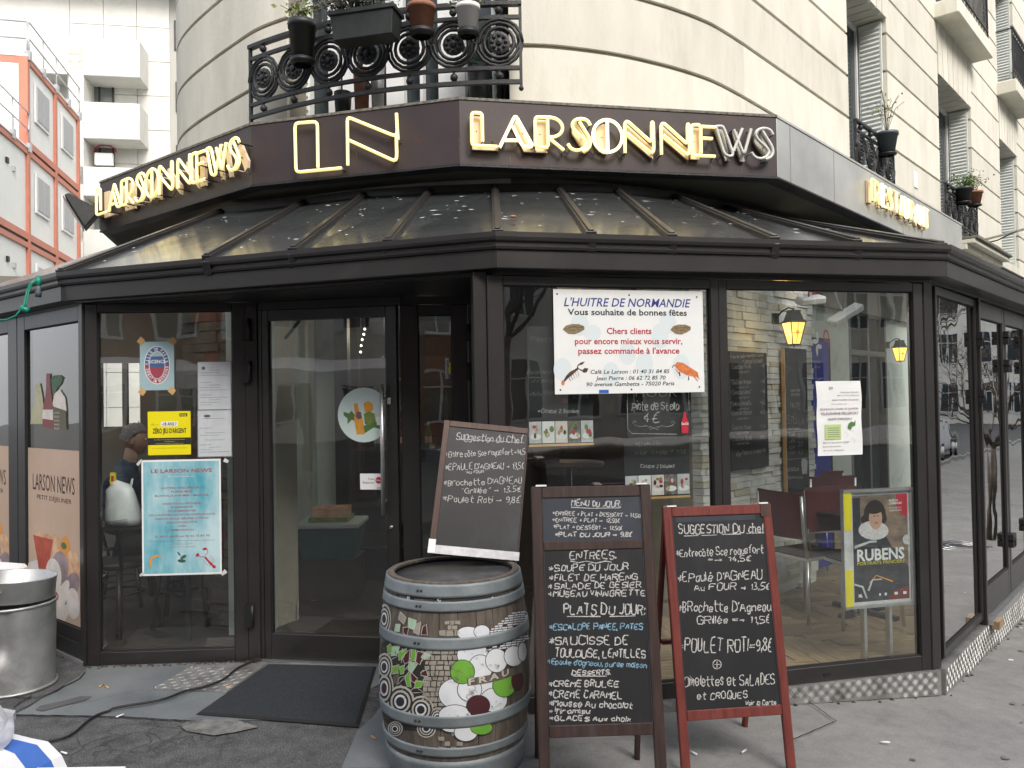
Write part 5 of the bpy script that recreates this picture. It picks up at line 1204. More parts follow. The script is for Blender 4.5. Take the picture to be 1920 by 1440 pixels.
C('PLATS DU JOUR:', (1057, 1152), (1208, 1153), 19, w=.007); Ln([(1063, 1156), (1126, 1156)]); Ln([(1143, 1156), (1192, 1155)])
C('*ESCALOPE PANÉE, PATES', (1029, 1181), (1205, 1180), 11, mat='chalk_blue')
C('*SAUCISSE DE', (1028, 1210), (1176, 1208), 16, w=.0065); C('TOULOUSE, LENTILLES', (1040, 1232), (1210, 1234), 15, w=.0065)
C('*Epaule d\'agneau, puree maison', (1026, 1245), (1212, 1253), 10, mat='chalk_blue', w=.005)
C('DESSERTS.', (1072, 1266), (1144, 1265), 8, w=.006); Ln([(1075, 1268), (1138, 1268)], w=.004)
C('*CRÈME BRULÉE', (1029, 1288), (1160, 1288), 12); C('*CRÈME CARAMEL', (1027, 1308), (1166, 1310), 13); C('*Mousse Au chocolat', (1029, 1324), (1185, 1329), 12); C('*Tiramisu', (1029, 1339), (1105, 1338), 9); C('*GLACES Aux choix', (1030, 1351), (1182, 1353), 9)
mb.build('chalk_writing', parent=AB1, M=Mt1)
# red board
AB2, Mt2, pn2 = aboard('a_board', 'red framed A-board with the chef suggestions, standing right of the dark one', (.724, 3.555), (1.243, 3.62), 1.209, .532, R(10), 'red_wood', [(1.162, 1.207), (.258, .302)], 'white_plastic', fw=.042)
MW = mw(AB2) @ Mt2
mb = MB(); C = lambda *a, **k: chalk_px(mb, MW, *a, **k); Ln = lambda *a, **k: line_px(mb, MW, *a, **k)
C('SUGGESTION DU chef', (1273, 1002), (1435, 998), 17, w=.007); 
for a, b in (((1283, 1005), (1310, 1004)), ((1316, 1004), (1345, 1003)), ((1354, 1002), (1390, 1001)), ((1400, 1000), (1435, 999))): Ln([a, b])
C('*Entrecôte Sce roquefort', (1268, 1045), (1431, 1037), 15); C('=> 14,5€', (1328, 1054), (1408, 1052), 11)
C('*EPaulé D\'AGNEAU', (1270, 1092), (1430, 1085), 17, w=.0065); C('Au FOUR > 13,5€', (1303, 1107), (1443, 1106), 13)
C('*BRochette D\'Agneau', (1270, 1147), (1445, 1146), 18, w=.0065); C('GRillée => 11,5€', (1306, 1170), (1443, 1168), 14)
C('*POULET ROTI=9,8€', (1273, 1223), (1447, 1222), 25, w=.007)
Ln([(1345 + 8 * math.cos(t * .52), 1246 + 8.5 * math.sin(t * .52)) for t in range(13)]); Ln([(1345, 1240), (1345, 1252)]); Ln([(1339, 1246), (1351, 1246)])
C('Omelettes et SALADES', (1283, 1286), (1453, 1284), 20, w=.006); C('et CROQUES', (1308, 1312), (1401, 1309), 13); C('Voir la Carte', (1398, 1323), (1455, 1322), 9)
mb.build('chalk_writing', parent=AB2, M=Mt2)
mb = MB(); z = 1.1; mb.box(.06, .45, .0045, .0058, 1.135, 1.158, 'slate_blue'); mb.build('worn_edge', parent=AB2, M=Mt2)
mb = MB(); mb.box(.478, .5235, -.002, .025, 1.15, 1.2095, 'brown_wood'); mb.build('chipped_corner', parent=AB2, M=Mt2)
# board on top of the barrel, tilted, leaning against the glazing corner
TL, TR, BL, BRr = atY(833, 787, 3.99), atY(987, 793, 4.02), atY(803, 1035, 3.79), atY(972, 1050, 3.82)
ex = (BRr - BL).normalized(); up = (TL - BL); ey = ex.cross(up).normalized() * -1; ez = ex.cross(ey) * 1.0
ey = up.cross(ex).normalized() * -1
if ey.y < 0: ey = -ey
ez = ex.cross(ey)
MB3 = Matrix(((ex.x, ey.x, ez.x, BL.x), (ex.y, ey.y, ez.y, BL.y), (ex.z, ey.z, ez.z, BL.z), (0, 0, 0, 1)))
AB3 = thing('chalkboard', 'small brown framed chalkboard tilted on top of the barrel, taped along its lower edge', 'chalkboard', M=MB3)
W3, H3 = (BRr - BL).length, (MB3.inverted() @ TL).z; sk = (MB3.inverted() @ TL).x
qx = lambda x, z: x + sk * z / H3 * (1 - .0)
def sbox(mb, x0, x1, y0, y1, z0, z1, mat):
    mb.hexa([(qx(x0, z0), y0, z0), (qx(x1, z0), y0, z0), (qx(x1, z0), y1, z0), (qx(x0, z0), y1, z0)], [(qx(x0, z1), y0, z1), (qx(x1, z1), y0, z1), (qx(x1, z1), y1, z1), (qx(x0, z1), y1, z1)], mat)
mb = MB(); sbox(mb, .03, W3 - .006, .006, .014, .03, H3 - .03, 'slate'); mb.build('writing_panel', parent=AB3)
for a in ((0, .03, 0, H3), (W3 - .006, W3, 0, H3)): mb = MB(); sbox(mb, a[0], a[1], 0, .022, a[2], a[3], 'brown_wood'); mb.build('upright', parent=AB3, bevel=.002)
for a in ((.03, W3 - .006, H3 - .03, H3), (.03, W3 - .006, 0, .03)): mb = MB(); sbox(mb, a[0], a[1], .001, .02, a[2], a[3], 'brown_wood'); mb.build('rail', parent=AB3, bevel=.002)
mb = MB(); sbox(mb, -.004, W3 + .002, -.003, -.0005, -.004, .036, 'tape'); sbox(mb, -.004, .03, -.0042, -.0031, -.002, .062, 'paper_white'); mb.build('tape', parent=AB3, fix=True)
MW = MB3; mb = MB(); C = lambda *a, **k: chalk_px(mb, MW, *a, **k); Ln = lambda *a, **k: line_px(mb, MW, *a, **k)
C('Suggestion du Chef.', (855, 823), (982, 832), 14, w=.005); Ln([(862, 823), (920, 826), (980, 830)], w=.004)
C('*Entre côte Sce roquefort>14,5', (834, 857), (984, 851), 11, w=.0042); C('*EPAULE D\'AGNEAU > 13,5€', (834, 881), (982, 878), 12, w=.0042); C('"AU FOUR"', (872, 888), (910, 886), 5, w=.0035)
C('*Brochette D\'AGNEAU', (832, 912), (978, 905), 12, w=.0042); C('"Grillée" > 13,5€', (865, 925), (976, 921), 10, w=.0042); C('*Poulet Roti > 9,8€', (829, 941), (974, 943), 12, w=.0042)
mb.build('chalk_writing', parent=AB3)

# ================================================================ galvanised bin
BN = thing('rubbish_bin', 'dented galvanised metal rubbish bin at the left edge of the pavement', 'bin', tuple(atZ(26, 1286, 0)))
rb = .222
mb = MB(); vs = []; fs = []; NN, K = 64, 20
for k in range(K + 1):
    z = .49 * k / K
    for i in range(NN):
        a = 2 * math.pi * i / NN; r = rb * (.97 + .03 * k / K)
        dd = 0
        for (ca, cz, sa, sz, am) in ((R(-95), .27, .3, .05, .04), (R(-68), .33, .1, .13, .022), (R(-112), .2, .2, .1, .02), (R(-52), .12, .12, .1, .012), (R(-80), .14, .2, .08, -.012)):
            dd += am * math.exp(-((a - 2 * math.pi - ca) if a > math.pi else (a - ca)) ** 2 / (2 * sa * sa) - (z - cz) ** 2 / (2 * sz * sz))
        rr = r - dd; vs.append((rr * math.cos(a), rr * math.sin(a), z + .004))
for k in range(K):
    for i in range(NN): fs.append((k * NN + i, k * NN + (i + 1) % NN, (k + 1) * NN + (i + 1) % NN, (k + 1) * NN + i))
mb.add(vs, fs, 'zinc', True); mb.build('body', parent=BN)
for z in (.0, .48): mb = MB(); mb.tube([(rb * 1.005 * math.cos(t * .1963), rb * 1.005 * math.sin(t * .1963), z + .01) for t in range(32)], .009, 6, 'zinc', True); mb.build('bead', parent=BN)
mb = MB(); mb.T = Matrix.Translation((0, 0, .51)) @ Matrix.Rotation(R(3), 4, 'Y') @ Matrix.Rotation(R(-2), 4, 'X')
mb.lathe([(.001, .0), (rb * .9, .0), (rb * .965, .01), (rb * .985, .125), (rb * 1.0, .13), (rb * 1.0, .137), (rb * .975, .135), (rb * .94, .03), (rb * .88, .02), (.001, .02)], 48, 'zinc', caps=False)
mb.tube([(rb * 1.0 * math.cos(R(a)), rb * 1.0 * math.sin(R(a)), .06 + (.0 if abs(a + 96) < 16 else .022)) for a in range(-118, -72, 4)], .006, 6, 'zinc'); mb.build('insert', parent=BN)
mb = MB()
for k in range(7): a = rnd.uniform(0, 6); mb.hexa([(.05 * math.cos(a + q) + rnd.uniform(-.1, .1), .05 * math.sin(a + q) + rnd.uniform(-.08, .08), .535) for q in (0, 1.5, 3, 4.5)], [(.05 * math.cos(a + q) + .02, .05 * math.sin(a + q), .56) for q in (0, 1.5, 3, 4.5)], 'paper')
mb.build('waste_paper', parent=BN, kind='stuff')
PP = thing('paper_stack', 'stack of white papers on a box at the left edge behind the bin', 'papers', tuple(atY(5, 1066, 5.25)))
mb = MB(); mb.box(-.2, .05, 0, .2, -.05, -.03, 'paper'); mb.hexa([(-.2, 0, -.029), (.06, .01, -.029), (.05, .19, -.029), (-.2, .2, -.029)], [(-.2, 0, .01), (.03, .02, -.008), (.03, .19, -.008), (-.2, .2, .01)], 'paper'); mb.build('sheets', parent=PP)
mb = MB(); mb.box(-.22, .04, .01, .22, -PP.location.z, -.0505, 'room_dark'); mb.build('box', parent=PP)

# ================================================================ things lying on the pavement
P = [atZ(x, y, .006) for x, y in ((503, 1246), (706, 1251), (672, 1364), (368, 1340))]
mb = MB(); n = 4; th = .009
ce = sum(P, Vector()) / 4; inn = [ce + (p - ce) * .955 for p in P]
mb.add([(p.x, p.y, .0055) for p in P] + [(p.x, p.y, .009) for p in P] + [(p.x, p.y, .0165) for p in inn], [(0, 1, 5, 4), (1, 2, 6, 5), (2, 3, 7, 6), (3, 0, 4, 7), (4, 5, 9, 8), (5, 6, 10, 9), (6, 7, 11, 10), (7, 4, 8, 11)], 'rubber')
mb.add([(p.x, p.y, .0165) for p in inn], [(0, 1, 2, 3)], 'mat_black'); o = mb.build('door_mat', fix=True); tag(o, 'large black doormat with rubber edge lying in front of the glass door', 'doormat')
P = [atZ(x, y, .006) for x, y in ((286, 1292), (355, 1251), (503, 1243), (424, 1299))]
TP = thing('tread_plate', 'square of chequered aluminium plate on the ground left of the doormat', 'metal plate', tuple(P[0]))
mb = MB(); o0 = P[0]; mb.add([(p.x - o0.x, p.y - o0.y, -.001) for p in P] + [(p.x - o0.x, p.y - o0.y, .004) for p in P], [(3, 2, 1, 0), (4, 5, 6, 7), (0, 1, 5, 4), (1, 2, 6, 5), (2, 3, 7, 6), (3, 0, 4, 7)], 'treadplate'); mb.build('plate', parent=TP, fix=True)
mb = MB(); e1 = (P[3] - P[0]); e2 = (P[1] - P[0]); nx_, ny_ = int(e1.length / .04), int(e2.length / .04)
for i in range(nx_):
    for j in range(ny_):
        c = e1 * ((i + .5) / nx_) + e2 * ((j + .5) / ny_); d = (e1.normalized() + e2.normalized() * (1 if (i + j) % 2 else -1)).normalized(); n_ = Vector((-d.y, d.x, 0))
        a, b = c - d * .014, c + d * .014
        mb.add([(a.x - n_.x * .003, a.y - n_.y * .003, .0042), (b.x - n_.x * .003, b.y - n_.y * .003, .0042), (b.x + n_.x * .003, b.y + n_.y * .003, .0042), (a.x + n_.x * .003, a.y + n_.y * .003, .0042), (a.x, a.y, .0068), (b.x, b.y, .0068)], [(0, 1, 5, 4), (3, 4, 5, 2), (0, 4, 3), (1, 2, 5)], 'treadplate')
mb.build('chequer_relief', parent=TP, kind='stuff')
for k in ((292, 1290), (352, 1293), (360, 1252)):
    p = atZ(k[0], k[1], .01) - o0; mb = MB(); mb.ball((p.x, p.y, .006), .008, 'zinc', 6); mb.build('bolt', parent=TP)
cab = [(0, 1399), (80, 1392), (130, 1380), (165, 1352), (190, 1338), (230, 1328), (300, 1316), (350, 1298), (385, 1290), (420, 1276), (445, 1256), (478, 1241), (490, 1239)]
Q = cr([(p.x, p.y) for p in [atZ(x, y, .012) for x, y in cab]], 5)
mb = MB(); mb.tube([(x, y, .014 + (.008 if y > 4.3 else 0)) for x, y in Q], .0065, 7, 'cable'); o = mb.build('power_cable'); tag(o, 'thin black cable snaking from the door frame across the pavement to the left edge', 'cable')
# striped cloth on the stall in the near left corner
ST = thing('market_stall', 'stall top under a blue and white striped cloth in the near left corner', 'stall', tuple(atY(20, 1400, 2.0)))
pm('stripe_blue', (.03, .11, .42), (.045, .15, .52), 9, .5); pm('stripe_white', (.68, .7, .72), (.78, .79, .8), 9, .5)
L0 = ST.location; mb = MB()
edge = [(-60, 1330), (-20, 1348), (20, 1366), (60, 1383), (90, 1397), (116, 1425), (135, 1460)]
E1 = [atY(x, y, 2.02 + i * .0) for i, (x, y) in enumerate(edge)]
n = len(E1); NV = 26
rows = []
for k in range(NV + 1):
    t = k / NV; rows.append([p + Vector((-.34 * t, -.62 * t, -.03 * t * t - .012 * math.sin(t * 9 + i))) for i, p in enumerate(E1)])
# stripes run along the rows
st_b = [.0, .05, .17, .30, .43, .56, .70, .84, 1.01]
for k in range(NV):
    for i in range(n - 1):
        t = (k + .5) / NV; idx = (1, 0, 0, 1, 1, 0, 0, 0, 1, 1, 1, 0, 0, 0, 1, 1, 1, 0, 0, 0, 1, 1, 1, 0, 0, 0)[k % 26]
        q = [rows[k][i] - L0, rows[k][i + 1] - L0, rows[k + 1][i + 1] - L0, rows[k + 1][i] - L0]
        mb.add(q, [(0, 1, 2, 3)], 'stripe_blue' if idx % 2 == 0 else 'stripe_white', True)
mb.build('striped_cloth', parent=ST)
mb = MB(); a, b = atY(150, 1438, 1.9) - L0, atY(236, 1437, 1.9) - L0; mb.hexa([a + Vector((-.2, -.4, -.02)), b + Vector((-.05, -.4, -.02)), b + Vector((0, 0, -.02)), a + Vector((-.1, 0, -.02))], [a + Vector((-.2, -.4, .0)), b + Vector((-.05, -.4, .0)), b, a + Vector((-.1, 0, 0))], 'paper_white'); mb.build('table_board', parent=ST, fix=True)
mb = MB(); mb.box(-.35, -.3, -.5, -.45, -L0.z, -.03, 'alu'); mb.box(.0, .05, -.5, -.45, -L0.z, -.06, 'alu'); mb.build('leg', parent=ST)
BG = thing('plastic_bag', 'crumpled clear plastic bag lying on the striped cloth at the left edge', 'plastic bag', tuple(atY(-14, 1362, 1.95)))
mb = MB(); vs = []; fs = []
for i in range(9):
    for j in range(14):
        a = j / 14 * 2 * math.pi; v = i / 8 * math.pi; r = .05 * (1 + rnd.uniform(-.3, .2)); vs.append((r * math.sin(v) * math.cos(a), r * math.sin(v) * math.sin(a), -r * math.cos(v) * 1.1))
for i in range(8):
    for j in range(14): fs.append((i * 14 + j, i * 14 + (j + 1) % 14, (i + 1) * 14 + (j + 1) % 14, (i + 1) * 14 + j))
mb.add(vs, fs, 'bag_film', False); mb.build('film', parent=BG)
# green cable with lamp holder on the gutter
GC = thing('green_light_cable', 'green fairground light cable with empty black lamp holder hooked on the left gutter', 'cable', (0, 0, 0))
pts = [(-4, 600), (12, 600), (30, 592), (41, 578), (46, 570), (50, 548), (57, 532), (66, 524)]
Q = [atY(x, y, 5.02 + (y - 520) * -.001) for x, y in pts]; mb = MB(); mb.tube([tuple(v) for v in Q], .006, 7, 'green_plastic'); mb.tube([tuple(v + Vector((.012, 0, .0))) for v in Q[3:]], .005, 6, 'green_plastic'); mb.build('flex', parent=GC)
a, b = atY(39, 577, 4.97), atY(54, 583, 4.97); mb = MB(); mb.tube([a, b], .018, 8, 'green_plastic'); mb.build('plug', parent=GC)
a, b, c, d = atY(72, 518, 5.0), atY(72.5, 536, 4.99), atY(72, 548, 4.99), atY(71.5, 557, 4.99)
mb = MB(); mb.tube([a, b], .014, 10, 'green_plastic'); mb.build('socket', parent=GC)
mb = MB(); mb.tube([b, (b + c) / 2, c, d], [.013, .013, .02, .017], 10, 'grey_pot'); mb.build('lamp_holder', parent=GC)

# ================================================================ notices and posters
def sheet(fr, a, b, y, label, name='notice', cat='notice', mat='paper', group=None, th=.0012):
    """a sheet stuck on the plane y of a facade frame; a, b are photo pixels of two opposite corners"""
    x0, z1 = fr.px(a[0], a[1], y); x1, z0 = fr.px(b[0], b[1], y)
    t = thing(name, label, cat, M=fr.M @ T3(x0, y, z0), group=group); W_, H_ = x1 - x0, z1 - z0
    mb = MB(); mb.box(0, W_, 0, th, 0, H_, mat); mb.build('sheet', parent=t)
    return t, W_, H_
G_ = .012
# big white oyster poster
t, W_, H_ = sheet(FF, (1037, 542), (1321, 735), .006, 'big white poster with blue heading and shellfish, high in the left front pane', 'poster', 'poster', 'paper_white')
pm('ink_blue', (.035, .05, .25), rough=.5); pm('ink_black', (.02, .02, .022), rough=.5); pm('ink_red', (.45, .02, .04), rough=.5); pm('ink_grey', (.28, .29, .31), rough=.6)
pm('oyster', (.16, .11, .05), (.3, .23, .13), 60, .7); pm('lobster_dark', (.03, .022, .02), (.12, .05, .03), 50, .6); pm('crab', (.55, .12, .03), (.7, .25, .08), 50, .6); pm('pale_blue', (.66, .74, .76), rough=.6)
u = lambda px_: (px_ - 1037) / 284 * W_; v = lambda py_: (735 - py_) / 193 * H_
mb = MB()
for k in range(9): mb.oval(u(1060 + k * 28 + rnd.uniform(-9, 9)), v(640 + rnd.uniform(-50, 60)), .05, .05 + rnd.uniform(-.01, .02), -.0003 - k * .00002, 'pale_blue', 18)
mb.build('pattern', parent=t)
mb = MB()
text(mb, "L'HUITRE DE NORMANDIE", u(1056), v(573), .047, 'ink_blue', width=u(1297) - u(1056), shear=.25, bold=.012)
text(mb, 'Vous souhaite de bonnes fêtes', u(1063), v(589), .034, 'ink_black', width=u(1289) - u(1063), bold=.018)
text(mb, 'Chers clients', u(1177), v(624), .034, 'ink_red', width=u(1220) - u(1135), al='C', bold=.018)
text(mb, 'pour encore mieux vous servir,', u(1075), v(643), .034, 'ink_red', width=u(1279) - u(1075), bold=.018)
text(mb, "passez commande à l'avance", u(1081), v(661), .034, 'ink_red', width=u(1273) - u(1081), bold=.018)
text(mb, 'Café Le Larson : 01 40 31 84 85', u(1103), v(698), .022, 'ink_black', width=u(1253) - u(1103), shear=.2, bold=.008)
text(mb, 'Jean Pierre : 06 62 72 85 70', u(1112), v(710), .022, 'ink_black', width=u(1245) - u(1112), shear=.2, bold=.008)
text(mb, '90 avenue Gambetta - 75020 Paris', u(1095), v(721), .022, 'ink_black', width=u(1262) - u(1095), shear=.2, bold=.008)
mb.build('lettering', parent=t)
mb = MB()
for cx in (1073, 1276):
    mb.flat([(u(cx + a), v(615 + b)) for a, b in ((-20, 1), (-14, -6), (-4, -9), (10, -9), (20, -5), (20, 1), (12, 6), (2, 10), (-10, 9))][::-1], -.001, 'oyster')
    ribbon(mb, [(u(cx - 15), v(615)), (u(cx), v(611)), (u(cx + 16), v(613))], .003, 'lobster_dark', -.0015)
    ribbon(mb, [(u(cx - 10), v(619)), (u(cx + 2), v(617)), (u(cx + 14), v(616))], .002, 'lobster_dark', -.0015)
mb.build('oyster_picture', parent=t)
def blobs_(mb, pts, r, mat, y):
    for (x, z), q in zip(pts, r): mb.oval(x, z, q, q, y, mat, 12)
mb = MB(); body = [(1054, 711), (1060, 703), (1067, 697), (1074, 692), (1081, 687)]
ribbon(mb, [(u(a), v(b)) for a, b in body], .022, 'lobster_dark', -.001); mb.oval(u(1052), v(714), .009, .014, -.0012, 'crab', 12)
ribbon(mb, [(u(1078), v(688)), (u(1080), v(682)), (u(1088), v(678))], .008, 'lobster_dark', -.0011); ribbon(mb, [(u(1082), v(689)), (u(1088), v(692)), (u(1092), v(690))], .008, 'lobster_dark', -.0011)
mb.flat([(u(a), v(b)) for a, b in ((1080, 681), (1085, 677), (1093, 675), (1088, 681))], -.0012, 'lobster_dark'); mb.flat([(u(a), v(b)) for a, b in ((1087, 692), (1092, 687), (1099, 688), (1096, 695), (1090, 696))], -.0012, 'lobster_dark')
for k in range(5): ribbon(mb, [(u(1062 + k * 4), v(702 - k * 3)), (u(1066 + k * 4), v(711 - k * 2))], .003, 'lobster_dark', -.0011)
mb.build('lobster_picture', parent=t)
mb = MB(); mb.flat([(u(a), v(b)) for a, b in ((1262, 684), (1268, 677), (1280, 679), (1294, 688), (1308, 697), (1310, 706), (1300, 705), (1285, 702), (1272, 695))][::-1], -.001, 'crab')
for k, (a, b, c, d) in enumerate(((1264, 690, 1272, 700), (1272, 696, 1273, 704), (1300, 704, 1308, 714), (1290, 704, 1290, 712), (1305, 703, 1311, 710), (1262, 682, 1258, 688))): ribbon(mb, [(u(a), v(b)), (u(c), v(d))], .008, 'crab' if k % 2 == 0 else 'lobster_dark', -.0012)
mb.build('crab_picture', parent=t)
mb = MB()
for a, b in ((1044, 551), (1178, 551), (1309, 553), (1047, 727), (1179, 728), (1311, 725)): mb.oval(u(a), v(b), .005, .005, -.0015, 'ink_black', 8)
mb.rect(u(1118), u(1136), v(728), v(734), -.0016, 'stripe_blue'); mb.build('eyelet', parent=t)
# turquoise restaurant poster
pm('turquoise', (.0, .3, .4), (.5, .68, .72), 2.2, .5, stretch=(1.6, 1, .6)); pm('salmon', (.35, .1, .13), rough=.6); pm('orange_ink', (.7, .3, .06), rough=.6); pm('mussel', (.02, .08, .07), (.1, .16, .08), 40, .6)
t, W_, H_ = sheet(LW, (265, 863), (416, 1076), -.003, 'turquoise seafood poster taped low on the left window', 'poster', 'poster', 'paper_white')
mb = MB(); mb.rect(.011, W_ - .011, .012, H_ - .012, -.0003, 'turquoise'); mb.build('background', parent=t)
u = lambda px_: (px_ - 265) / 151 * W_; v = lambda py_: (1076 - py_) / 213 * H_
mb = MB(); tt = lambda s, y, w_, h=.012, m='salmon', b=.012: text(mb, s, W_ / 2 + .002, v(y), h, m, width=w_ / 151 * W_, al='C', bold=b)
tt('LE LARSON NEWS', 887, 116, .024, b=.025); tt('Restaurant', 895, 50, .006, 'white_plastic', .0)
for s, y, w_ in (('HUITRES FINE SPÉCIALS', 917, 78), ('PLEINE MER', 924, 40), ('BLANVILLE SUR MER / MARCHE', 931, 102), ('ASSIETTE DU PÊCHEUR', 946, 74), ('A DÉGUSTER', 952.5, 42), ('OU A EMPORTER', 959.5, 54), ('LES 6 HUITRES CREVETTES ROSES,BULOTS', 966.5, 126), ('PAIN DE SEIGLE ,BEURRE ,CITRON', 973.5, 100), ('SAUCE ÉCHALOTTE', 980.5, 58), ('17€50', 987.5, 16), ('COMMANDES AU :', 994.5, 52), ('01 40 31 84 85 ou 06 62 72 85 70', 1006, 104)): tt(s, y, w_, .0125)
tt('Pour vos plateaux fruits de mer, commander à l\'avance au', 1013.5, 122, .007, b=0); tt('même prix, sucre', 1019.5, 40, .007, b=0); tt('à midi et soir appelez', 1025, 48, .007, b=0)
mb.build('lettering', parent=t)
mb = MB(); ribbon(mb, [(u(279 + 3), v(1060)), (u(280), v(1050)), (u(285), v(1042)), (u(293), v(1039)), (u(300), v(1040))], .02, 'orange_ink', -.001); mb.build('shrimp_picture', parent=t)
mb = MB(); mb.oval(u(343), v(1043), .022, .01, -.001, 'mussel', 14, .5); mb.oval(u(340), v(1050), .026, .011, -.0012, 'mussel', 14, -.1); mb.oval(u(335), v(1037), .016, .006, -.0011, 'mussel', 12, -.9); mb.build('mussel_picture', parent=t)
mb = MB(); ribbon(mb, [(u(384), v(1044)), (u(391), v(1052)), (u(398), v(1059))], .02, 'ink_red', -.001); mb.oval(u(401), v(1062), .014, .01, -.0012, 'ink_red', 12, -.7)
for P in (((383, 1043), (376, 1044), (370, 1039)), ((385, 1041), (390, 1035), (388, 1029))): ribbon(mb, [(u(a), v(b)) for a, b in P], .006, 'ink_red', -.0011)
mb.oval(u(370), v(1040), .013, .009, -.0013, 'ink_red', 12, .9); mb.oval(u(384), v(1029), .014, .008, -.0013, 'ink_red', 12, .2)
for k in range(4): ribbon(mb, [(u(386 + k * 3), v(1047 + k * 3)), (u(380 + k * 4), v(1056 + k * 2))], .002, 'ink_red', -.0011); ribbon(mb, [(u(388 + k * 3), v(1045 + k * 3)), (u(398 + k * 2), v(1042 + k * 3))], .002, 'ink_red', -.0011)
mb.build('lobster_picture', parent=t)
for a, b, g in (((257, 872), (266, 862), .03), ((420, 862), (428, 866), .02), ((415, 1078), (424, 1070), .02), ((262, 1080), (270, 1074), .02)):
    (x0, z0), (x1, z1) = LW.px(*a, -.0045), LW.px(*b, -.0045); mb = MB(); ribbon(mb, [(x0, z0), (x1, z1)], .028, 'tape', 0); o = mb.build('tape', M=LW.M @ T3(0, -.0045, 0)); o.parent = t; o.matrix_parent_inverse = mw(t).inverted()
# yellow notice
pm('yellow_paper', (.78, .68, .0), (.82, .73, .01), 3, .5)
t, W_, H_ = sheet(LW, (277, 772), (358, 852), .008, 'bright yellow notice against gambling on the left window', 'notice', 'notice', 'yellow_paper')
u = lambda a: (a - 277) / 81 * W_; v = lambda b: (852 - b) / 80 * H_
mb = MB(); mb.rect(0, W_, v(833.5), v(820.5), -.0004, 'ink_black'); mb.rect(u(301.5), u(333.5), v(799.5), v(790.5), -.0004, 'paper_white'); mb.rect(u(337), u(352), v(782), v(776), -.0004, 'ink_black'); mb.build('print', parent=t)
mb = MB(); text(mb, '-18 ANS ?', u(303.5), v(798), .021, 'ink_black', width=u(331) - u(303.5), bold=.02); text(mb, "ZÉRO JEU D'ARGENT", u(286), v(812), .031, 'ink_black', width=u(350) - u(286), bold=.03); text(mb, 'C----', u(284), v(797), .01, 'ink_black', width=.05); text(mb, 'FDJ', u(339), v(781), .012, 'yellow_paper', width=.035, bold=.02)
for y, w_ in ((824.5, 58), (828, 20), (831.5, 52)): text(mb, 'les jeux sont interdits aux mineurs jouer', u(318), v(y), .005, 'yellow_paper', width=w_ / 81 * W_, al='C')
text(mb, 'Jouer comporte des risques endettement isolement dependance', u(318), v(840), .004, 'ink_black', width=68 / 81 * W_, al='C'); mb.build('lettering', parent=t)
# licence sticker
pm('licence_bg', (.3, .43, .47), (.36, .5, .54), 3, .5); pm('lic_blue', (.06, .12, .28), rough=.5); pm('lic_red', (.33, .06, .09), rough=.5)
t, W_, H_ = sheet(LW, (262, 641), (327, 731), .006, 'pale blue licence notice with red and blue oval emblem, held by orange tape', 'notice', 'notice', 'licence_bg')
u = lambda a: (a - 262) / 65 * W_; v = lambda b: (731 - b) / 90 * H_
mb = MB(); cx, cz = u(294.5), v(684.5)
for k, (rx, rz, m_) in enumerate(((24.5, 35.5, 'paper_white'), (23.3, 34.2, 'lic_blue'))): mb.oval(cx, cz, rx / 65 * W_, rz / 90 * H_, -.0003 - k * .0001, m_, 36)
rx, rz = 23.3 / 65 * W_, 34.2 / 90 * H_
mb.flat([(cx + rx * math.cos(R(a)), cz + rz * math.sin(R(a))) for a in range(180, 361, 10)], -.0005, 'lic_red'); mb.oval(cx, cz, 15.5 / 65 * W_, 26 / 90 * H_, -.0006, 'paper_white', 30)
mb.oval(cx, cz, 14.5 / 65 * W_, 25 / 90 * H_, -.0007, 'lic_blue', 30); r1, r2 = 14.5 / 65 * W_, 25 / 90 * H_
mb.flat([(cx + r1 * math.cos(R(a)), cz + r2 * math.sin(R(a))) for a in range(190, 351, 10)], -.0008, 'lic_red'); mb.flat([(cx + r1 * math.cos(R(a)), cz + r2 * math.sin(R(a))) for a in range(40, 141, 10)], -.0008, 'licence_bg')
mb.build('emblem', parent=t)
mb = MB(); text(mb, 'LICENCE', cx, cz + .012, .022, 'paper_white', y=-.0012, width=.105, al='C', bold=.02)
def arctext(s, a0_, a1_, top_):
    n_ = len(s)
    for i, ch in enumerate(s):
        if ch == ' ': continue
        a = R(a0_ + (a1_ - a0_) * (i / (n_ - 1))); rr = 1.0 if top_ else 1.0; X = cx + 19 / 65 * W_ * math.cos(a) * rr; Z = cz + 30 / 90 * H_ * math.sin(a) * rr
        tx, tz = -19 / 65 * W_ * math.sin(a), 30 / 90 * H_ * math.cos(a); ro = math.atan2(-tz, -tx) if top_ else math.atan2(tz, tx)
        text(mb, ch, X + math.sin(ro) * .009, Z - math.cos(ro) * .009, .019, 'paper_white', y=-.0012, width=.011 if ch != 'I' else .004, al='C', bold=.02, rot=ro)
arctext('VILLE DE PARIS', 176, 12, True); arctext('DEBIT DE BOISSONS', 196, 352, False); mb.build('lettering', parent=t)
mb = MB()
for a, b in ((264, 639), (324, 639), (266, 734), (322, 732)):
    x, z = LW.px(a, b, .005); mb.prism([(x - .025, z - .005), (x + .005, z - .03), (x + .028, z), (x + .0, z + .028)], 0, .0008, 'kraft')
o = mb.build('tape', M=LW.M @ T3(0, .0045, 0)); o.parent = t; o.matrix_parent_inverse = mw(t).inverted()
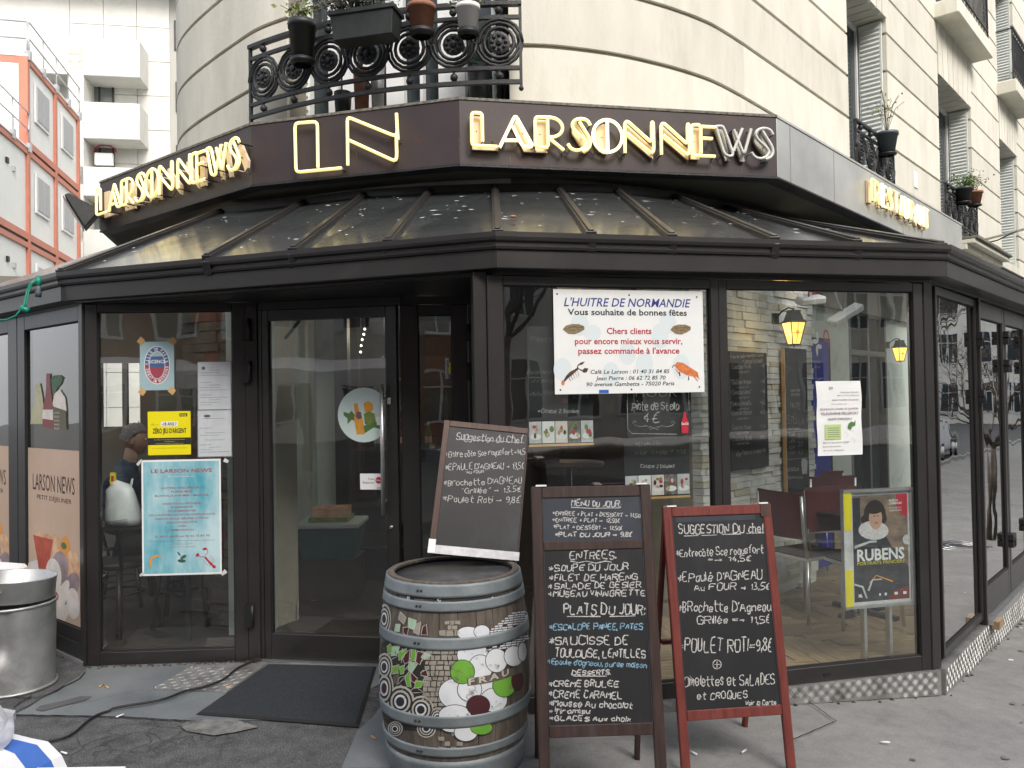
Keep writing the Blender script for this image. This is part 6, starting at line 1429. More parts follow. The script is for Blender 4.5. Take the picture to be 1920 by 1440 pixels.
# two white letters
def letter(a, b, label, mark):
    t, W_, H_ = sheet(LW, a, b, .007, label, 'notice', 'notice', 'paper', group='printed letters in a plastic sleeve')
    mb = MB(); v = H_
    for k in range(15):
        if k in (3, 4, 9) and mark: continue
        if mark == 0 and k in (1, 2, 3, 5, 8, 10): continue
        z = v * (.82 - k * .052); l = rnd.choice([.35, .6, .86]); x0 = (W_ * (1 - l)) / 2 if k % 3 == 0 else W_ * .06; mb.rect(x0, min(x0 + W_ * l, W_ * .95), z, z + .0028, -.0004, 'ink_grey')
    if mark: mb.rect(W_ * .12, W_ * .22, v * .84, v * .9, -.0004, 'ink_black'); mb.rect(W_ * .3, W_ * .5, v * .87, v * .878, -.0004, 'ink_grey')
    else: mb.oval(W_ * .28, v * .88, .022, .009, -.0004, 'ink_black', 12); mb.rect(W_ * .14, W_ * .42, v * .83, v * .836, -.0004, 'ink_grey')
    mb.build('print', parent=t)
    mb = MB(); mb.box(-.005, W_ + .006, -.0028, -.0018, -.006, H_ + .004, 'clear_film'); mb.build('sleeve', parent=t)
letter((371, 679), (433, 767), 'upper white printed letter in a plastic sleeve on the left window', 1)
letter((371, 770), (434, 855), 'lower white printed letter in a plastic sleeve on the left window', 0)
# council notice on the right pane (slightly curled)
x0, z1 = FF.px(1530, 715, .012); x1, z0 = FF.px(1617, 852, .012)
t = thing('notice', 'curled white council notice with small green map on the right front pane', 'notice', M=FF.M @ T3(x0, .012, z0)); W_, H_ = x1 - x0, z1 - z0
mb = MB(); vs = []; K = 12
for k in range(K + 1):
    z = H_ * k / K; o_ = .004 * math.sin(k * 1.1); w_ = .003 * math.sin(k * .9)
    vs += [(w_, -.001 + o_ * .4, z), (W_ * .5, -.003, z), (W_ + w_, -.001 + o_ * .4, z)]
mb.add(vs, [(3 * k + q, 3 * k + q + 1, 3 * k + q + 4, 3 * k + q + 3) for k in range(K) for q in (0, 1)], 'paper_white'); o = mb.build('sheet', parent=t); md = o.modifiers.new('s', 'SOLIDIFY'); md.thickness = .0006
u = lambda a: (a - 1530) / 87 * W_; v = lambda b: (852 - b) / 137 * H_
pm('pale_green', (.45, .6, .25), rough=.6); pm('map_green', (.08, .2, .06), rough=.6); pm('purple_ink', (.16, .1, .14), rough=.6)
mb = MB(); Yp = -.0058
for s, x, y, w_, h in (('20', 1553, 730, 8, .014), ('Frédérique Calandra', 1575, 737, 36, .008), ('Maire du 20e arrondissement', 1570, 742.5, 42, .006), ('et les Conseillers de quartier', 1559, 751, 52, .009), ('vous invitent à la', 1557, 758, 30, .006), ('RÉUNION DU CONSEIL DE QUARTIER', 1536, 768, 74, .011), ('TÉLÉGRAPHE-PELLEPORT', 1536, 777, 74, .015), ('SAINT-FARGEAU', 1550, 787, 46, .014), ('Mardi 5 décembre à 19h00', 1540, 829, 50, .008), ('École élémentaire', 1540, 836, 34, .007), ('40 rue du Télégraphe', 1540, 843, 40, .007)):
    text(mb, s, u(x), v(y), h, 'purple_ink', y=Yp, width=w_ / 87 * W_, bold=.008)
mb.rect(u(1544), u(1575), v(822), v(795), Yp, 'pale_green')
for k in range(5): mb.rect(u(1549), u(1572), v(802 + k * 4), v(801 + k * 4), Yp - .0003, 'purple_ink')
mb.flat([(u(a), v(b)) for a, b in ((1588, 802), (1590, 794), (1596, 790), (1600, 792), (1604, 788), (1603, 798), (1597, 800), (1594, 806))][::-1], Yp, 'map_green')
for k in range(9): a = rnd.uniform(1580, 1610); b = rnd.uniform(806, 830); ribbon(mb, [(u(a), v(b)), (u(a + rnd.uniform(-6, 6)), v(b + rnd.uniform(2, 6)))], .0016, 'ink_grey', Yp)
mb.build('lettering', parent=t)
# film on the left glazing
pm('beige_film', (.5, .35, .25), (.58, .43, .33), 1.2, .45); pm('brown_ink', (.07, .035, .025), rough=.6); pm('jam_red', (.35, .05, .03), (.5, .1, .05), 18, .4); pm('pastry', (.5, .25, .12), (.75, .5, .32), 12, .5); pm('cream_ink', (.6, .55, .5), (.75, .7, .66), 9, .5); pm('plum_grey', (.2, .15, .17), (.36, .28, .3), 9, .5)
def film(a, b, label):
    (x0, z1), (x1, z0) = a, b
    t = thing('window_film', label, 'window film', M=L2.M @ T3(x0, .014, z0), group='printed breakfast films on the left glazing'); W_, H_ = x1 - x0, z1 - z0
    mb = MB(); mb.box(0, W_, 0, .001, 0, H_, 'beige_film'); mb.build('sheet', parent=t)
    mb = MB(); text(mb, 'LARSON NEWS', W_ / 2, H_ * .745, H_ * .105, 'brown_ink', width=W_ * .8, al='C', bold=.002); text(mb, 'PETIT DÉJEUNER', W_ / 2 + .01, H_ * .69, H_ * .028, 'brown_ink', width=W_ * .66, al='C'); mb.build('lettering', parent=t)
    mb = MB(); e = lambda cx, cz, rx, rz, m_, k, an=0: mb.oval(cx * W_, cz * H_, rx * W_, rz * H_, -.0004 - k * .00012, m_, 20, an)
    e(.3, .12, .5, .2, 'cream_ink', 0); mb.flat([(W_ * a, H_ * b) for a, b in ((.1, .46), (.5, .46), (.4, .28), (.36, .18), (.24, .18), (.2, .28))][::-1], -.0009, 'jam_red'); e(.3, .455, .2, .035, 'pastry', 3)
    e(.55, .42, .09, .08, 'pastry', 4, .3); e(.72, .4, .1, .1, 'orange_ink', 5, -.2); e(.86, .33, .13, .09, 'pastry', 6, -1.0); e(.62, .3, .16, .1, 'plum_grey', 7, .4); e(.5, .25, .15, .1, 'cream_ink', 8); e(.8, .2, .2, .07, 'plum_grey', 9, .6); e(.58, .08, .3, .06, 'cream_ink', 10, .8); e(.5, .13, .1, .03, 'jam_red', 11); e(.86, .12, .12, .09, 'cream_ink', 12, -.8); e(.7, .44, .05, .02, 'green_leaf', 13)
    mb.build('picture', parent=t)
z1 = L2.px(95, 842, .014)[1]; film((.655, z1), (1.505, .225), 'printed breakfast film low on the glazing left of the turquoise poster'); film((-.55, z1), (.325, .225), 'printed breakfast film cut off by the left edge of the photo')
t = thing('window_sticker', 'bottle and fruit sticker high on the left glazing', 'sticker', M=L2.M @ T3(0, .014, 0)); pm('bottle_red', (.2, .03, .03), rough=.4); pm('pear', (.4, .38, .2), (.5, .48, .35), 9, .5); pm('olive_label', (.12, .11, .07), rough=.6)
q = lambda a, b: L2.px(a, b, .014)
mb = MB(); fl = lambda P, m_, k: mb.flat([q(*p) for p in P], -.0004 - k * .0003, m_)
fl(((57, 795), (60, 770), (66, 745), (66, 722), (75, 718), (80, 745), (85, 795)), 'pear', 0); fl(((98, 760), (102, 738), (112, 730), (122, 745), (125, 770), (118, 775)), 'cream_ink', 0); fl(((100, 745), (96, 712), (100, 704), (112, 703), (118, 708), (114, 720), (107, 728)), 'mussel', 2)
fl(((80, 800), (80, 772), (85, 745), (87, 722), (87, 700), (94, 700), (94, 722), (97, 745), (102, 775), (101, 805)), 'bottle_red', 3); fl(((80, 785), (80, 768), (100, 768), (101, 788)), 'cream_ink', 4); fl(((100, 806), (100, 762), (124, 770), (125, 806)), 'olive_label', 5)
mb.build('picture', parent=t, fix=True)
mb = MB(); x, z = q(102, 776)
for k, s in enumerate(('LA CITRON', 'PRESSIONS', 'NATURELLE', 'SANS', 'BULLES')): text(mb, s, x, z - k * .026, .015, 'cream_ink', y=-.0024, width=.085)
mb.build('lettering', parent=t)
# round juice sticker and ticket sticker on the door
pm('juice', (.65, .25, .03), (.8, .4, .06), 14, .4); pm('glass_sky', (.55, .68, .66), (.66, .78, .76), 3, .4)
cx, cz = DR.px(682, 778, .016); rr = .172
t = thing('window_sticker', 'round sticker with an orange juice bottle and fruit on the door glass', 'sticker', M=DR.M @ T3(cx, .016, cz))
mb = MB(); 
K = 36; mb.prism([(rr * math.cos(2 * math.pi * k / K), rr * 1.0 * math.sin(2 * math.pi * k / K)) for k in range(K) if rr * math.cos(2 * math.pi * k / K) < .137] , 0, .0008, 'glass_sky'); mb.build('disc', parent=t)
s_ = .0036
mb = MB(); fl = lambda P, m_, k: mb.flat([((a - 682) * s_, (778 - b) * s_) for a, b in P], -.0004 - k * .0003, m_)
fl(((645, 778), (645, 772), (655, 775), (660, 770), (664, 776), (672, 776), (668, 782), (672, 792), (660, 786), (652, 794), (652, 784)), 'map_green', 0)
fl(((700, 800), (720, 805), (716, 792), (703, 790), (672, 800), (680, 812)), 'map_green', 0); fl(((682, 758), (690, 754), (698, 758), (700, 768), (694, 775), (684, 773)), 'juice', 1); fl(((682, 776), (692, 772), (702, 776), (704, 790), (696, 797), (684, 794)), 'leaf_bright', 2)
fl(((704, 782), (720, 780), (720, 796), (706, 796)), 'paper_white', 2); fl(((669, 812), (664, 785), (666, 772), (664, 756), (670, 755), (674, 772), (680, 784), (684, 811)), 'juice', 3); fl(((667, 780), (670, 772), (677, 773), (679, 783), (672, 786)), 'purple_ink', 4); fl(((663, 758), (663, 750), (669, 749), (670, 758)), 'glass_sky', 4)
mb.build('picture', parent=t, fix=True)
t, W_, H_ = sheet(DR, (675, 888), (719, 918), .016, 'white meal voucher sticker with red dot on the door glass', 'window_sticker', 'sticker', 'paper_white')
mb = MB(); text(mb, 'Ticket', W_ * .62, H_ * .6, .014, 'ink_black', width=W_ * .28, al='R'); text(mb, 'Restaurant', W_ * .62, H_ * .38, .014, 'ink_black', width=W_ * .5, al='R'); mb.oval(W_ * .8, H_ * .58, .021, .021, -.0006, 'ink_red', 20); text(mb, 'Eden', W_ * .8, H_ * .53, .011, 'paper_white', y=-.0013, width=.028, al='C', bold=.02); mb.rect(W_ * .72, W_ * .98, H_ * .08, H_ * .12, -.0006, 'ink_black'); mb.build('lettering', parent=t)
t = thing('window_sticker', 'small upright white and yellow drinks sticker on the narrow side leaf', 'sticker', M=SD.M @ T3(0, .016, 0)); mb = MB()
x, z = SD.px(835, 671, .016); x1, z1 = SD.px(844, 710, .016); mb.box(x, x1 - .008, -.001, 0, z1, z, 'paper_white'); mb.box(x + .02, x1 + .004, -.0025, -.0015, z1 + .03, z - .03, 'yellow_paper'); mb.build('strip', parent=t)
mb = MB(); text(mb, 'Orangina', x + .018, z1 + .008, .014, 'lic_blue', y=-.0035, width=abs(z - z1) - .02, rot=R(90), bold=.02); mb.build('lettering', parent=t)
# cola sticker at the left front pane
x0, z0 = FF.px(1278, 812, .015); t = thing('window_sticker', 'small red cola bottle sticker in the left front pane under the big poster', 'sticker', M=FF.M @ T3(x0, .015, z0)); mb = MB()
mb.prism([(0, 0), (.04, 0), (.042, .06), (.03, .085), (.028, .115), (.014, .115), (.011, .085), (0, .06)], 0, .001, 'ink_red'); mb.build('bottle_shape', parent=t); mb = MB(); text(mb, 'Coca-Cola', .0, .045, .014, 'paper_white', width=.042, shear=.2, bold=.02, y=-.001); mb.build('lettering', parent=t)
# ================================================================ drinks board painted behind the left front pane
def on_ff(a, b, y): x, z = FF.px(a, b, y); return x, z
def dark_board(name, a, b, y, label, mat='slate', group=None, cat='chalkboard'):
    x0, z1 = FF.px(a[0], a[1], y); x1, z0 = FF.px(b[0], b[1], y); t = thing(name, label, cat, M=FF.M @ T3(x0, y, z0), group=group)
    mb = MB(); mb.box(0, x1 - x0, 0, .006, 0, z1 - z0, mat); mb.build('panel', parent=t); return t, x1 - x0, z1 - z0
pm('berry', (.3, .02, .03), (.5, .06, .06), 30, .4); pm('dessert', (.35, .2, .1), (.7, .55, .4), 40, .5); pm('cool_grey', (.45, .47, .5), (.6, .62, .64), 20, .5)
def desserts(t, W_, z0, h):
    n = 5; w_ = W_ / n; rn = random.Random(int(z0 * 1000))
    for k in range(n):
        mb = MB(); x = k * w_ + .002; mb.box(x, x + w_ - .004, -.0012, -.0004, z0, z0 + h, ('cool_grey', 'paper', 'cream_ink', 'moss_edge', 'cool_grey')[k])
        mb.oval(x + w_ * .5, z0 + h * .3, w_ * .42, h * .14, -.0018, 'paper_white', 16)
        for q in range(5): mb.oval(x + w_ * rn.uniform(.25, .75), z0 + h * rn.uniform(.3, .8), w_ * rn.uniform(.08, .18), h * rn.uniform(.06, .16), -.0022 - q * .0002, rn.choice(['berry', 'dessert', 'leaf_bright', 'brown_ink', 'berry', 'cream_ink']), 10)
        mb.build('dessert_picture', parent=t)
b1, W1_, H1_ = dark_board('menu_board', (988, 612), (1113, 830), .07, 'black ice cream menu with five dessert pictures, beside the small tilted chalkboard', group='ice cream menus with dessert pictures')
desserts(b1, W1_, .005, .115)
mb = MB(); I_ = b1.matrix_world
MW = mw(b1); C = lambda *a, **k: chalk_px(mb, MW, *a, **k)
C('*Coupe 2 boules', (1008, 774), (1084, 774), 7, w=.0035, y=-.001)
for s, p, q, h in (('*Plancha Charcuterie', (988, 702), (1045, 700), 8), ('*Fromage', (996, 718), (1040, 716), 7), ('*Mixte/Planche', (992, 744), (1050, 738), 9), ('10,95€', (1072, 748), (1104, 746), 7), ('Plats', (995, 640), (1036, 640), 8)): C(s, p, q, h, w=.003, y=-.001, mat='moss_edge')
mb.oval(*[q for q in fitpx(MW, (1059, 751))], .016, .016, -.0012, 'berry', 14); mb.build('chalk_writing', parent=b1)
b2, W2_, H2_ = dark_board('menu_board', (1170, 820), (1294, 932), .075, 'black ice cream menu with five dessert pictures, above the dark A-board', group='ice cream menus with dessert pictures')
desserts(b2, W2_, .02, .11); mb = MB(); mb.box(0, W2_, -.004, .0, .0, .012, 'kraft'); mb.build('edge_strip', parent=b2)
mb = MB(); mb.box(0, W1_, -.004, .0, -.012, .0, 'kraft'); mb.build('edge_strip', parent=b1)
MW = mw(b2); mb = MB(); C('Coupe 2 boules', (1200, 877), (1264, 877), 7, w=.0035, y=-.001); C('*Stella 25cl', (1190, 836), (1240, 834), 7, w=.003, y=-.001, mat='moss_edge'); C('*1er Stella + 7,5€', (1190, 853), (1285, 850), 8, w=.003, y=-.001, mat='moss_edge'); mb.build('chalk_writing', parent=b2)
x0, z1 = FF.px(1175, 700, .055); x1, z0 = FF.px(1297, 820, .055)
b3 = thing('happy_hour_board', 'black happy hour board with white outline, half hidden under the big poster', 'chalkboard', M=FF.M @ T3(x0, .055, z0)); W_, H_ = x1 - x0, z1 - z0
mb = MB(); mb.box(0, W_, 0, .006, 0, H_, 'slate'); mb.build('panel', parent=b3)
MW = mw(b3); mb = MB(); C = lambda *a, **k: chalk_px(mb, MW, *a, **k); Ln = lambda *a, **k: line_px(mb, MW, *a, **k)
text(mb, 'HOUR', *fitpx(MW, (1192, 745)), .05, 'chalk', width=.24, bold=-.01); C('Pinte de Stella', (1184, 770), (1272, 768), 16, w=.006, y=-.001); C('4€', (1206, 792), (1234, 790), 18, w=.007, y=-.001)
Ln([(1178, 710), (1176, 760), (1177, 805), (1185, 813), (1270, 814)], y=-.001, w=.004); Ln([(1290, 712), (1292, 770)], y=-.001, w=.004)
for s in (-1, 1): Ln([(1226 + s * 6, 803), (1226 + s * 14, 798), (1226 + s * 24, 800), (1226 + s * 34, 798), (1226 + s * 40, 792), (1226 + s * 36, 789), (1226 + s * 33, 792)], y=-.001, w=.003); Ln([(1226 - s * 8, 799), (1226 + s * 8, 806)], y=-.001, w=.003)
mb.build('chalk_writing', parent=b3)
# ================================================================ on the ledgestone pier
def board_on(fr, a, b, y, label, name='chalkboard', edge=None):
    x0, z1 = fr.px(a[0], a[1], y); x1, z0 = fr.px(b[0], b[1], y); t = thing(name, label, 'chalkboard', M=fr.M @ T3(x0, y, z0))
    mb = MB(); mb.box(0, x1 - x0, 0, .02, 0, z1 - z0, 'slate'); mb.build('panel', parent=t)
    if edge: mb = MB(); mb.box(-.018, -.0005, -.006, .02, -.004, z1 - z0 + .004, edge); mb.build('side_rail', parent=t)
    return t
c1 = board_on(SW, (1368, 658), (1442, 873), -.072, 'black couscous price list fixed to the left part of the ledgestone wall')
MW = mw(c1); mb = MB(); C = lambda *a, **k: chalk_px(mb, MW, *a, **k); Ln = lambda *a, **k: line_px(mb, MW, *a, **k)
k_ = dict(w=.0045, y=-.001)
C('*Tous les jeudis vendredi et Samedi', (1369, 672), (1431, 668), 6, **k_); C('*Couscous Est maison', (1392, 680), (1430, 678), 6, **k_); Ln([(1396, 682), (1430, 679)], y=-.001, w=.003)
for s, s2, y, pr in (('-Couscous Poulet', '+ merguez', 692, '11€'), ('-Couscous Merguez', 'maison', 721, '11€'), ('-Couscous Boeuf', '+ merguez', 740, '11€'), ('-Couscous Brochette', 'agneau', 761, '15€'), ('-Couscous Méchoui', 'agneau', 779, '16,5'), ('-Couscous Maison', 'poulet merguez', 806, '17,5'), ('-Couscous Royal', 'toutes les viandes', 826, '19,5')):
    C(s, (1370, y), (1408, y - 2), 8, **k_); C(s2, (1382, y + 8), (1404, y + 6), 4, w=.003, y=-.001); C(pr, (1424, y - 3), (1434, y - 4), 6, **k_)
C('*Sur Place et à emporter', (1380, 856), (1436, 846), 8, **k_); mb.build('chalk_writing', parent=c1)
c2 = board_on(SW, (1470, 652), (1518, 918), -.075, 'tall black drinks board on the ledgestone wall left of the blue banner', edge='kraft')
MW = mw(c2); mb = MB(); C = lambda *a, **k: chalk_px(mb, MW, *a, **k); Ln = lambda *a, **k: line_px(mb, MW, *a, **k)
Ln([(1474, 660), (1480, 672), (1472, 685), (1482, 692), (1474, 700)], y=-.001, w=.004)
for s, y, h, a, b in (('HAPPY HOUR', 735, 5, 1482, 1500), ('17H-20H', 743, 5, 1482, 1500), ('PINTE', 768, 12, 1482, 1500), ('STELLA 4€', 795, 18, 1475, 1518), ('Les Pressions', 806, 5, 1478, 1500), ('Stella', 818, 6, 1479, 1490), ('Leffe', 830, 6, 1480, 1490), ('Kir', 842, 6, 1480, 1490), ('Vin', 852, 6, 1480, 1490), ('2,5', 820, 6, 1496, 1504), ('3,8', 836, 8, 1496, 1504), ('4,2', 852, 8, 1496, 1504), ('Cocktail du soir', 884, 8, 1474, 1498), ('Planche mixte', 898, 6, 1474, 1504)): C(s, (a, y), (b, y - 1), h, w=.004, y=-.001)
Ln([(1474, 811), (1516, 807)], y=-.001, w=.003); Ln([(1474, 862), (1516, 858)], y=-.001, w=.003)
P = [fitpx(MW, p) for p in ((1502, 866), (1504, 860), (1512, 860), (1514, 866), (1513, 888), (1504, 889))]; mb.flat(P[::-1], -.001, 'chalk'); mb.build('chalk_writing', parent=c2)
# ---- lanterns
glow('lamp_glow', (1.0, .62, .1), 1.0, (1, .75, .3)); glow('lamp_core', (1.0, .9, .7), 5, (1, 1, 1)); glow('lamp_orange', (.9, .28, .04), .7, (.8, .3, .1))
def lantern(loc, rz, sc_, label):
    t = thing('wall_lantern', label, 'lantern', loc, rz, 'black lanterns with amber glass'); t.scale = (sc_,) * 3
    mb = MB(); fr4 = lambda w_, z: [(-w_, -w_, z), (w_, -w_, z), (w_, w_, z), (-w_, w_, z)]
    mb.hexa(fr4(.105, .0), fr4(.075, .03), 'black_iron'); mb.hexa(fr4(.075, .03), fr4(.05, .12), 'black_iron'); mb.hexa(fr4(.06, .12), fr4(.055, .135), 'black_iron'); mb.tube([(0, 0, .13), (0, 0, .16)], .012, 6, 'black_iron'); mb.build('hood', parent=t)
    mb = MB(); mb.hexa(fr4(.045, -.23), fr4(.088, -.004), 'lamp_glow'); mb.build('amber_glass', parent=t)
    mb = MB(); mb.ball((0, 0, -.09), .02, 'lamp_core'); mb.build('bulb', parent=t)
    for sx, sy in ((-1, -1), (1, -1), (1, 1), (-1, 1)): mb = MB(); mb.bar((sx * .046, sy * .046, -.235), (sx * .09, sy * .09, .0), .01, .01, 'black_iron'); mb.build('glazing_bar', parent=t)
    mb = MB(); mb.hexa(fr4(.05, -.245), fr4(.05, -.231), 'black_iron'); mb.tube([(0, 0, -.245), (0, 0, -.27)], .008, 6, 'black_iron'); mb.build('base', parent=t)
    mb = MB(); mb.add([(0, -.078, -.075), (.024, -.074, -.11), (0, -.069, -.145), (-.024, -.074, -.11)], [(3, 2, 1, 0)], 'lamp_orange'); mb.bar((-.07, -.0725, -.11), (.07, -.0725, -.11), .004, .004, 'black_iron'); mb.bar((0, -.09, -.01), (0, -.05, -.225), .004, .004, 'black_iron'); mb.build('stained_diamond', parent=t)
    mb = MB(); mb.tube([(0, 0, .15), (-.02, .06, .17), (-.06, .14, .13), (-.1, .18, .06)], .009, 6, 'black_iron'); mb.box(-.15, -.07, .17, .19, -.0, .12, 'black_iron'); mb.build('wall_bracket', parent=t)
    return t
d_ = ray(1488, 605); p = Vector((0, 0, CH)) + d_ * (5.9 / d_.y); lantern(p, FF.th, .68, 'large lit black lantern with amber glass on the ledgestone wall')
d_ = ray(1687, 652); p = Vector((0, 0, CH)) + d_ * (8.6 / d_.y); lantern(p, FF.th, .6, 'small lit black lantern farther back in the right hand room')
pl = bpy.data.lights.new('lantern_light', 'POINT'); pl.energy = .5; pl.color = (1, .7, .3); pl.shadow_soft_size = .05; o = bpy.data.objects.new('lantern_light', pl); col.objects.link(o); d_ = ray(1466, 622); o.location = Vector((0, 0, CH)) + d_ * (5.86 / d_.y)
# heaters under the ceiling
for i, (a, Y, lab) in enumerate((((1520, 563), 6.2, 'small white patio heater hung under the glass roof above the lantern'), ((1585, 590), 6.6, 'long white tilted patio heater hung farther back under the glass roof'))):
    p = atY(*a, Y); t = thing('patio_heater', lab, 'heater', tuple(p), FF.th + (.2 if i else -.1)); t.rotation_euler = (R(20), R(-28 if i else -6), FF.th)
    mb = MB(); l = .16 if i else .11; mb.box(-l, l, -.05, .05, -.03, .03, 'white_plastic'); mb.build('casing', parent=t, bevel=.012)
    mb = MB(); mb.tube([(0, .02, .03), (0, .05, .12), (0, .07, .3)], .008, 6, 'alu'); mb.build('hanger', parent=t)
    if not i: mb = MB(); mb.tube([(-.02, 0, .03), (-.01, .02, .06), (.03, .02, .065), (.05, 0, .05)], .006, 6, 'ink_red'); mb.build('lead', parent=t)
# blue banner
bn = thing('banner', 'tall royal blue banner with white clover beside the ledgestone wall', 'banner', M=SW.M @ T3(SW.L + .0, -.02, .0)); pm('royal_blue', (.015, .02, .3), (.025, .03, .38), 3, .5)
mb = MB(); x0 = fitpx(SW.M, (1521, 800))[0] - SW.L; x1 = fitpx(SW.M, (1552, 800))[0] - SW.L; mb.box(x0, x1, 0, .02, .12, 2.1, 'royal_blue'); mb.build('panel', parent=bn)
MW = mw(bn); mb = MB(); cx, cz = fitpx(MW, (1532, 645)); 
for a in (80, 160, 260, 340): mb.oval(cx + .045 * math.cos(R(a)), cz + .06 * math.sin(R(a)), .022, .05, -.001 - a * .000002, 'paper_white', 14, R(a + 90) + .3)
text(mb, 'FRANÇAISE', *fitpx(MW, (1524, 680)), .02, 'cool_grey', width=.15); text(mb, 'DES JEUX', *fitpx(MW, (1527, 690)), .02, 'cool_grey', width=.12)
ribbon(mb, [fitpx(MW, (1528, 718)), fitpx(MW, (1540, 708))], .008, 'cool_grey', -.001); mb.build('print', parent=bn)
nb = thing('red_banner', 'dark banner with red figures half hidden behind the blue banner', 'banner', M=SW.M @ T3(SW.L, .12, 0)); mb = MB(); mb.box(x0 + .1, x1 + .38, 0, .02, .1, 2.15, 'room_dark'); mb.build('panel', parent=nb)
MW = mw(nb); mb = MB(); text(mb, '9', *fitpx(MW, (1544, 665)), .26, 'ink_red', width=.14, bold=-.01); text(mb, 'F.', *fitpx(MW, (1530, 1020)), .12, 'ink_red', width=.12, bold=-.01); mb.build('lettering', parent=nb)
# ---- chairs of the right hand room
def chair(name, loc, rz, label, seat=.46, back=.92):
    t = thing(name, label, 'chair', loc, rz, 'burgundy cafe chairs with aluminium legs')
    mb = MB(); mb.box(-.2, .2, -.2, .2, seat, seat + .018, 'room_dark'); mb.build('seat', parent=t, bevel=.008)
    mb = MB(); mb.tube([(-.205, -.205, seat), (.205, -.205, seat), (.205, .205, seat), (-.205, .205, seat)], .012, 8, 'alu', closed=True, smooth=False); mb.build('seat_frame', parent=t)
    for sx, sy in ((-1, -1), (1, -1), (1, 1), (-1, 1)):
        mb = MB(); mb.tube([(sx * .2, sy * .2, seat), (sx * .225, sy * .235, .03)], .012, 8, 'alu'); mb.build('leg', parent=t)
    for sx in (-1, 1): mb = MB(); mb.tube([(sx * .2, .2, seat), (sx * .2, .235, seat + .2), (sx * .2, .25, back - .02)], .012, 8, 'alu'); mb.build('back_post', parent=t)
    mb = MB(); n = 8; vs = []
    for k in range(n + 1):
        x = -.205 + .41 * k / n; c_ = .03 * (1 - (2 * k / n - 1) ** 2)
        for (y, z) in ((.215 + c_, seat + .14), (.235 + c_, back), (.25 + c_, back), (.23 + c_, seat + .14)): vs.append((x, y, z))
    fs = [(4 * k + q, 4 * k + (q + 1) % 4, 4 * k + 4 + (q + 1) % 4, 4 * k + 4 + q) for k in range(n) for q in range(4)] + [(3, 2, 1, 0), tuple(4 * n + q for q in range(4))]
    mb.add(vs, fs, 'burgundy'); mb.build('backrest', parent=t, fix=True); return t
def at_floor(a, b, z=.04): p = atZ(a, b, z); return (p.x, p.y, z)
p = at_floor(1530, 1165); chair('cafe_chair', (p[0] - .02, p[1] + .12, .04), R(118), 'burgundy cafe chair just inside the glass, its back hidden behind the red A-board')
p = at_floor(1535, 1090); chair('cafe_chair', (p[0], p[1], .04), R(190), 'burgundy cafe chair standing against the ledgestone wall, back to the street')
p = at_floor(1640, 1120); chair('cafe_chair', (p[0] - .1, p[1] + 1.0, .04), R(175), 'burgundy cafe chair at the far table behind the exhibition poster')
p = at_floor(1655, 1215); chair('cafe_chair', (p[0] + .05, p[1] + .55, .04), R(10), 'cafe chair standing right behind the exhibition poster, only its legs showing')
TB = thing('cafe_table', 'small square cafe table on a black cross foot behind the exhibition poster', 'table', (at_floor(1645, 1165)[0], at_floor(1645, 1165)[1] + .2, .04), R(30))
mb = MB(); mb.box(-.3, .3, -.3, .3, .71, .74, 'dark_wood'); mb.build('table_top', parent=TB, bevel=.006)
mb = MB(); mb.tube([(0, 0, .03), (0, 0, .71)], .03, 10, 'black_iron'); mb.build('stem', parent=TB)
mb = MB(); mb.bar((-.26, 0, .02), (.26, 0, .02), .05, .03, 'black_iron'); mb.bar((0, -.26, .0201), (0, .26, .0201), .045, .028, 'black_iron'); mb.build('foot', parent=TB)
mb = MB(); mb.box(-.05, .05, -.03, .03, .742, .84, 'kraft'); o = mb.build('napkin_box', M=TB.matrix_world); o.matrix_world = Matrix.Translation(TB.location) @ Matrix.Rotation(R(30), 4, 'Z'); tag(o, 'small orange napkin box on the table in the right hand room', 'napkin holder')
# ---- exhibition poster frame (generic portrait standing in for the painting)
pts = {k: v for k, v in (('tl', (1576, 920)), ('br', (1703, 1125)))}
EF = Fr(FF.w(0, .09)[:2], FF.w(3, .05)[:2])
x0, z1 = EF.px(1577, 919, 0); x1, z0 = EF.px(1714, 1131, 0); zz0 = z0
EP = thing('exhibition_poster', 'exhibition poster with a dark robed figure in an aluminium frame behind the right pane', 'poster', M=EF.M @ T3(x0, 0, z0)); W_, H_ = x1 - x0, z1 - z0
mb = MB()
for a in ((0, W_, H_ - .016, H_), (0, W_, 0, .016)): mb.box(a[0], a[1], -.022, .012, a[2], a[3], 'alu')
mb.box(W_ - .02, W_, -.022, .012, .016, H_ - .016, 'alu'); mb.box(.0, .055, -.018, .012, .016, H_ - .016, 'tape'); mb.build('frame', parent=EP)
mb = MB(); mb.box(.004, .05, -.0195, -.0181, .016, H_ * .33, 'yellow_paper'); mb.box(.004, .05, -.0195, -.0181, H_ * .66, H_ - .018, 'yellow_paper'); mb.build('side_strip', parent=EP)
pm('paint_sky', (.1, .085, .085), (.34, .24, .16), 5, .4, stretch=(1.5, 1, 2.4)); pm('skin_ink', (.5, .3, .22), (.58, .37, .28), 9, .4); pm('robe_ink', (.012, .016, .022), (.04, .048, .06), 14, .4); pm('hair_ink', (.018, .012, .01), rough=.5); pm('ruff_ink', (.5, .5, .5), (.72, .72, .72), 60, .5); pm('dark_red', (.16, .02, .015), rough=.5)
mb = MB(); mb.box(.055, W_ - .02, -.004, .008, .016, H_ - .016, 'tape'); mb.build('backing', parent=EP)
PX0, PX1, PZ0, PZ1 = .068, W_ - .034, .034, H_ - .036; uu = lambda t_: PX0 + (PX1 - PX0) * t_; vv = lambda t_: PZ0 + (PZ1 - PZ0) * t_
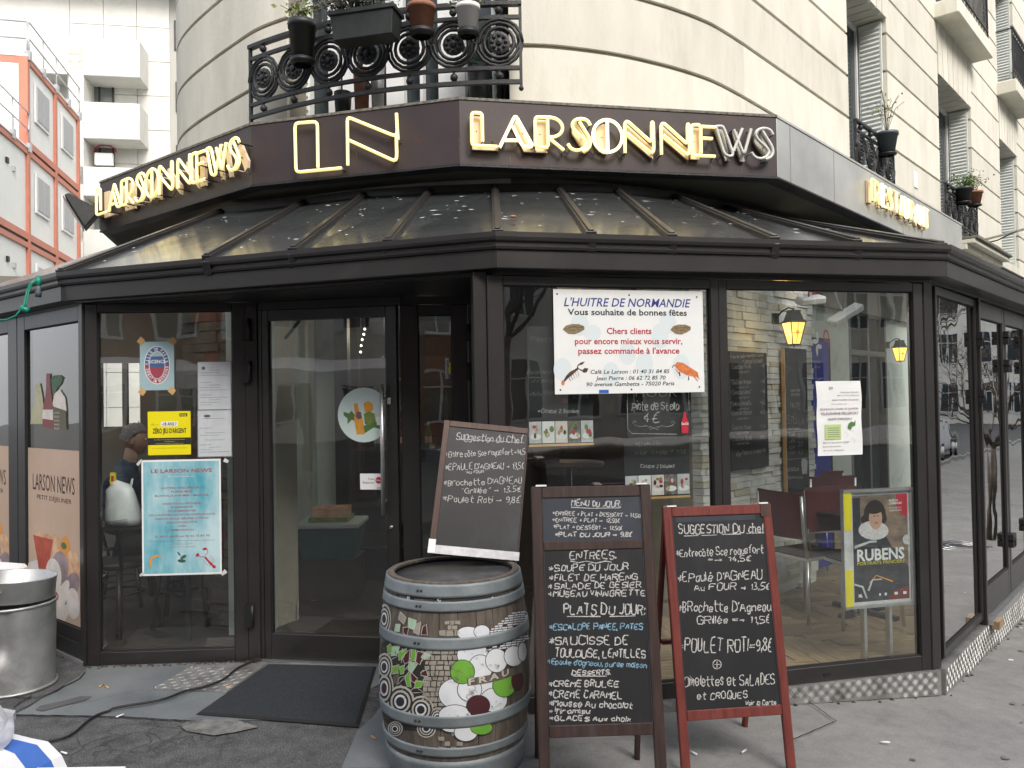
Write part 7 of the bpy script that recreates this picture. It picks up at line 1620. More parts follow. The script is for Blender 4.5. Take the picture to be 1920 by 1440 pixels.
mb = MB(); mb.rect(PX0, PX1, PZ0, PZ1, -.0045, 'paint_sky'); mb.rect(PX0, uu(.14), vv(.3), vv(.98), -.0048, 'robe_ink'); mb.flat([(uu(a), vv(b)) for a, b in ((.8, 1), (.78, .9), (.88, .8), (1, .78), (1, 1))], -.0048, 'ink_red')
mb.flat([(uu(a), vv(b)) for a, b in ((0, 0), (1, 0), (1, .3), (.86, .42), (.7, .5), (.6, .6), (.45, .66), (.2, .64), (.02, .56), (0, .4))], -.0050, 'robe_ink')
mb.flat([(uu(a), vv(b)) for a, b in ((.02, .53), (.3, .57), (.42, .57), (.42, .55), (.3, .55), (.02, .5))], -.0053, 'cool_grey'); mb.flat([(uu(a), vv(b)) for a, b in ((.6, .0), (1, .0), (1, .12), (.7, .08))], -.0052, 'dark_red')
mb.oval(uu(.4), vv(.81), .074, .088, -.0054, 'hair_ink', 20); mb.oval(uu(.38), vv(.77), .088, .045, -.0055, 'hair_ink', 20); mb.oval(uu(.37), vv(.665), .1, .055, -.0058, 'ruff_ink', 24, -.1)
mb.oval(uu(.41), vv(.78), .044, .066, -.0062, 'skin_ink', 20); mb.oval(uu(.39), vv(.868), .058, .03, -.0065, 'hair_ink', 16); mb.oval(uu(.385), vv(.8), .008, .003, -.0067, 'hair_ink', 8); mb.oval(uu(.45), vv(.8), .008, .003, -.0067, 'hair_ink', 8); mb.oval(uu(.42), vv(.735), .012, .003, -.0067, 'dark_red', 8)
mb.oval(uu(.98), vv(.56), .03, .03, -.0054, 'ruff_ink', 14); ribbon(mb, [(uu(.28), vv(.17)), (uu(.4), vv(.24)), (uu(.7), vv(.17))], .012, 'juice', -.0056); ribbon(mb, [(uu(.25), vv(.1)), (uu(.33), vv(.2)), (uu(.5), vv(.2))], .014, 'cool_grey', -.0057); ribbon(mb, [(uu(0), vv(.17)), (uu(.15), vv(.14)), (uu(.22), vv(.03))], .014, 'cool_grey', -.0056); mb.build('picture', parent=EP)
mb = MB(); text(mb, 'RUBENS', uu(.06), vv(.385), .068, 'paper_white', y=-.0075, width=(PX1 - PX0) * .86, bold=.03); text(mb, 'PORTRAITS PRINCIERS', uu(.06), vv(.345), .02, 'yellow_paper', y=-.0085, width=(PX1 - PX0) * .86, bold=.0)
text(mb, 'MUSÉE DU', uu(.66), vv(.93), .013, 'paper_white', y=-.0075, width=.06, bold=.03); text(mb, 'LUXEMBOURG', uu(.66), vv(.903), .013, 'paper_white', y=-.0075, width=.085, bold=.03); text(mb, '4 OCTOBRE 2017', uu(.66), vv(.862), .010, 'paper_white', y=-.0075, width=.082); text(mb, '14 JANVIER 2018', uu(.66), vv(.837), .010, 'paper_white', y=-.0075, width=.082)
text(mb, 'ML', uu(.07), vv(.045), .018, 'paper_white', y=-.0075, width=.026, bold=.05)
for a, b in ((.44, .47), (.54, .58), (.72, .78), (.88, .94)): mb.rect(uu(a), uu(b), vv(.045), vv(.07), -.0076, 'paper_white')
mb.build('lettering', parent=EP)
mb = MB(); mb.tube([(W_ * .5, .03, H_ - .01), (W_ * .5, .03, .6 - 0)], .004, 5, 'alu'); mb.box(W_ * .3, W_ * .7, .0125, .03, H_ * .4, H_ * .6, 'black'); mb.box(W_ * .3, W_ * .34, .012, .05, -zz0 + .045, H_ * .4, 'alu'); mb.box(W_ * .66, W_ * .7, .012, .05, -zz0 + .045, H_ * .4, 'alu'); mb.build('stand', parent=EP)
# ================================================================ left room: bar stools, man, bag
def stool(p, rz, label):
    t = thing('bistro_chair', label, 'chair', p, rz, 'dark bentwood chairs behind the left window'); h = .46
    mb = MB(); mb.lathe([(.001, h), (.2, h), (.205, h + .015), (.19, h + .028), (.001, h + .025)], 20, 'dark_wood', caps=False); mb.build('seat', parent=t)
    for sx, sy in ((-1, -1), (1, -1), (1, 1), (-1, 1)): mb = MB(); mb.tube([(sx * .14, sy * .14, h), (sx * .19, sy * .19, 0)], .018, 8, 'dark_wood'); mb.build('leg', parent=t)
    mb = MB(); mb.tube([(.16 * math.cos(k * .5236), .16 * math.sin(k * .5236), .27) for k in range(12)], .01, 6, 'dark_wood', True); mb.build('stretcher', parent=t)
    mb = MB(); mb.tube([(-.17, .14, h), (-.19, .2, .75), (-.12, .22, .92), (.12, .22, .92), (.19, .2, .75), (.17, .14, h)], .014, 8, 'dark_wood'); mb.build('back_hoop', parent=t)
    mb = MB(); mb.tube([(-.16, .19, .62), (0, .2, .6), (.16, .19, .62)], .012, 8, 'dark_wood'); mb.build('back_rail', parent=t); return t
p = at_floor(225, 1180, .03); stool((p[0], p[1], .03), R(160), 'dark bentwood chair at the left behind the window, under the carrier bag')
p = at_floor(350, 1165, .03); stool((p[0], p[1], .03), R(190), 'dark bentwood chair behind the turquoise poster')
p = at_floor(300, 1120, .03)
mt = thing('bistro_table', 'small round dark bistro table between the bentwood chairs', 'table', (p[0], p[1] + .3, .03)); mb = MB(); mb.lathe([(.001, .73), (.3, .73), (.305, .745), (.3, .76), (.001, .76)], 24, 'dark_wood', caps=False); mb.build('table_top', parent=mt); mb = MB(); mb.lathe([(.2, 0), (.2, .02), (.03, .05), (.025, .73)], 12, 'black_iron'); mb.build('stem', parent=mt)
# plastic carrier bag standing on a ledge behind the glass
pm('bag_white', (.55, .58, .6), (.7, .73, .75), 7, .35); pm('bag_food', (.5, .45, .2), (.6, .35, .3), 7, .5)
c0 = atY(232, 984, 5.32); LG = thing('window_shelf', 'narrow dark shelf behind the left window carrying the plastic bag', 'shelf', (c0.x - .35, c0.y + .08, c0.z - .03)); mb = MB(); mb.box(0, .75, -.12, .14, 0, .025, 'dark_wood'); mb.build('board', parent=LG); mb = MB(); mb.box(.02, .05, .05, .08, -LG.location.z + .03, 0, 'black_iron'); mb.box(.7, .73, .05, .08, -LG.location.z + .03, 0, 'black_iron'); mb.build('bracket', parent=LG)
bg_ = thing('carrier_bag', 'thin white plastic carrier bag with groceries behind the left window', 'plastic bag', tuple(c0)); s_ = 5.32 / 1500
mb = MB(); prof_ = [(-34, 0, 34, .07), (-33, 12, 33, .075), (-34, 30, 30, .07), (-32, 50, 24, .06), (-33, 66, 20, .045), (-24, 74, 12, .03), (-27, 84, -14, .012), (-24, 88, -16, .004)]
vs = []; n = 14
for (l, z, r_, d) in prof_:
    for k in range(n): a = 2 * math.pi * k / n; vs.append((((l + r_) / 2 + (r_ - l) / 2 * math.cos(a)) * s_, d * math.sin(a) * (1 + rnd.uniform(-.25, .25)), (z + rnd.uniform(-1.5, 1.5) * (z > 0)) * s_))
mb.add(vs, [(j * n + k, j * n + (k + 1) % n, (j + 1) * n + (k + 1) % n, (j + 1) * n + k) for j in range(7) for k in range(n)] + [tuple(range(n - 1, -1, -1))], 'bag_white', True); mb.build('film', parent=bg_)
mb = MB(); mb.tube([(10 * s_, 0, 70 * s_), (17 * s_, 0, 86 * s_), (12 * s_, 0, 60 * s_)], .008, 6, 'bag_white'); mb.build('handle', parent=bg_)
mb = MB(); mb.box(-22 * s_, -13 * s_, -.02, .0, 76 * s_, 98 * s_, 'yellow_paper'); mb.box(-20 * s_, -15 * s_, -.0215, -.0202, 82 * s_, 92 * s_, 'ink_red'); mb.build('snack_packet', parent=bg_)
mb = MB()
for k in range(3): ribbon(mb, [((-18 + k * 2) * s_, (10 - k * 3) * s_), ((18 + k) * s_, (13 - k * 3) * s_)], .003, 'ink_black', -.085)
mb.build('print', parent=bg_)
# ---- man in a dark padded jacket
def skin(name, chains, mat, parent, sub=2, M=None):
    """chains: list of [(x,y,z,r), ...]; first point of a chain may repeat an earlier point to branch"""
    vs = []; es = []; rs = []; idx = {}
    for ch in chains:
        prev = None
        for (x, y, z, r) in ch:
            k = (round(x, 4), round(y, 4), round(z, 4))
            if k not in idx: idx[k] = len(vs); vs.append((x, y, z)); rs.append(r)
            if prev is not None and prev != idx[k]: es.append((prev, idx[k]))
            prev = idx[k]
    me = bpy.data.meshes.new(name); me.from_pydata(vs, es, []); o = bpy.data.objects.new(name, me); col.objects.link(o)
    o.modifiers.new('skin', 'SKIN'); 
    if not me.skin_vertices: 
        bm = bmesh.new(); bm.from_mesh(me); bm.verts.layers.skin.verify(); bm.to_mesh(me); bm.free()
    for i, sv in enumerate(me.skin_vertices[0].data):
        sv.radius = (rs[i], rs[i]); sv.use_root = (i == 0)
    s_ = o.modifiers.new('sub', 'SUBSURF'); s_.levels = sub; s_.render_levels = sub
    dg = bpy.context.evaluated_depsgraph_get(); m2 = bpy.data.meshes.new_from_object(o.evaluated_get(dg)); bpy.data.objects.remove(o)
    m2.name = name; m2.materials.clear(); m2.materials.append(MATS[mat]); m2.polygons.foreach_set('use_smooth', [True] * len(m2.polygons))
    o = bpy.data.objects.new(name, m2); col.objects.link(o); o.parent = parent
    if M is not None: o.matrix_local = M
    return o
pm('jacket', (.035, .06, .11), (.07, .11, .18), 5, .5, 0, .3, 18, stretch=(1, 1, 6)); pm('trousers', (.015, .016, .02), rough=.8); pm('skin', (.58, .37, .28), (.66, .43, .33), 8, .5); pm('grey_hair', (.2, .2, .2), (.4, .4, .4), 60, .8)
hp = atY(246, 826, 6.55)
PR = thing('person', 'grey haired man in a dark blue padded jacket sitting behind the left window, looking right', 'person', (hp.x, hp.y, .03), R(-78)); hz = hp.z - .03
# local +y is where he looks
hh = hz
body = [[(0, -.1, hh - .78, .14), (0, -.1, hh - .6, .15), (0, -.08, hh - .42, .165), (0, -.06, hh - .3, .15), (0, -.03, hh - .2, .07), (0, -.01, hh - .13, .055)],
 [(0, -.06, hh - .3, .15), (.17, -.05, hh - .3, .075), (.23, .0, hh - .45, .06), (.25, .08, hh - .58, .05), (.2, .26, hh - .6, .042), (.16, .36, hh - .56, .032)],
 [(0, -.06, hh - .3, .15), (-.17, -.05, hh - .3, .075), (-.23, .0, hh - .45, .06), (-.25, .08, hh - .58, .05), (-.2, .26, hh - .6, .042), (-.14, .36, hh - .5, .032)]]
skin('jacket', body, 'jacket', PR)
skin('legs', [[(0, -.1, hh - .78, .13), (.1, .02, hh - .84, .09), (.13, .32, hh - .84, .07), (.13, .36, hh - 1.05, .055), (.13, .34, max(.1, hh - 1.22), .045), (.13, .44, max(.06, hh - 1.26), .04)],
               [(0, -.1, hh - .78, .13), (-.1, .02, hh - .84, .09), (-.13, .32, hh - .84, .07), (-.13, .36, hh - 1.05, .055), (-.13, .34, max(.1, hh - 1.22), .045), (-.13, .44, max(.06, hh - 1.26), .04)]], 'trousers', PR)
def head(parent, c, r=.098):
    mb = MB(); vs = []; fs = []; n, K = 24, 16
    for k in range(K + 1):
        v = math.pi * k / K
        for i in range(n):
            a = 2 * math.pi * i / n; x, y, z = math.sin(v) * math.cos(a), math.sin(v) * math.sin(a), -math.cos(v)
            X, Y, Z = x * .8, y * 1.0, z * 1.22
            if z < 0: f_ = 1 - .28 * (-z) ** 1.5; X *= f_; Y *= (1 - .12 * (-z)); Y += .12 * (-z)
            if y > .55:
                Y += .34 * math.exp(-(x / .14) ** 2 - ((z + .12) / .16) ** 2) * .8; Y -= .1 * math.exp(-((abs(x) - .33) / .14) ** 2 - ((z - .1) / .1) ** 2); Y += .08 * math.exp(-(x / .25) ** 2 - ((z + .5) / .07) ** 2); Y += .1 * math.exp(-(x / .25) ** 2 - ((z + .85) / .12) ** 2)
            vs.append((c[0] + X * r, c[1] + Y * r, c[2] + Z * r))
    for k in range(K):
        for i in range(n): fs.append((k * n + i, k * n + (i + 1) % n, (k + 1) * n + (i + 1) % n, (k + 1) * n + i))
    mb.add(vs, fs, 'skin', True)
    for s in (-1, 1): mb.T = Matrix.Translation((c[0] + s * .079, c[1] - .005, c[2] - .005)) @ Matrix.Diagonal((.35, .7, 1.1, 1)); mb.ball((0, 0, 0), .03, 'skin', 8)
    mb.T = Matrix(); o = mb.build('head', parent=parent)
    mb = MB(); mb.T = Matrix.Translation((c[0], c[1] - .012, c[2] + .02)) @ Matrix.Diagonal((.86, 1.04, 1.2, 1)); P = [(r * 1.03 * math.sin(math.pi * i / 16) + 1e-5, r * 1.03 * math.cos(math.pi * i / 16)) for i in range(0, 10)]
    mb.lathe(P, 20, 'grey_hair', caps=False); mb.T = Matrix(); mb.v = [(x + rnd.uniform(-.006, .006), y + rnd.uniform(-.006, .006), z + rnd.uniform(-.008, .008)) for x, y, z in mb.v]; mb.v = [(x, y - (.05 if z < c[2] + .03 and y > c[1] - .01 else 0), z + (.02 if y > c[1] + .03 else 0)) for x, y, z in mb.v]; mb.build('hair', parent=parent)
    mb = MB()
    for s in (-1, 1): mb.ball((c[0] + s * .032, c[1] + .088, c[2] + .008), .011, 'white_plastic', 8); mb.ball((c[0] + s * .032, c[1] + .097, c[2] + .008), .005, 'black', 6)
    mb.build('eye', parent=parent)
head(PR, (0, .03, hh)); mb = MB(); mb.tube([(0, -.03, hh - .26), (0, -.01, hh - .16), (0, .01, hh - .06)], [.065, .056, .055], 12, 'skin'); mb.build('neck', parent=PR); mb = MB(); mb.tube([(0, -.035, hh - .24), (0, -.025, hh - .17)], [.085, .075], 14, 'jacket'); mb.build('collar', parent=PR)
def hand(parent, p, rz, s=1):
    x, y, z = p; ch = [[(x, y, z, .03), (x, y + .05, z + .004, .032), (x, y + .085, z, .028)]]
    for k, l in enumerate((.05, .065, .07, .06)):
        fx = x + s * (-.028 + k * .018); ch.append([(x, y + .085, z, .028), (fx, y + .1, z, .011), (fx, y + .1 + l * .6, z - .012, .0095), (fx, y + .1 + l * .75, z - .035, .008)])
    ch.append([(x, y + .05, z + .004, .032), (x - s * .045, y + .06, z + .006, .013), (x - s * .06, y + .09, z, .01)]); return skin('hand', ch, 'skin', parent, 1)
hand(PR, (.16, .37, hh - .56), 0, 1); hand(PR, (-.14, .37, hh - .5), 0, -1)
sp_ = stool((PR.location.x + .02, PR.location.y + .02, .03), R(-78), 'dark bentwood bar seat under the man in the padded jacket')
sp_.scale = (1, 1, max(.6, (hh - .95) / .49)); sp_.location = PR.matrix_basis @ Vector((0, -.08, 0)); sp_.rotation_euler[2] = R(102)
# ---- entrance: crates, shelf, bottles
c0 = at_floor(620, 1040, .03)
CRT = thing('storage_crate', 'teal plastic storage crate with pale lid inside the entrance', 'crate', (atY(623, 1030, 6.7).x, 6.7, .03)); pm('teal', (.01, .09, .09), (.02, .12, .12), 9, .5)
zt = atY(623, 975, 6.7).z - .03; zq = atY(623, 1040, 6.7).z - .03; mb = MB(); mb.box(-.24, .24, -.2, .2, 0, zq - .002, 'room_dark'); mb.build('stand', parent=CRT)
mb = MB(); mb.hexa([(-.2, -.18, zq), (.2, -.18, zq), (.2, .18, zq), (-.2, .18, zq)], [(-.25, -.22, zt - .04), (.25, -.22, zt - .04), (.25, .22, zt - .04), (-.25, .22, zt - .04)], 'teal'); mb.build('tub', parent=CRT); mb = MB(); mb.box(-.265, .265, -.235, .235, zt - .039, zt, 'plaster'); mb.build('lid', parent=CRT, bevel=.008)
q = thing('fruit_box', 'green and cream cardboard fruit box on the teal crate inside the entrance', 'box', (CRT.location.x, 6.7, zt + .031)); mb = MB(); mb.box(-.16, .16, -.14, .14, 0, .035, 'leaf_bright'); mb.build('base', parent=q); mb = MB(); mb.box(-.14, .14, -.12, .12, .036, .11, 'pastry'); mb.build('tray', parent=q)
SH = thing('bar_counter', 'dim wooden counter with bottles seen through the entrance door', 'counter', (-1.35, 8.9, .03)); mb = MB(); mb.box(-.4, 1.9, 0, .5, 0, 1.02, 'dark_wood'); mb.build('counter_body', parent=SH); mb = MB(); mb.box(-.45, 1.95, -.06, .56, 1.021, 1.06, 'brown_wood'); mb.build('counter_top', parent=SH)
bt = []
for k in range(9):
    o = thing('bottle', ('green', 'clear', 'amber')[k % 3] + ' glass bottle number with slim neck on the bar counter', 'bottle', (-1.5 + k * .19 + rnd.uniform(-.03, .03), 9.05, 1.095), group='bottles standing on the bar counter'); o['label'] = 'slim ' + ('green', 'red', 'amber')[k % 3] + ' bottle on the bar counter, ' + ('leftmost', 'second', 'third', 'fourth', 'middle', 'sixth', 'seventh', 'eighth', 'rightmost')[k] + ' of its row'
    mb = MB(); mb.lathe([(.035, 0), (.037, .02), (.036, .17), (.014, .23), (.013, .3)], 12, ('mussel', 'bottle_red', 'juice')[k % 3]); mb.build('glass_body', parent=o); mb = MB(); mb.lathe([(.0375, .06), (.0375, .13)], 12, 'cream_ink', caps=False); mb.build('bottle_label', parent=o)
# warm lamps over the counter (lit in the photo)
for i, (a, b) in enumerate(((684, 617), (682, 627), (679, 637), (677, 648), (676, 660))):
    p = atY(a, b, 9.3); o = thing('spot_lamp', ('topmost', 'second highest', 'middle', 'second lowest', 'lowest')[i] + ' warm spot lamp of the row hanging inside the entrance', 'lamp', tuple(p), group='warm spot lamps over the bar'); mb = MB(); mb.ball((0, 0, 0), .012, 'lamp_core'); mb.build('bulb', parent=o); mb = MB(); mb.tube([(0, 0, .02), (0, 0, 2.74 - p.z)], .006, 5, 'black'); mb.build('cord', parent=o)
for (x, y, z, e_) in ((-.9, 9.0, 2.4, 9), (.6, 8.8, 2.3, 6), (-3.4, 7.0, 2.3, 3.5)):  # lamps added to brighten the dim cafe room and the man
    l_ = bpy.data.lights.new('added_room_light', 'POINT'); l_.energy = e_; l_.color = (1, .82, .6); l_.shadow_soft_size = .15; o = bpy.data.objects.new('added_room_light', l_); col.objects.link(o); o.location = (x, y, z)
    o2 = thing('added_lamp', 'added warm round lamp', 'lamp', (x, y, z + .18), group='added lamps of the cafe room'); o2['label'] = 'warm round lamp added to light the dim cafe, ' + {-.9: 'above the bar counter', .6: 'rightmost of three', -3.4: 'above the man at the left window'}[x]; mb = MB(); mb.lathe([(.001, 0), (.1, .02), (.11, .06), (.02, .1), (.02, .16)], 16, 'lamp_orange', caps=False); mb.build('lamp_shade', parent=o2)
# tall round table behind the left front pane
q = atY(1065, 865, 6.9); zt = q.z
RT_ = thing('high_table', 'high round wooden table on a chrome stem behind the left front pane', 'table', (q.x, 6.9, .03)); mb = MB(); mb.lathe([(.001, zt - .07), (.3, zt - .07), (.31, zt - .055), (.31, zt - .035), (.001, zt - .03)], 32, 'brown_wood', caps=False); mb.build('table_top', parent=RT_); mb = MB(); mb.lathe([(.22, 0), (.2, .02), (.035, .04), (.03, zt - .07)], 16, 'alu'); mb.build('stem', parent=RT_)
ch_ = chair('cafe_chair', (q.x - .55, 7.2, .03), R(60), 'burgundy cafe chair beside the high round table in the dim room', .6, 1.1)
# ================================================================ pots and plants on the corner balcony
def plant(parent, c, rad, n, mat, leaf=.03, stems=8, h=.3, name='foliage', droop=0.0, rn=rnd):
    mb = MB(); st = MB()
    for k in range(stems):
        a = rn.uniform(0, 6.28); e = rn.uniform(.2, 1.0); q = Vector((c[0] + rad * e * math.cos(a), c[1] + rad * .6 * e * math.sin(a), c[2] + h * rn.uniform(.5, 1.0) - droop * e)); b = Vector(c)
        m_ = (b + q) / 2 + Vector((0, 0, h * .2)); st.tube([b, m_, q], .003, 4, 'twig' if mat != 'green_leaf' else 'green_leaf')
        for t in range(max(1, n // stems)):
            u_ = rn.uniform(.25, 1.08); p_ = (b * (1 - u_) ** 2 + m_ * 2 * u_ * (1 - u_) + q * u_ * u_) + Vector((rn.gauss(0, leaf * .8), rn.gauss(0, leaf * .8), rn.gauss(0, leaf * .8)))
            d1 = Vector((rn.gauss(0, 1), rn.gauss(0, 1), rn.gauss(0, .6))).normalized(); d2 = d1.cross(Vector((rn.gauss(0, 1), rn.gauss(0, 1), rn.gauss(0, 1)))).normalized(); l = leaf * rn.uniform(.6, 1.2); w_ = l * .35
            mb.add([p_ - d1 * l * .5, p_ + d2 * w_, p_ + d1 * l * .5, p_ - d2 * w_], [(0, 1, 2, 3)], mat)
    s_ = st.build('stems', parent=parent); f = mb.build(name, parent=parent, kind='stuff'); return f
def potpx(name, label, tl, br, Y, mat, saucer=None, cat='flower pot', taper=.72, soil=True):
    a, b = atY(*tl, Y), atY(*br, Y); cx = (a.x + b.x) / 2; r = abs(b.x - a.x) / 2; h = a.z - b.z
    t = thing(name, label, cat, (cx, Y, b.z)); mb = MB(); mb.lathe([(r * taper, .0), (r * .93, h * .82), (r, h * .82), (r * 1.0, h), (r * .92, h), (r * .9, h * .9), (.001, h * .88)], 24, mat); mb.build('pot', parent=t)
    if saucer: mb = MB(); mb.lathe([(r * .6, -.035), (r * .85, -.02), (r * .9, .01), (r * .8, .0), (.001, -.01)], 20, saucer, caps=False); mb.build('saucer', parent=t)
    return t, r, h
t, r, h = potpx('flower_pot', 'black plastic pot with a leafy plant hung on the left part of the corner railing', (540, 42), (594, 114), 6.22, 'dark_pot', 'black')
plant(t, (-.03, 0, h * .9), .2, 90, 'leaf_bright', .045, 9, .22); 
a, b = atY(622, 22, 5.9), atY(750, 72, 5.9)
PLB = thing('planter_box', 'long dark rectangular planter with grey leaved shrub hung on the corner railing', 'planter', ((a.x + b.x) / 2, 5.92, b.z - .01), R(-14)); hw = (b.x - a.x) / 2; h = a.z - b.z
mb = MB(); mb.hexa([(-hw * .92, -.08, 0), (hw * .92, -.08, 0), (hw * .92, .08, 0), (-hw * .92, .08, 0)], [(-hw, -.1, h), (hw, -.1, h), (hw, .1, h), (-hw, .1, h)], 'dark_pot'); mb.build('trough', parent=PLB, bevel=.006); mb = MB(); mb.box(-hw - .01, hw + .01, -.11, .11, h - .03, h + .005, 'dark_pot'); mb.build('rim', parent=PLB, bevel=.004)
plant(PLB, (-.1, 0, h), .5, 2200, 'grey_leaf', .026, 80, .36, droop=.22)
t, r, h = potpx('flower_pot', 'terracotta pot with green plant and dark saucer on the corner railing', (763, 12), (818, 60), 5.86, 'terracotta', 'black'); plant(t, (0, 0, h * .9), .16, 110, 'green_leaf', .04, 10, .2)
t, r, h = potpx('flower_pot', 'white pot with pale stems and dark saucer, rightmost on the corner railing', (854, 12), (901, 60), 5.86, 'white_plastic', 'black'); plant(t, (0, 0, h * .9), .22, 130, 'leaf_bright', .035, 14, .2, droop=.05)
def small(name, label, tl, br, Y, mat, taper=.8):
    a, b = atY(*tl, Y), atY(*br, Y); r = abs(b.x - a.x) / 2; h = a.z - 3.945
    t = thing(name, label, 'flower pot', ((a.x + b.x) / 2, Y, 3.935)); mb = MB(); mb.lathe([(r * taper, 0), (r, h), (r * .9, h), (.001, h * .93)], 18, mat); mb.build('pot', parent=t); return t, r, h
small('flower_pot', 'low dark green pot on the window ledge behind the corner railing', (626, 172), (660, 208), 6.5, 'dark_pot')
t, r, h = small('flower_pot', 'mossy terracotta pot with dry twigs on the ledge behind the corner railing', (662, 130), (694, 205), 6.45, 'terracotta'); plant(t, (0, 0, h), .12, 20, 'twig', .03, 16, .3)
small('flower_pot', 'shiny galvanised metal pot on the ledge behind the corner railing', (694, 122), (722, 198), 6.42, 'zinc')
t, r, h = small('flower_pot', 'dark teal pot with spiky plant at the right end of the corner window', (876, 135), (918, 160), 6.28, 'dark_pot'); plant(t, (0, 0, h + .1), .2, 120, 'mussel', .09, 20, .25)
# pots on the side street windows
def sidepot(s, z, r, h, mat, label, lf, n, ph, pr, y=-.16):
    p = RW.w(s, y, z); t = thing('flower_pot', label, 'flower pot', tuple(p)); mb = MB(); mb.lathe([(r * .62, 0), (r * .92, h * .85), (r, h * .85), (r, h), (r * .9, h), (.001, h * .9)], 20, mat); mb.build('pot', parent=t); mb = MB(); mb.lathe([(r * .6, -.03), (r * .8, -.02), (r * .8, 0), (.001, -.005)], 16, 'black', caps=False); mb.build('saucer', parent=t); plant(t, (0, 0, h), pr, n, lf, .04, 12, ph); return t
s_, z_ = RW.px(1664, 288, -.16); sidepot(s_, z_, .135, .26, 'grey_pot', 'grey pot with sparse twiggy plant on the first window railing of the side street', 'leaf_bright', 70, .55, .26)
s_, z_ = RW.px(1806, 379, -.16); sidepot(s_, z_, .15, .22, 'dark_pot', 'black pot with dense green leaves on the second window railing of the side street', 'green_leaf', 220, .22, .3)
s_, z_ = RW.px(1828, 384, -.16); sidepot(s_, z_, .13, .22, 'terracotta', 'terracotta pot with bright green leaves on the second window railing of the side street', 'leaf_bright', 220, .3, .34)
# ================================================================ white apartment building far left
WH = Fr((-40, 30.5), (2, 37.4))
TW = thing('apartment_block', 'tall white concrete apartment block with deep balconies beyond the sign, far left', 'building', (0, 0, 0))
def part(name, fr, x0, x1, y0, y1, z0, z1, mat, parent=TW, bevel=0): mb = MB(); mb.box(x0, x1, y0, y1, z0, z1, mat); return mb.build(name, parent=parent, M=fr.M if parent.parent is None else None, bevel=bevel)
def wx(px_, py_): return WH.px(px_, py_, 0)
part('wall_core', WH, 0, 42, .06, 12, 0, 19.5, 'panel_gap')
# windows of the far face measured from the photo
wins = []
for (a, b, c, d) in ((326, 38, 345, 94), (329, 153, 345, 210), (330, 272, 345, 330)):
    x0, z1 = wx(a, b); x1, z0 = wx(c, d); wins.append((x0, x0 + .95, z0, z1))
bal = []
for k, (t_, b_) in enumerate(((70, 146), (190, 263), (312, 370), (430, 485))):
    x0, z1 = WH.px(156, t_, -1.3); x1, z0 = WH.px(262, b_, -1.3); bal.append((x0, x1, z0, z1))
PWd, PHt = 1.35, 1.5
nx = 0
for i in range(16, 31):
    for j in range(13):
        x0, x1, z0, z1 = i * PWd, (i + 1) * PWd, j * PHt, (j + 1) * PHt
        if z1 > 19.6: continue
        if any(x1 > wv[0] and x0 < wv[1] and z1 > wv[2] and z0 < wv[3] for wv in wins): continue
        part('concrete_panel', WH, x0 + .012, x1 - .012, 0, .059, z0 + .012, z1 - .012, 'concrete_white'); nx += 1
part('concrete_panel', WH, 0, 16 * PWd - .01, 0, .059, 0, 19.2, 'concrete_white')
for (x0, x1, z0, z1) in wins:
    q = part('window', WH, x0, x1, -.01, .1, z0, z1, 'brown_metal'); mb = MB(); mb.box(x0 + .08, x1 - .08, -.03, -.012, z0 + .5, z1 - .08, 'win_grey'); mb.box(x0 + .08, x1 - .08, -.03, -.012, z0 + .08, z0 + .42, 'win_grey'); mb.build('pane', parent=q)
part('roof_overhang', WH, 0, 42, -1.0, .5, 19.51, 20.6, 'concrete_white')
for k, (x0, x1, z0, z1) in enumerate(bal):
    part('balcony', WH, x0 - 6 if k == 0 else x0, x1, -1.3, 0, z0 + .0, z1, 'concrete_white', bevel=.03)
    if k < 3:
        nz = bal[k + 1][3]; a = WH.px(168, 0, 0)[0]; b = WH.px(213, 0, 0)[0]
        q = part('window', WH, a, b, -.06, .05, nz + .05, z0 - .02, 'win_grey'); mb = MB(); mb.box(a, a + .08, -.09, -.061, nz, z0, 'brown_metal'); mb.box(b - .08, b, -.09, -.061, nz, z0, 'brown_metal'); mb.box(a + .35, a + .42, -.09, -.061, nz, z0, 'brown_metal'); mb.build('window_frame', parent=q)
    part('balcony_side', WH, x0 - .6, x0 - .0, -1.3, 0, z0 - 1.9, z1 + .0, 'concrete_white')
mb = MB(); x, z = WH.px(183, 300, -.5); 
cx_, cz_ = WH.px(197, 285, -.5)
mb.tube([(cx_ + math.cos(t * .5) * .45, -.5, cz_ + math.sin(t * .5) * .3) for t in range(0, 7)], .03, 6, 'ink_red'); mb.box(cx_ - .35, cx_ + .35, -.7, -.5, cz_ - .6, cz_ - .1, 'white_plastic'); o = mb.build('balcony_clutter', M=WH.M, fix=False); tag(o, 'white box and red hoop on a balcony of the white apartment block', 'balcony clutter')
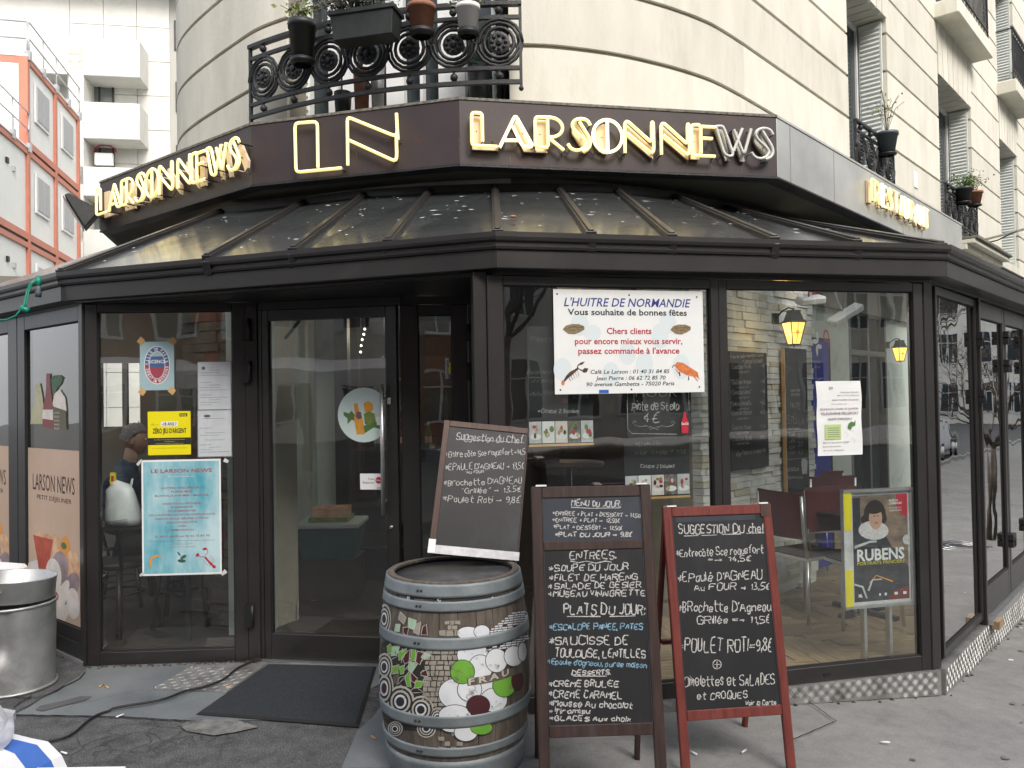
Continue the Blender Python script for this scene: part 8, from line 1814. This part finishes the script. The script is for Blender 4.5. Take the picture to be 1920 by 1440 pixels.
# ================================================================ site cabins stacked in three storeys
SC = thing('site_cabins', 'three storey stack of pale site cabins with orange red frames, far left', 'site cabins', (0, 0, 0))
pA, pB = atY(52, 281, 23.4), atY(147, 364, 28.4)
CF = Fr((pA.x, pA.y), (pB.x, pB.y))
zr = [z for z in (CF.px(52, 455)[1] - 2.72, CF.px(52, 455)[1], CF.px(52, 281)[1], CF.px(52, 109)[1])]
mw_ = CF.L / 2
def cab(name, x0, x1, y0, y1, z0, z1, mat, bevel=0, parent=SC): return part(name, CF, x0, x1, y0, y1, z0, z1, mat, parent, bevel)
ncol = list(range(-5, 2))
for fl in range(3):
    z0, z1 = zr[fl], zr[fl + 1]
    for i in (ncol if fl < 2 else [0, 1]):
        x0, x1 = i * mw_, (i + 1) * mw_
        w_ = cab('wall_panel', x0 + .1, x1 - .1, 0.03, 6, z0 + .28, z1 - .12, 'prefab')
        if i >= 0:
            wa, wb = x0 + mw_ * .25, x0 + mw_ * .75; za = z0 + (z1 - z0) * .38; zb = z0 + (z1 - z0) * .82
            q = cab('window', wa, wb, -.03, .02, za, zb, 'white_plastic')
            mb = MB(); mb.box(wa + .1, (wa + wb) / 2 - .03, -.05, -.031, za + .1, zb - .1, 'blind'); mb.box((wa + wb) / 2 + .03, wb - .1, -.05, -.031, za + .1, zb - .1, 'blind'); mb.build('pane', parent=q)
        else:
            mb = MB(); mb.box(x0 + .9, x0 + 1.05, -.02, .029, z0 + 1.9, z0 + 2.05, 'black'); mb.box(x0 + 1.4, x0 + 1.55, -.02, .029, z0 + 1.8, z0 + 1.95, 'galv'); mb.build('vent', parent=SC, M=CF.M)
        cab('post', x0 - .1, x0 + .1, -.04, .2, z0, z1, 'orange_red')
        cab('beam', x0 + .1, x1 - .1, -.03, .2, z1 - .16, z1 - .01, 'orange_red'); cab('beam', x0 + .1, x1 - .1, -.03, .2, z0 + .08, z0 + .28, 'orange_red'); cab('gap', x0 + .1, x1 - .1, .02, .2, z0 + .0, z0 + .079, 'black')
    cab('post', 2 * mw_ - .1, 2 * mw_ + .1, -.04, .2, z0, z1, 'orange_red')
# end wall of the upper storey
EN = Fr(CF.w(0, 0)[:2], CF.w(0, 6)[:2])
mb = MB(); mb.box(-.06, .0, .1, 6, zr[2] + .0, zr[3] - .2, 'prefab_end'); mb.box(-.08, .02, -.0, 6, zr[3] - .2, zr[3], 'orange_red'); mb.build('end_wall', parent=SC, M=CF.M)
cab('roof', -.1, 2 * mw_ + .1, -.05, 6, zr[3] + .0, zr[3] + .06, 'prefab_end'); cab('roof', -5 * mw_, -.1, -.05, 6, zr[2] + .01, zr[2] + .06, 'prefab_end')
def guard(p, q, name='guard_rail'):
    t = []
    mb = MB(); p, q = Vector(p), Vector(q); n = max(2, int((q - p).length / 1.25))
    for h in (.5, 1.0): mb.tube([p + Vector((0, 0, h)), q + Vector((0, 0, h))], .025, 6, 'galv')
    for k in range(n + 1): a = p + (q - p) * k / n; mb.tube([a - Vector((0, 0, .1)), a + Vector((0, 0, 1.0))], .025, 6, 'galv'); mb.box(a.x - .06, a.x + .06, a.y - .06, a.y + .06, a.z - .15, a.z + .12, 'galv')
    mb.build(name, parent=SC)
guard(CF.w(0, -.05, zr[3] + .06), CF.w(2 * mw_, -.05, zr[3] + .06)); guard(CF.w(0, 0, zr[3] + .06), CF.w(0, 6, zr[3] + .06)); guard(CF.w(-4 * mw_, -.05, zr[2] + .06), CF.w(-.05, -.05, zr[2] + .06))
# ================================================================ side street and what the glass mirrors
def mirror_pt(px_, py_, fr, z):
    """ground point whose image in the plane of fr shows at a photo pixel"""
    p = atZ(px_, py_, z); l = fr.I @ p; return fr.M @ Vector((l.x, -l.y, l.z))
pm('facade_a', (.68, .64, .55), (.76, .72, .62), 2, .85); pm('facade_b', (.6, .58, .52), (.68, .66, .6), 2, .85); pm('facade_c', (.76, .74, .66), (.82, .8, .72), 2, .85)
def block(name, label, A, B, depth, H_, mat, floors, cols, base=0.0, wmat='white_paint', shop='room_dark'):
    fr = Fr(A, B); t = thing(name, label, 'building', (fr.A.x, fr.A.y, base), fr.th); L = fr.L
    mb = MB(); mb.box(0, L, 0, depth, 0, H_, mat); mb.build('wall', parent=t)
    mb = MB(); mb.box(-.2, L + .2, -.35, .2, H_, H_ + .3, mat); mb.build('cornice', parent=t)
    fh = H_ / floors; cw = L / cols; me = None; mp = None
    for f in range(floors):
        for c in range(cols):
            if me is None:
                mb = MB(); w_, h_ = min(1.25, cw * .55), fh * .62
                for a in ((-.06, .06, 0, h_), (w_ - .06, w_ + .06, 0, h_), (.06, w_ - .06, 0, .09), (.06, w_ - .06, h_ - .09, h_), (w_ / 2 - .04, w_ / 2 + .04, .09, h_ - .09), (.06, w_ - .06, h_ * .66, h_ * .66 + .05)): mb.box(a[0], a[1], -.09, 0.03, a[2], a[3], wmat)
                o = mb.build('window', parent=t); me = o.data; mb = MB(); mb.box(.05, w_ - .05, -.03, .02, .05, h_ - .05, 'win_dark'); q = mb.build('pane', parent=o); mp = q.data
            else:
                o = bpy.data.objects.new('window', me); col.objects.link(o); o.parent = t; q = bpy.data.objects.new('pane', mp); col.objects.link(q); q.parent = o
            o.location = (cw * (c + .5) - w_ / 2, 0, fh * f + fh * .22)
    return t
def sp(s, y): p = SS.w(s, y); return (p.x, p.y)
block('street_house', 'cream street house across the side street, nearest the crossing', sp(40, -13.5), sp(22, -13.5), 8, 17, 'facade_a', 5, 8, gz(20)); block('street_house', 'grey street house across the side street, next to the cream one', sp(22, -13.5), sp(4, -13.5), 8, 20, 'facade_c', 6, 8, gz(20)); block('street_house', 'wide pale street house farther along the side street', sp(57.9, -13.5), sp(40.2, -13.5), 8, 22, 'facade_b', 6, 12, gz(20))
block('brick_house', 'red brick apartment house with white windows behind the camera', (9, -17), (-13, -19), 8, 19, 'brick_red', 6, 9); block('street_house', 'stone house at the left behind the camera', (-14, -19), (-34, -8), 8, 18, 'facade_a', 5, 9); block('street_house', 'grey stone house at the right behind the camera', (30, -16), (10, -17), 8, 18, 'facade_b', 5, 9)
block('street_house', 'pale corner house closing the far end of the side street', sp(58, 4.8), sp(58, -13.3), 8, 21, 'facade_c', 6, 8, gz(20))
def tree(x, y, h, label, seed):
    rn = random.Random(seed); t = thing('street_tree', label, 'tree', (x, y, gz(x)), rn.uniform(0, 6), 'bare street trees along the side street')
    mb = MB(); mb.tube([(0, 0, 0), (.05, .02, h * .2), (.0, .06, h * .42)], [.016 * h, .013 * h, .011 * h], 8, 'bark'); mb.build('trunk', parent=t); mb = MB()
    def br(p, d, l, r, k):
        q = p + d * l; m_ = (p + q) / 2 + Vector((rn.gauss(0, .06), rn.gauss(0, .06), 0)) * l; mb.tube([p, m_, q], [r, r * .8, r * .6], 5, 'bark')
        if k:
            for _ in range(3): br(q if rn.random() < .6 else m_, (d + Vector((rn.gauss(0, .5), rn.gauss(0, .5), rn.gauss(.12, .3)))).normalized(), l * rn.uniform(.6, .8), r * .55, k - 1)
    for a in range(5): br(Vector((0, .05, h * (.38 + .01 * a))), Vector((math.cos(a * 1.25), math.sin(a * 1.25), 1.2)).normalized(), h * .22, .008 * h, 4)
    mb.build('crown', parent=t)
pm('bark', (.06, .05, .042), (.1, .085, .07), 9, .9)
for i, (px_, py_) in enumerate(((1700, 850), (1862, 985))):
    p = mirror_pt(px_, py_, RF, -.25); tree(p.x, p.y, (7, 3.2)[i], 'bare tree across the side street, ' + ('tallest, farthest along', 'slimmest and closest to the veranda')[i], i)
for i, (x, y) in enumerate(((-9, -6), (-2, -11), (8, -12))): tree(x, y, 9, 'bare street tree behind the camera, ' + ('left', 'middle', 'right')[i] + ' of three', 10 + i)
def vehicle(kind, p, rz, colr, label, L=4.3, W_=1.75, H_=1.45):
    t = thing(kind, label, 'van' if kind == 'parked_van' else 'car', (p.x, p.y, gz(p.x)), rz)
    if kind == 'parked_van': prof = [(-L / 2, .35), (-L / 2, H_ * .93), (-L / 2 + .1, H_), (L * .22, H_), (L * .36, H_ * .62), (L * .48, H_ * .52), (L / 2, .4), (L / 2 - .05, .28), (-L / 2 + .05, .28)]
    else: prof = [(-L / 2, .35), (-L / 2 + .03, H_ * .6), (-L * .42, H_ * .66), (-L * .3, H_ * .97), (-L * .1, H_), (L * .1, H_ * .96), (L * .25, H_ * .66), (L * .45, H_ * .55), (L / 2, .42), (L / 2 - .03, .26), (-L / 2 + .05, .26)]
    mb = MB(); n = len(prof); ins = lambda z: .12 if z > H_ * .7 else 0.0
    mb.add([(x, -W_ / 2 + ins(z), z) for x, z in prof] + [(x, W_ / 2 - ins(z), z) for x, z in prof], [tuple(range(n)), tuple(range(2 * n - 1, n - 1, -1))] + [(i, i + n, (i + 1) % n + n, (i + 1) % n) for i in range(n)], colr)
    mb.build('body', parent=t, fix=True, bevel=.05)
    for sx in (-L * .31, L * .31):
        for sy in (-1, 1):
            mb = MB(); mb.T = Matrix.Translation((sx, sy * (W_ / 2 - .08), .31)) @ Matrix.Rotation(math.pi / 2, 4, 'X'); mb.lathe([(.31, -.1), (.32, -.07), (.32, .07), (.31, .1)], 20, 'rubber'); wl = mb.build('wheel', parent=t)
            mb = MB(); mb.T = Matrix.Translation((sx, sy * (W_ / 2 + .025), .31)) @ Matrix.Rotation(math.pi / 2, 4, 'X'); mb.lathe([(.2, -.012), (.2, .012)], 16, 'alu'); mb.build('rim', parent=wl)
    for sy in (-1, 1):
        y = sy * (W_ / 2 - .125 + .012) if kind != 'parked_van' else sy * (W_ / 2 - .12 + .012)
        P = [(-L * .27, H_ * .7), (-L * .22, H_ * .92), (L * .08, H_ * .92), (L * .19, H_ * .7)] if kind != 'parked_van' else [(L * .0, H_ * .72), (L * .0, H_ * .94), (L * .2, H_ * .94), (L * .28, H_ * .72)]
        mb = MB(); mb.prism(P, y - .01, y + .01, 'win_dark'); mb.build('side_window', parent=t)
    mb = MB(); k = .3 if kind == 'parked_van' else .18
    a, b = ((L * .23, H_ * .96), (L * .355, H_ * .66)) if kind == 'parked_van' else ((L * .115, H_ * .94), (L * .245, H_ * .69))
    mb.hexa([(b[0], -W_ / 2 + .2, b[1]), (b[0], W_ / 2 - .2, b[1]), (a[0], W_ / 2 - .26, a[1]), (a[0], -W_ / 2 + .26, a[1])], [(b[0] + .03, -W_ / 2 + .2, b[1] + .02), (b[0] + .03, W_ / 2 - .2, b[1] + .02), (a[0] + .03, W_ / 2 - .26, a[1] + .02), (a[0] + .03, -W_ / 2 + .26, a[1] + .02)], 'win_dark'); mb.build('windscreen', parent=t, fix=True)
    for sy in (-1, 1):
        mb = MB(); mb.box(L / 2 - .12, L / 2 + .01, sy * W_ * .36 - .14, sy * W_ * .36 + .14, H_ * .42, H_ * .52, 'paper_white'); mb.build('headlight', parent=t)
    mb = MB(); mb.box(-L / 2 - .02, -L / 2 + .06, -W_ * .42, -W_ * .3, .6, .8, 'ink_red'); mb.box(-L / 2 - .02, -L / 2 + .06, W_ * .3, W_ * .42, .6, .8, 'ink_red'); mb.build('tail_lamps', parent=t)
    return t
pm('car_white', (.7, .71, .72), rough=.25, coat=.6); pm('car_silver', (.35, .36, .37), rough=.25, metal=.4, coat=.6); pm('car_dark', (.03, .035, .045), rough=.25, coat=.6)
p = SS.w(19, -6.6); vehicle('parked_van', p, SS.th, 'car_white', 'white parked van mirrored in the first side pane', 4.6, 1.85, 1.95)
p = SS.w(11.5, -6.8); vehicle('parked_car', p, SS.th, 'car_white', 'white parked car mirrored in the folding door panes')
p = SS.w(6, -6.8); vehicle('parked_car', p, SS.th + math.pi, 'car_silver', 'silver parked car across the side street')
p = SS.w(26, -1.2); vehicle('parked_car', p, SS.th, 'car_dark', 'dark parked car along the near kerb farther up the side street')
def barrier(p, rz, label):
    t = thing('street_barrier', label, 'barrier', (p.x, p.y, gz(p.x)), rz, 'brown iron cross barriers by the kerb')
    for x in (-.5, .5): mb = MB(); mb.box(x - .03, x + .03, -.03, .03, -.05, 1.0, 'brown_metal'); mb.build('post', parent=t)
    mb = MB(); mb.box(-.47, .47, -.02, .02, .95, 1.0, 'brown_metal'); mb.build('top_rail', parent=t); mb = MB(); mb.bar((-.47, 0, .08), (.47, 0, .9), .03, .03, 'brown_metal'); mb.bar((-.47, .004, .9), (.47, .004, .08), .03, .03, 'brown_metal'); mb.build('cross', parent=t)
for i, s in enumerate((2.0, 4.2, 6.6, 9.0)): barrier(SS.w(s, .45), SS.th, 'brown iron cross barrier at the kerb of the side street, ' + ('nearest', 'second', 'third', 'farthest')[i] + ' of four')
p = mirror_pt(1805, 1000, RF, -.25); MH = thing('manhole_cover', 'round iron tree grate or manhole set in the side pavement', 'manhole cover', (p.x, p.y, gz(p.x) + .004)); mb = MB(); mb.lathe([(.001, .004), (.42, .004), (.44, 0)], 32, 'black_iron', caps=False); mb.build('cover', parent=MH)
for r in (.15, .26, .37): mb = MB(); mb.tube([(r * math.cos(k * .2618), r * math.sin(k * .2618), .006) for k in range(24)], .008, 5, 'alu', True); mb.build('ring', parent=MH)
# market stall awning behind the camera
AW = thing('market_awning', 'white market awning on steel poles behind the camera', 'awning', (-6.8, -3.4, 0), R(-30))
mb = MB(); mb.hexa([(-2.6, -1.2, 2.45), (2.4, -1.2, 2.45), (2.4, 1.2, 2.15), (-2.6, 1.2, 2.15)], [(-2.6, -1.2, 2.5), (2.4, -1.2, 2.5), (2.4, 1.2, 2.2), (-2.6, 1.2, 2.2)], 'white_plastic'); mb.build('canopy', parent=AW)
mb = MB(); mb.box(-2.6, 2.4, 1.2, 1.22, 1.95, 2.2, 'white_plastic'); mb.build('valance', parent=AW)
for x in (-2.5, 2.3):
    for y in (-1.1, 1.1): mb = MB(); mb.tube([(x, y, 0), (x, y, 2.2)], .025, 8, 'alu'); mb.build('pole', parent=AW)
# sky is the world texture
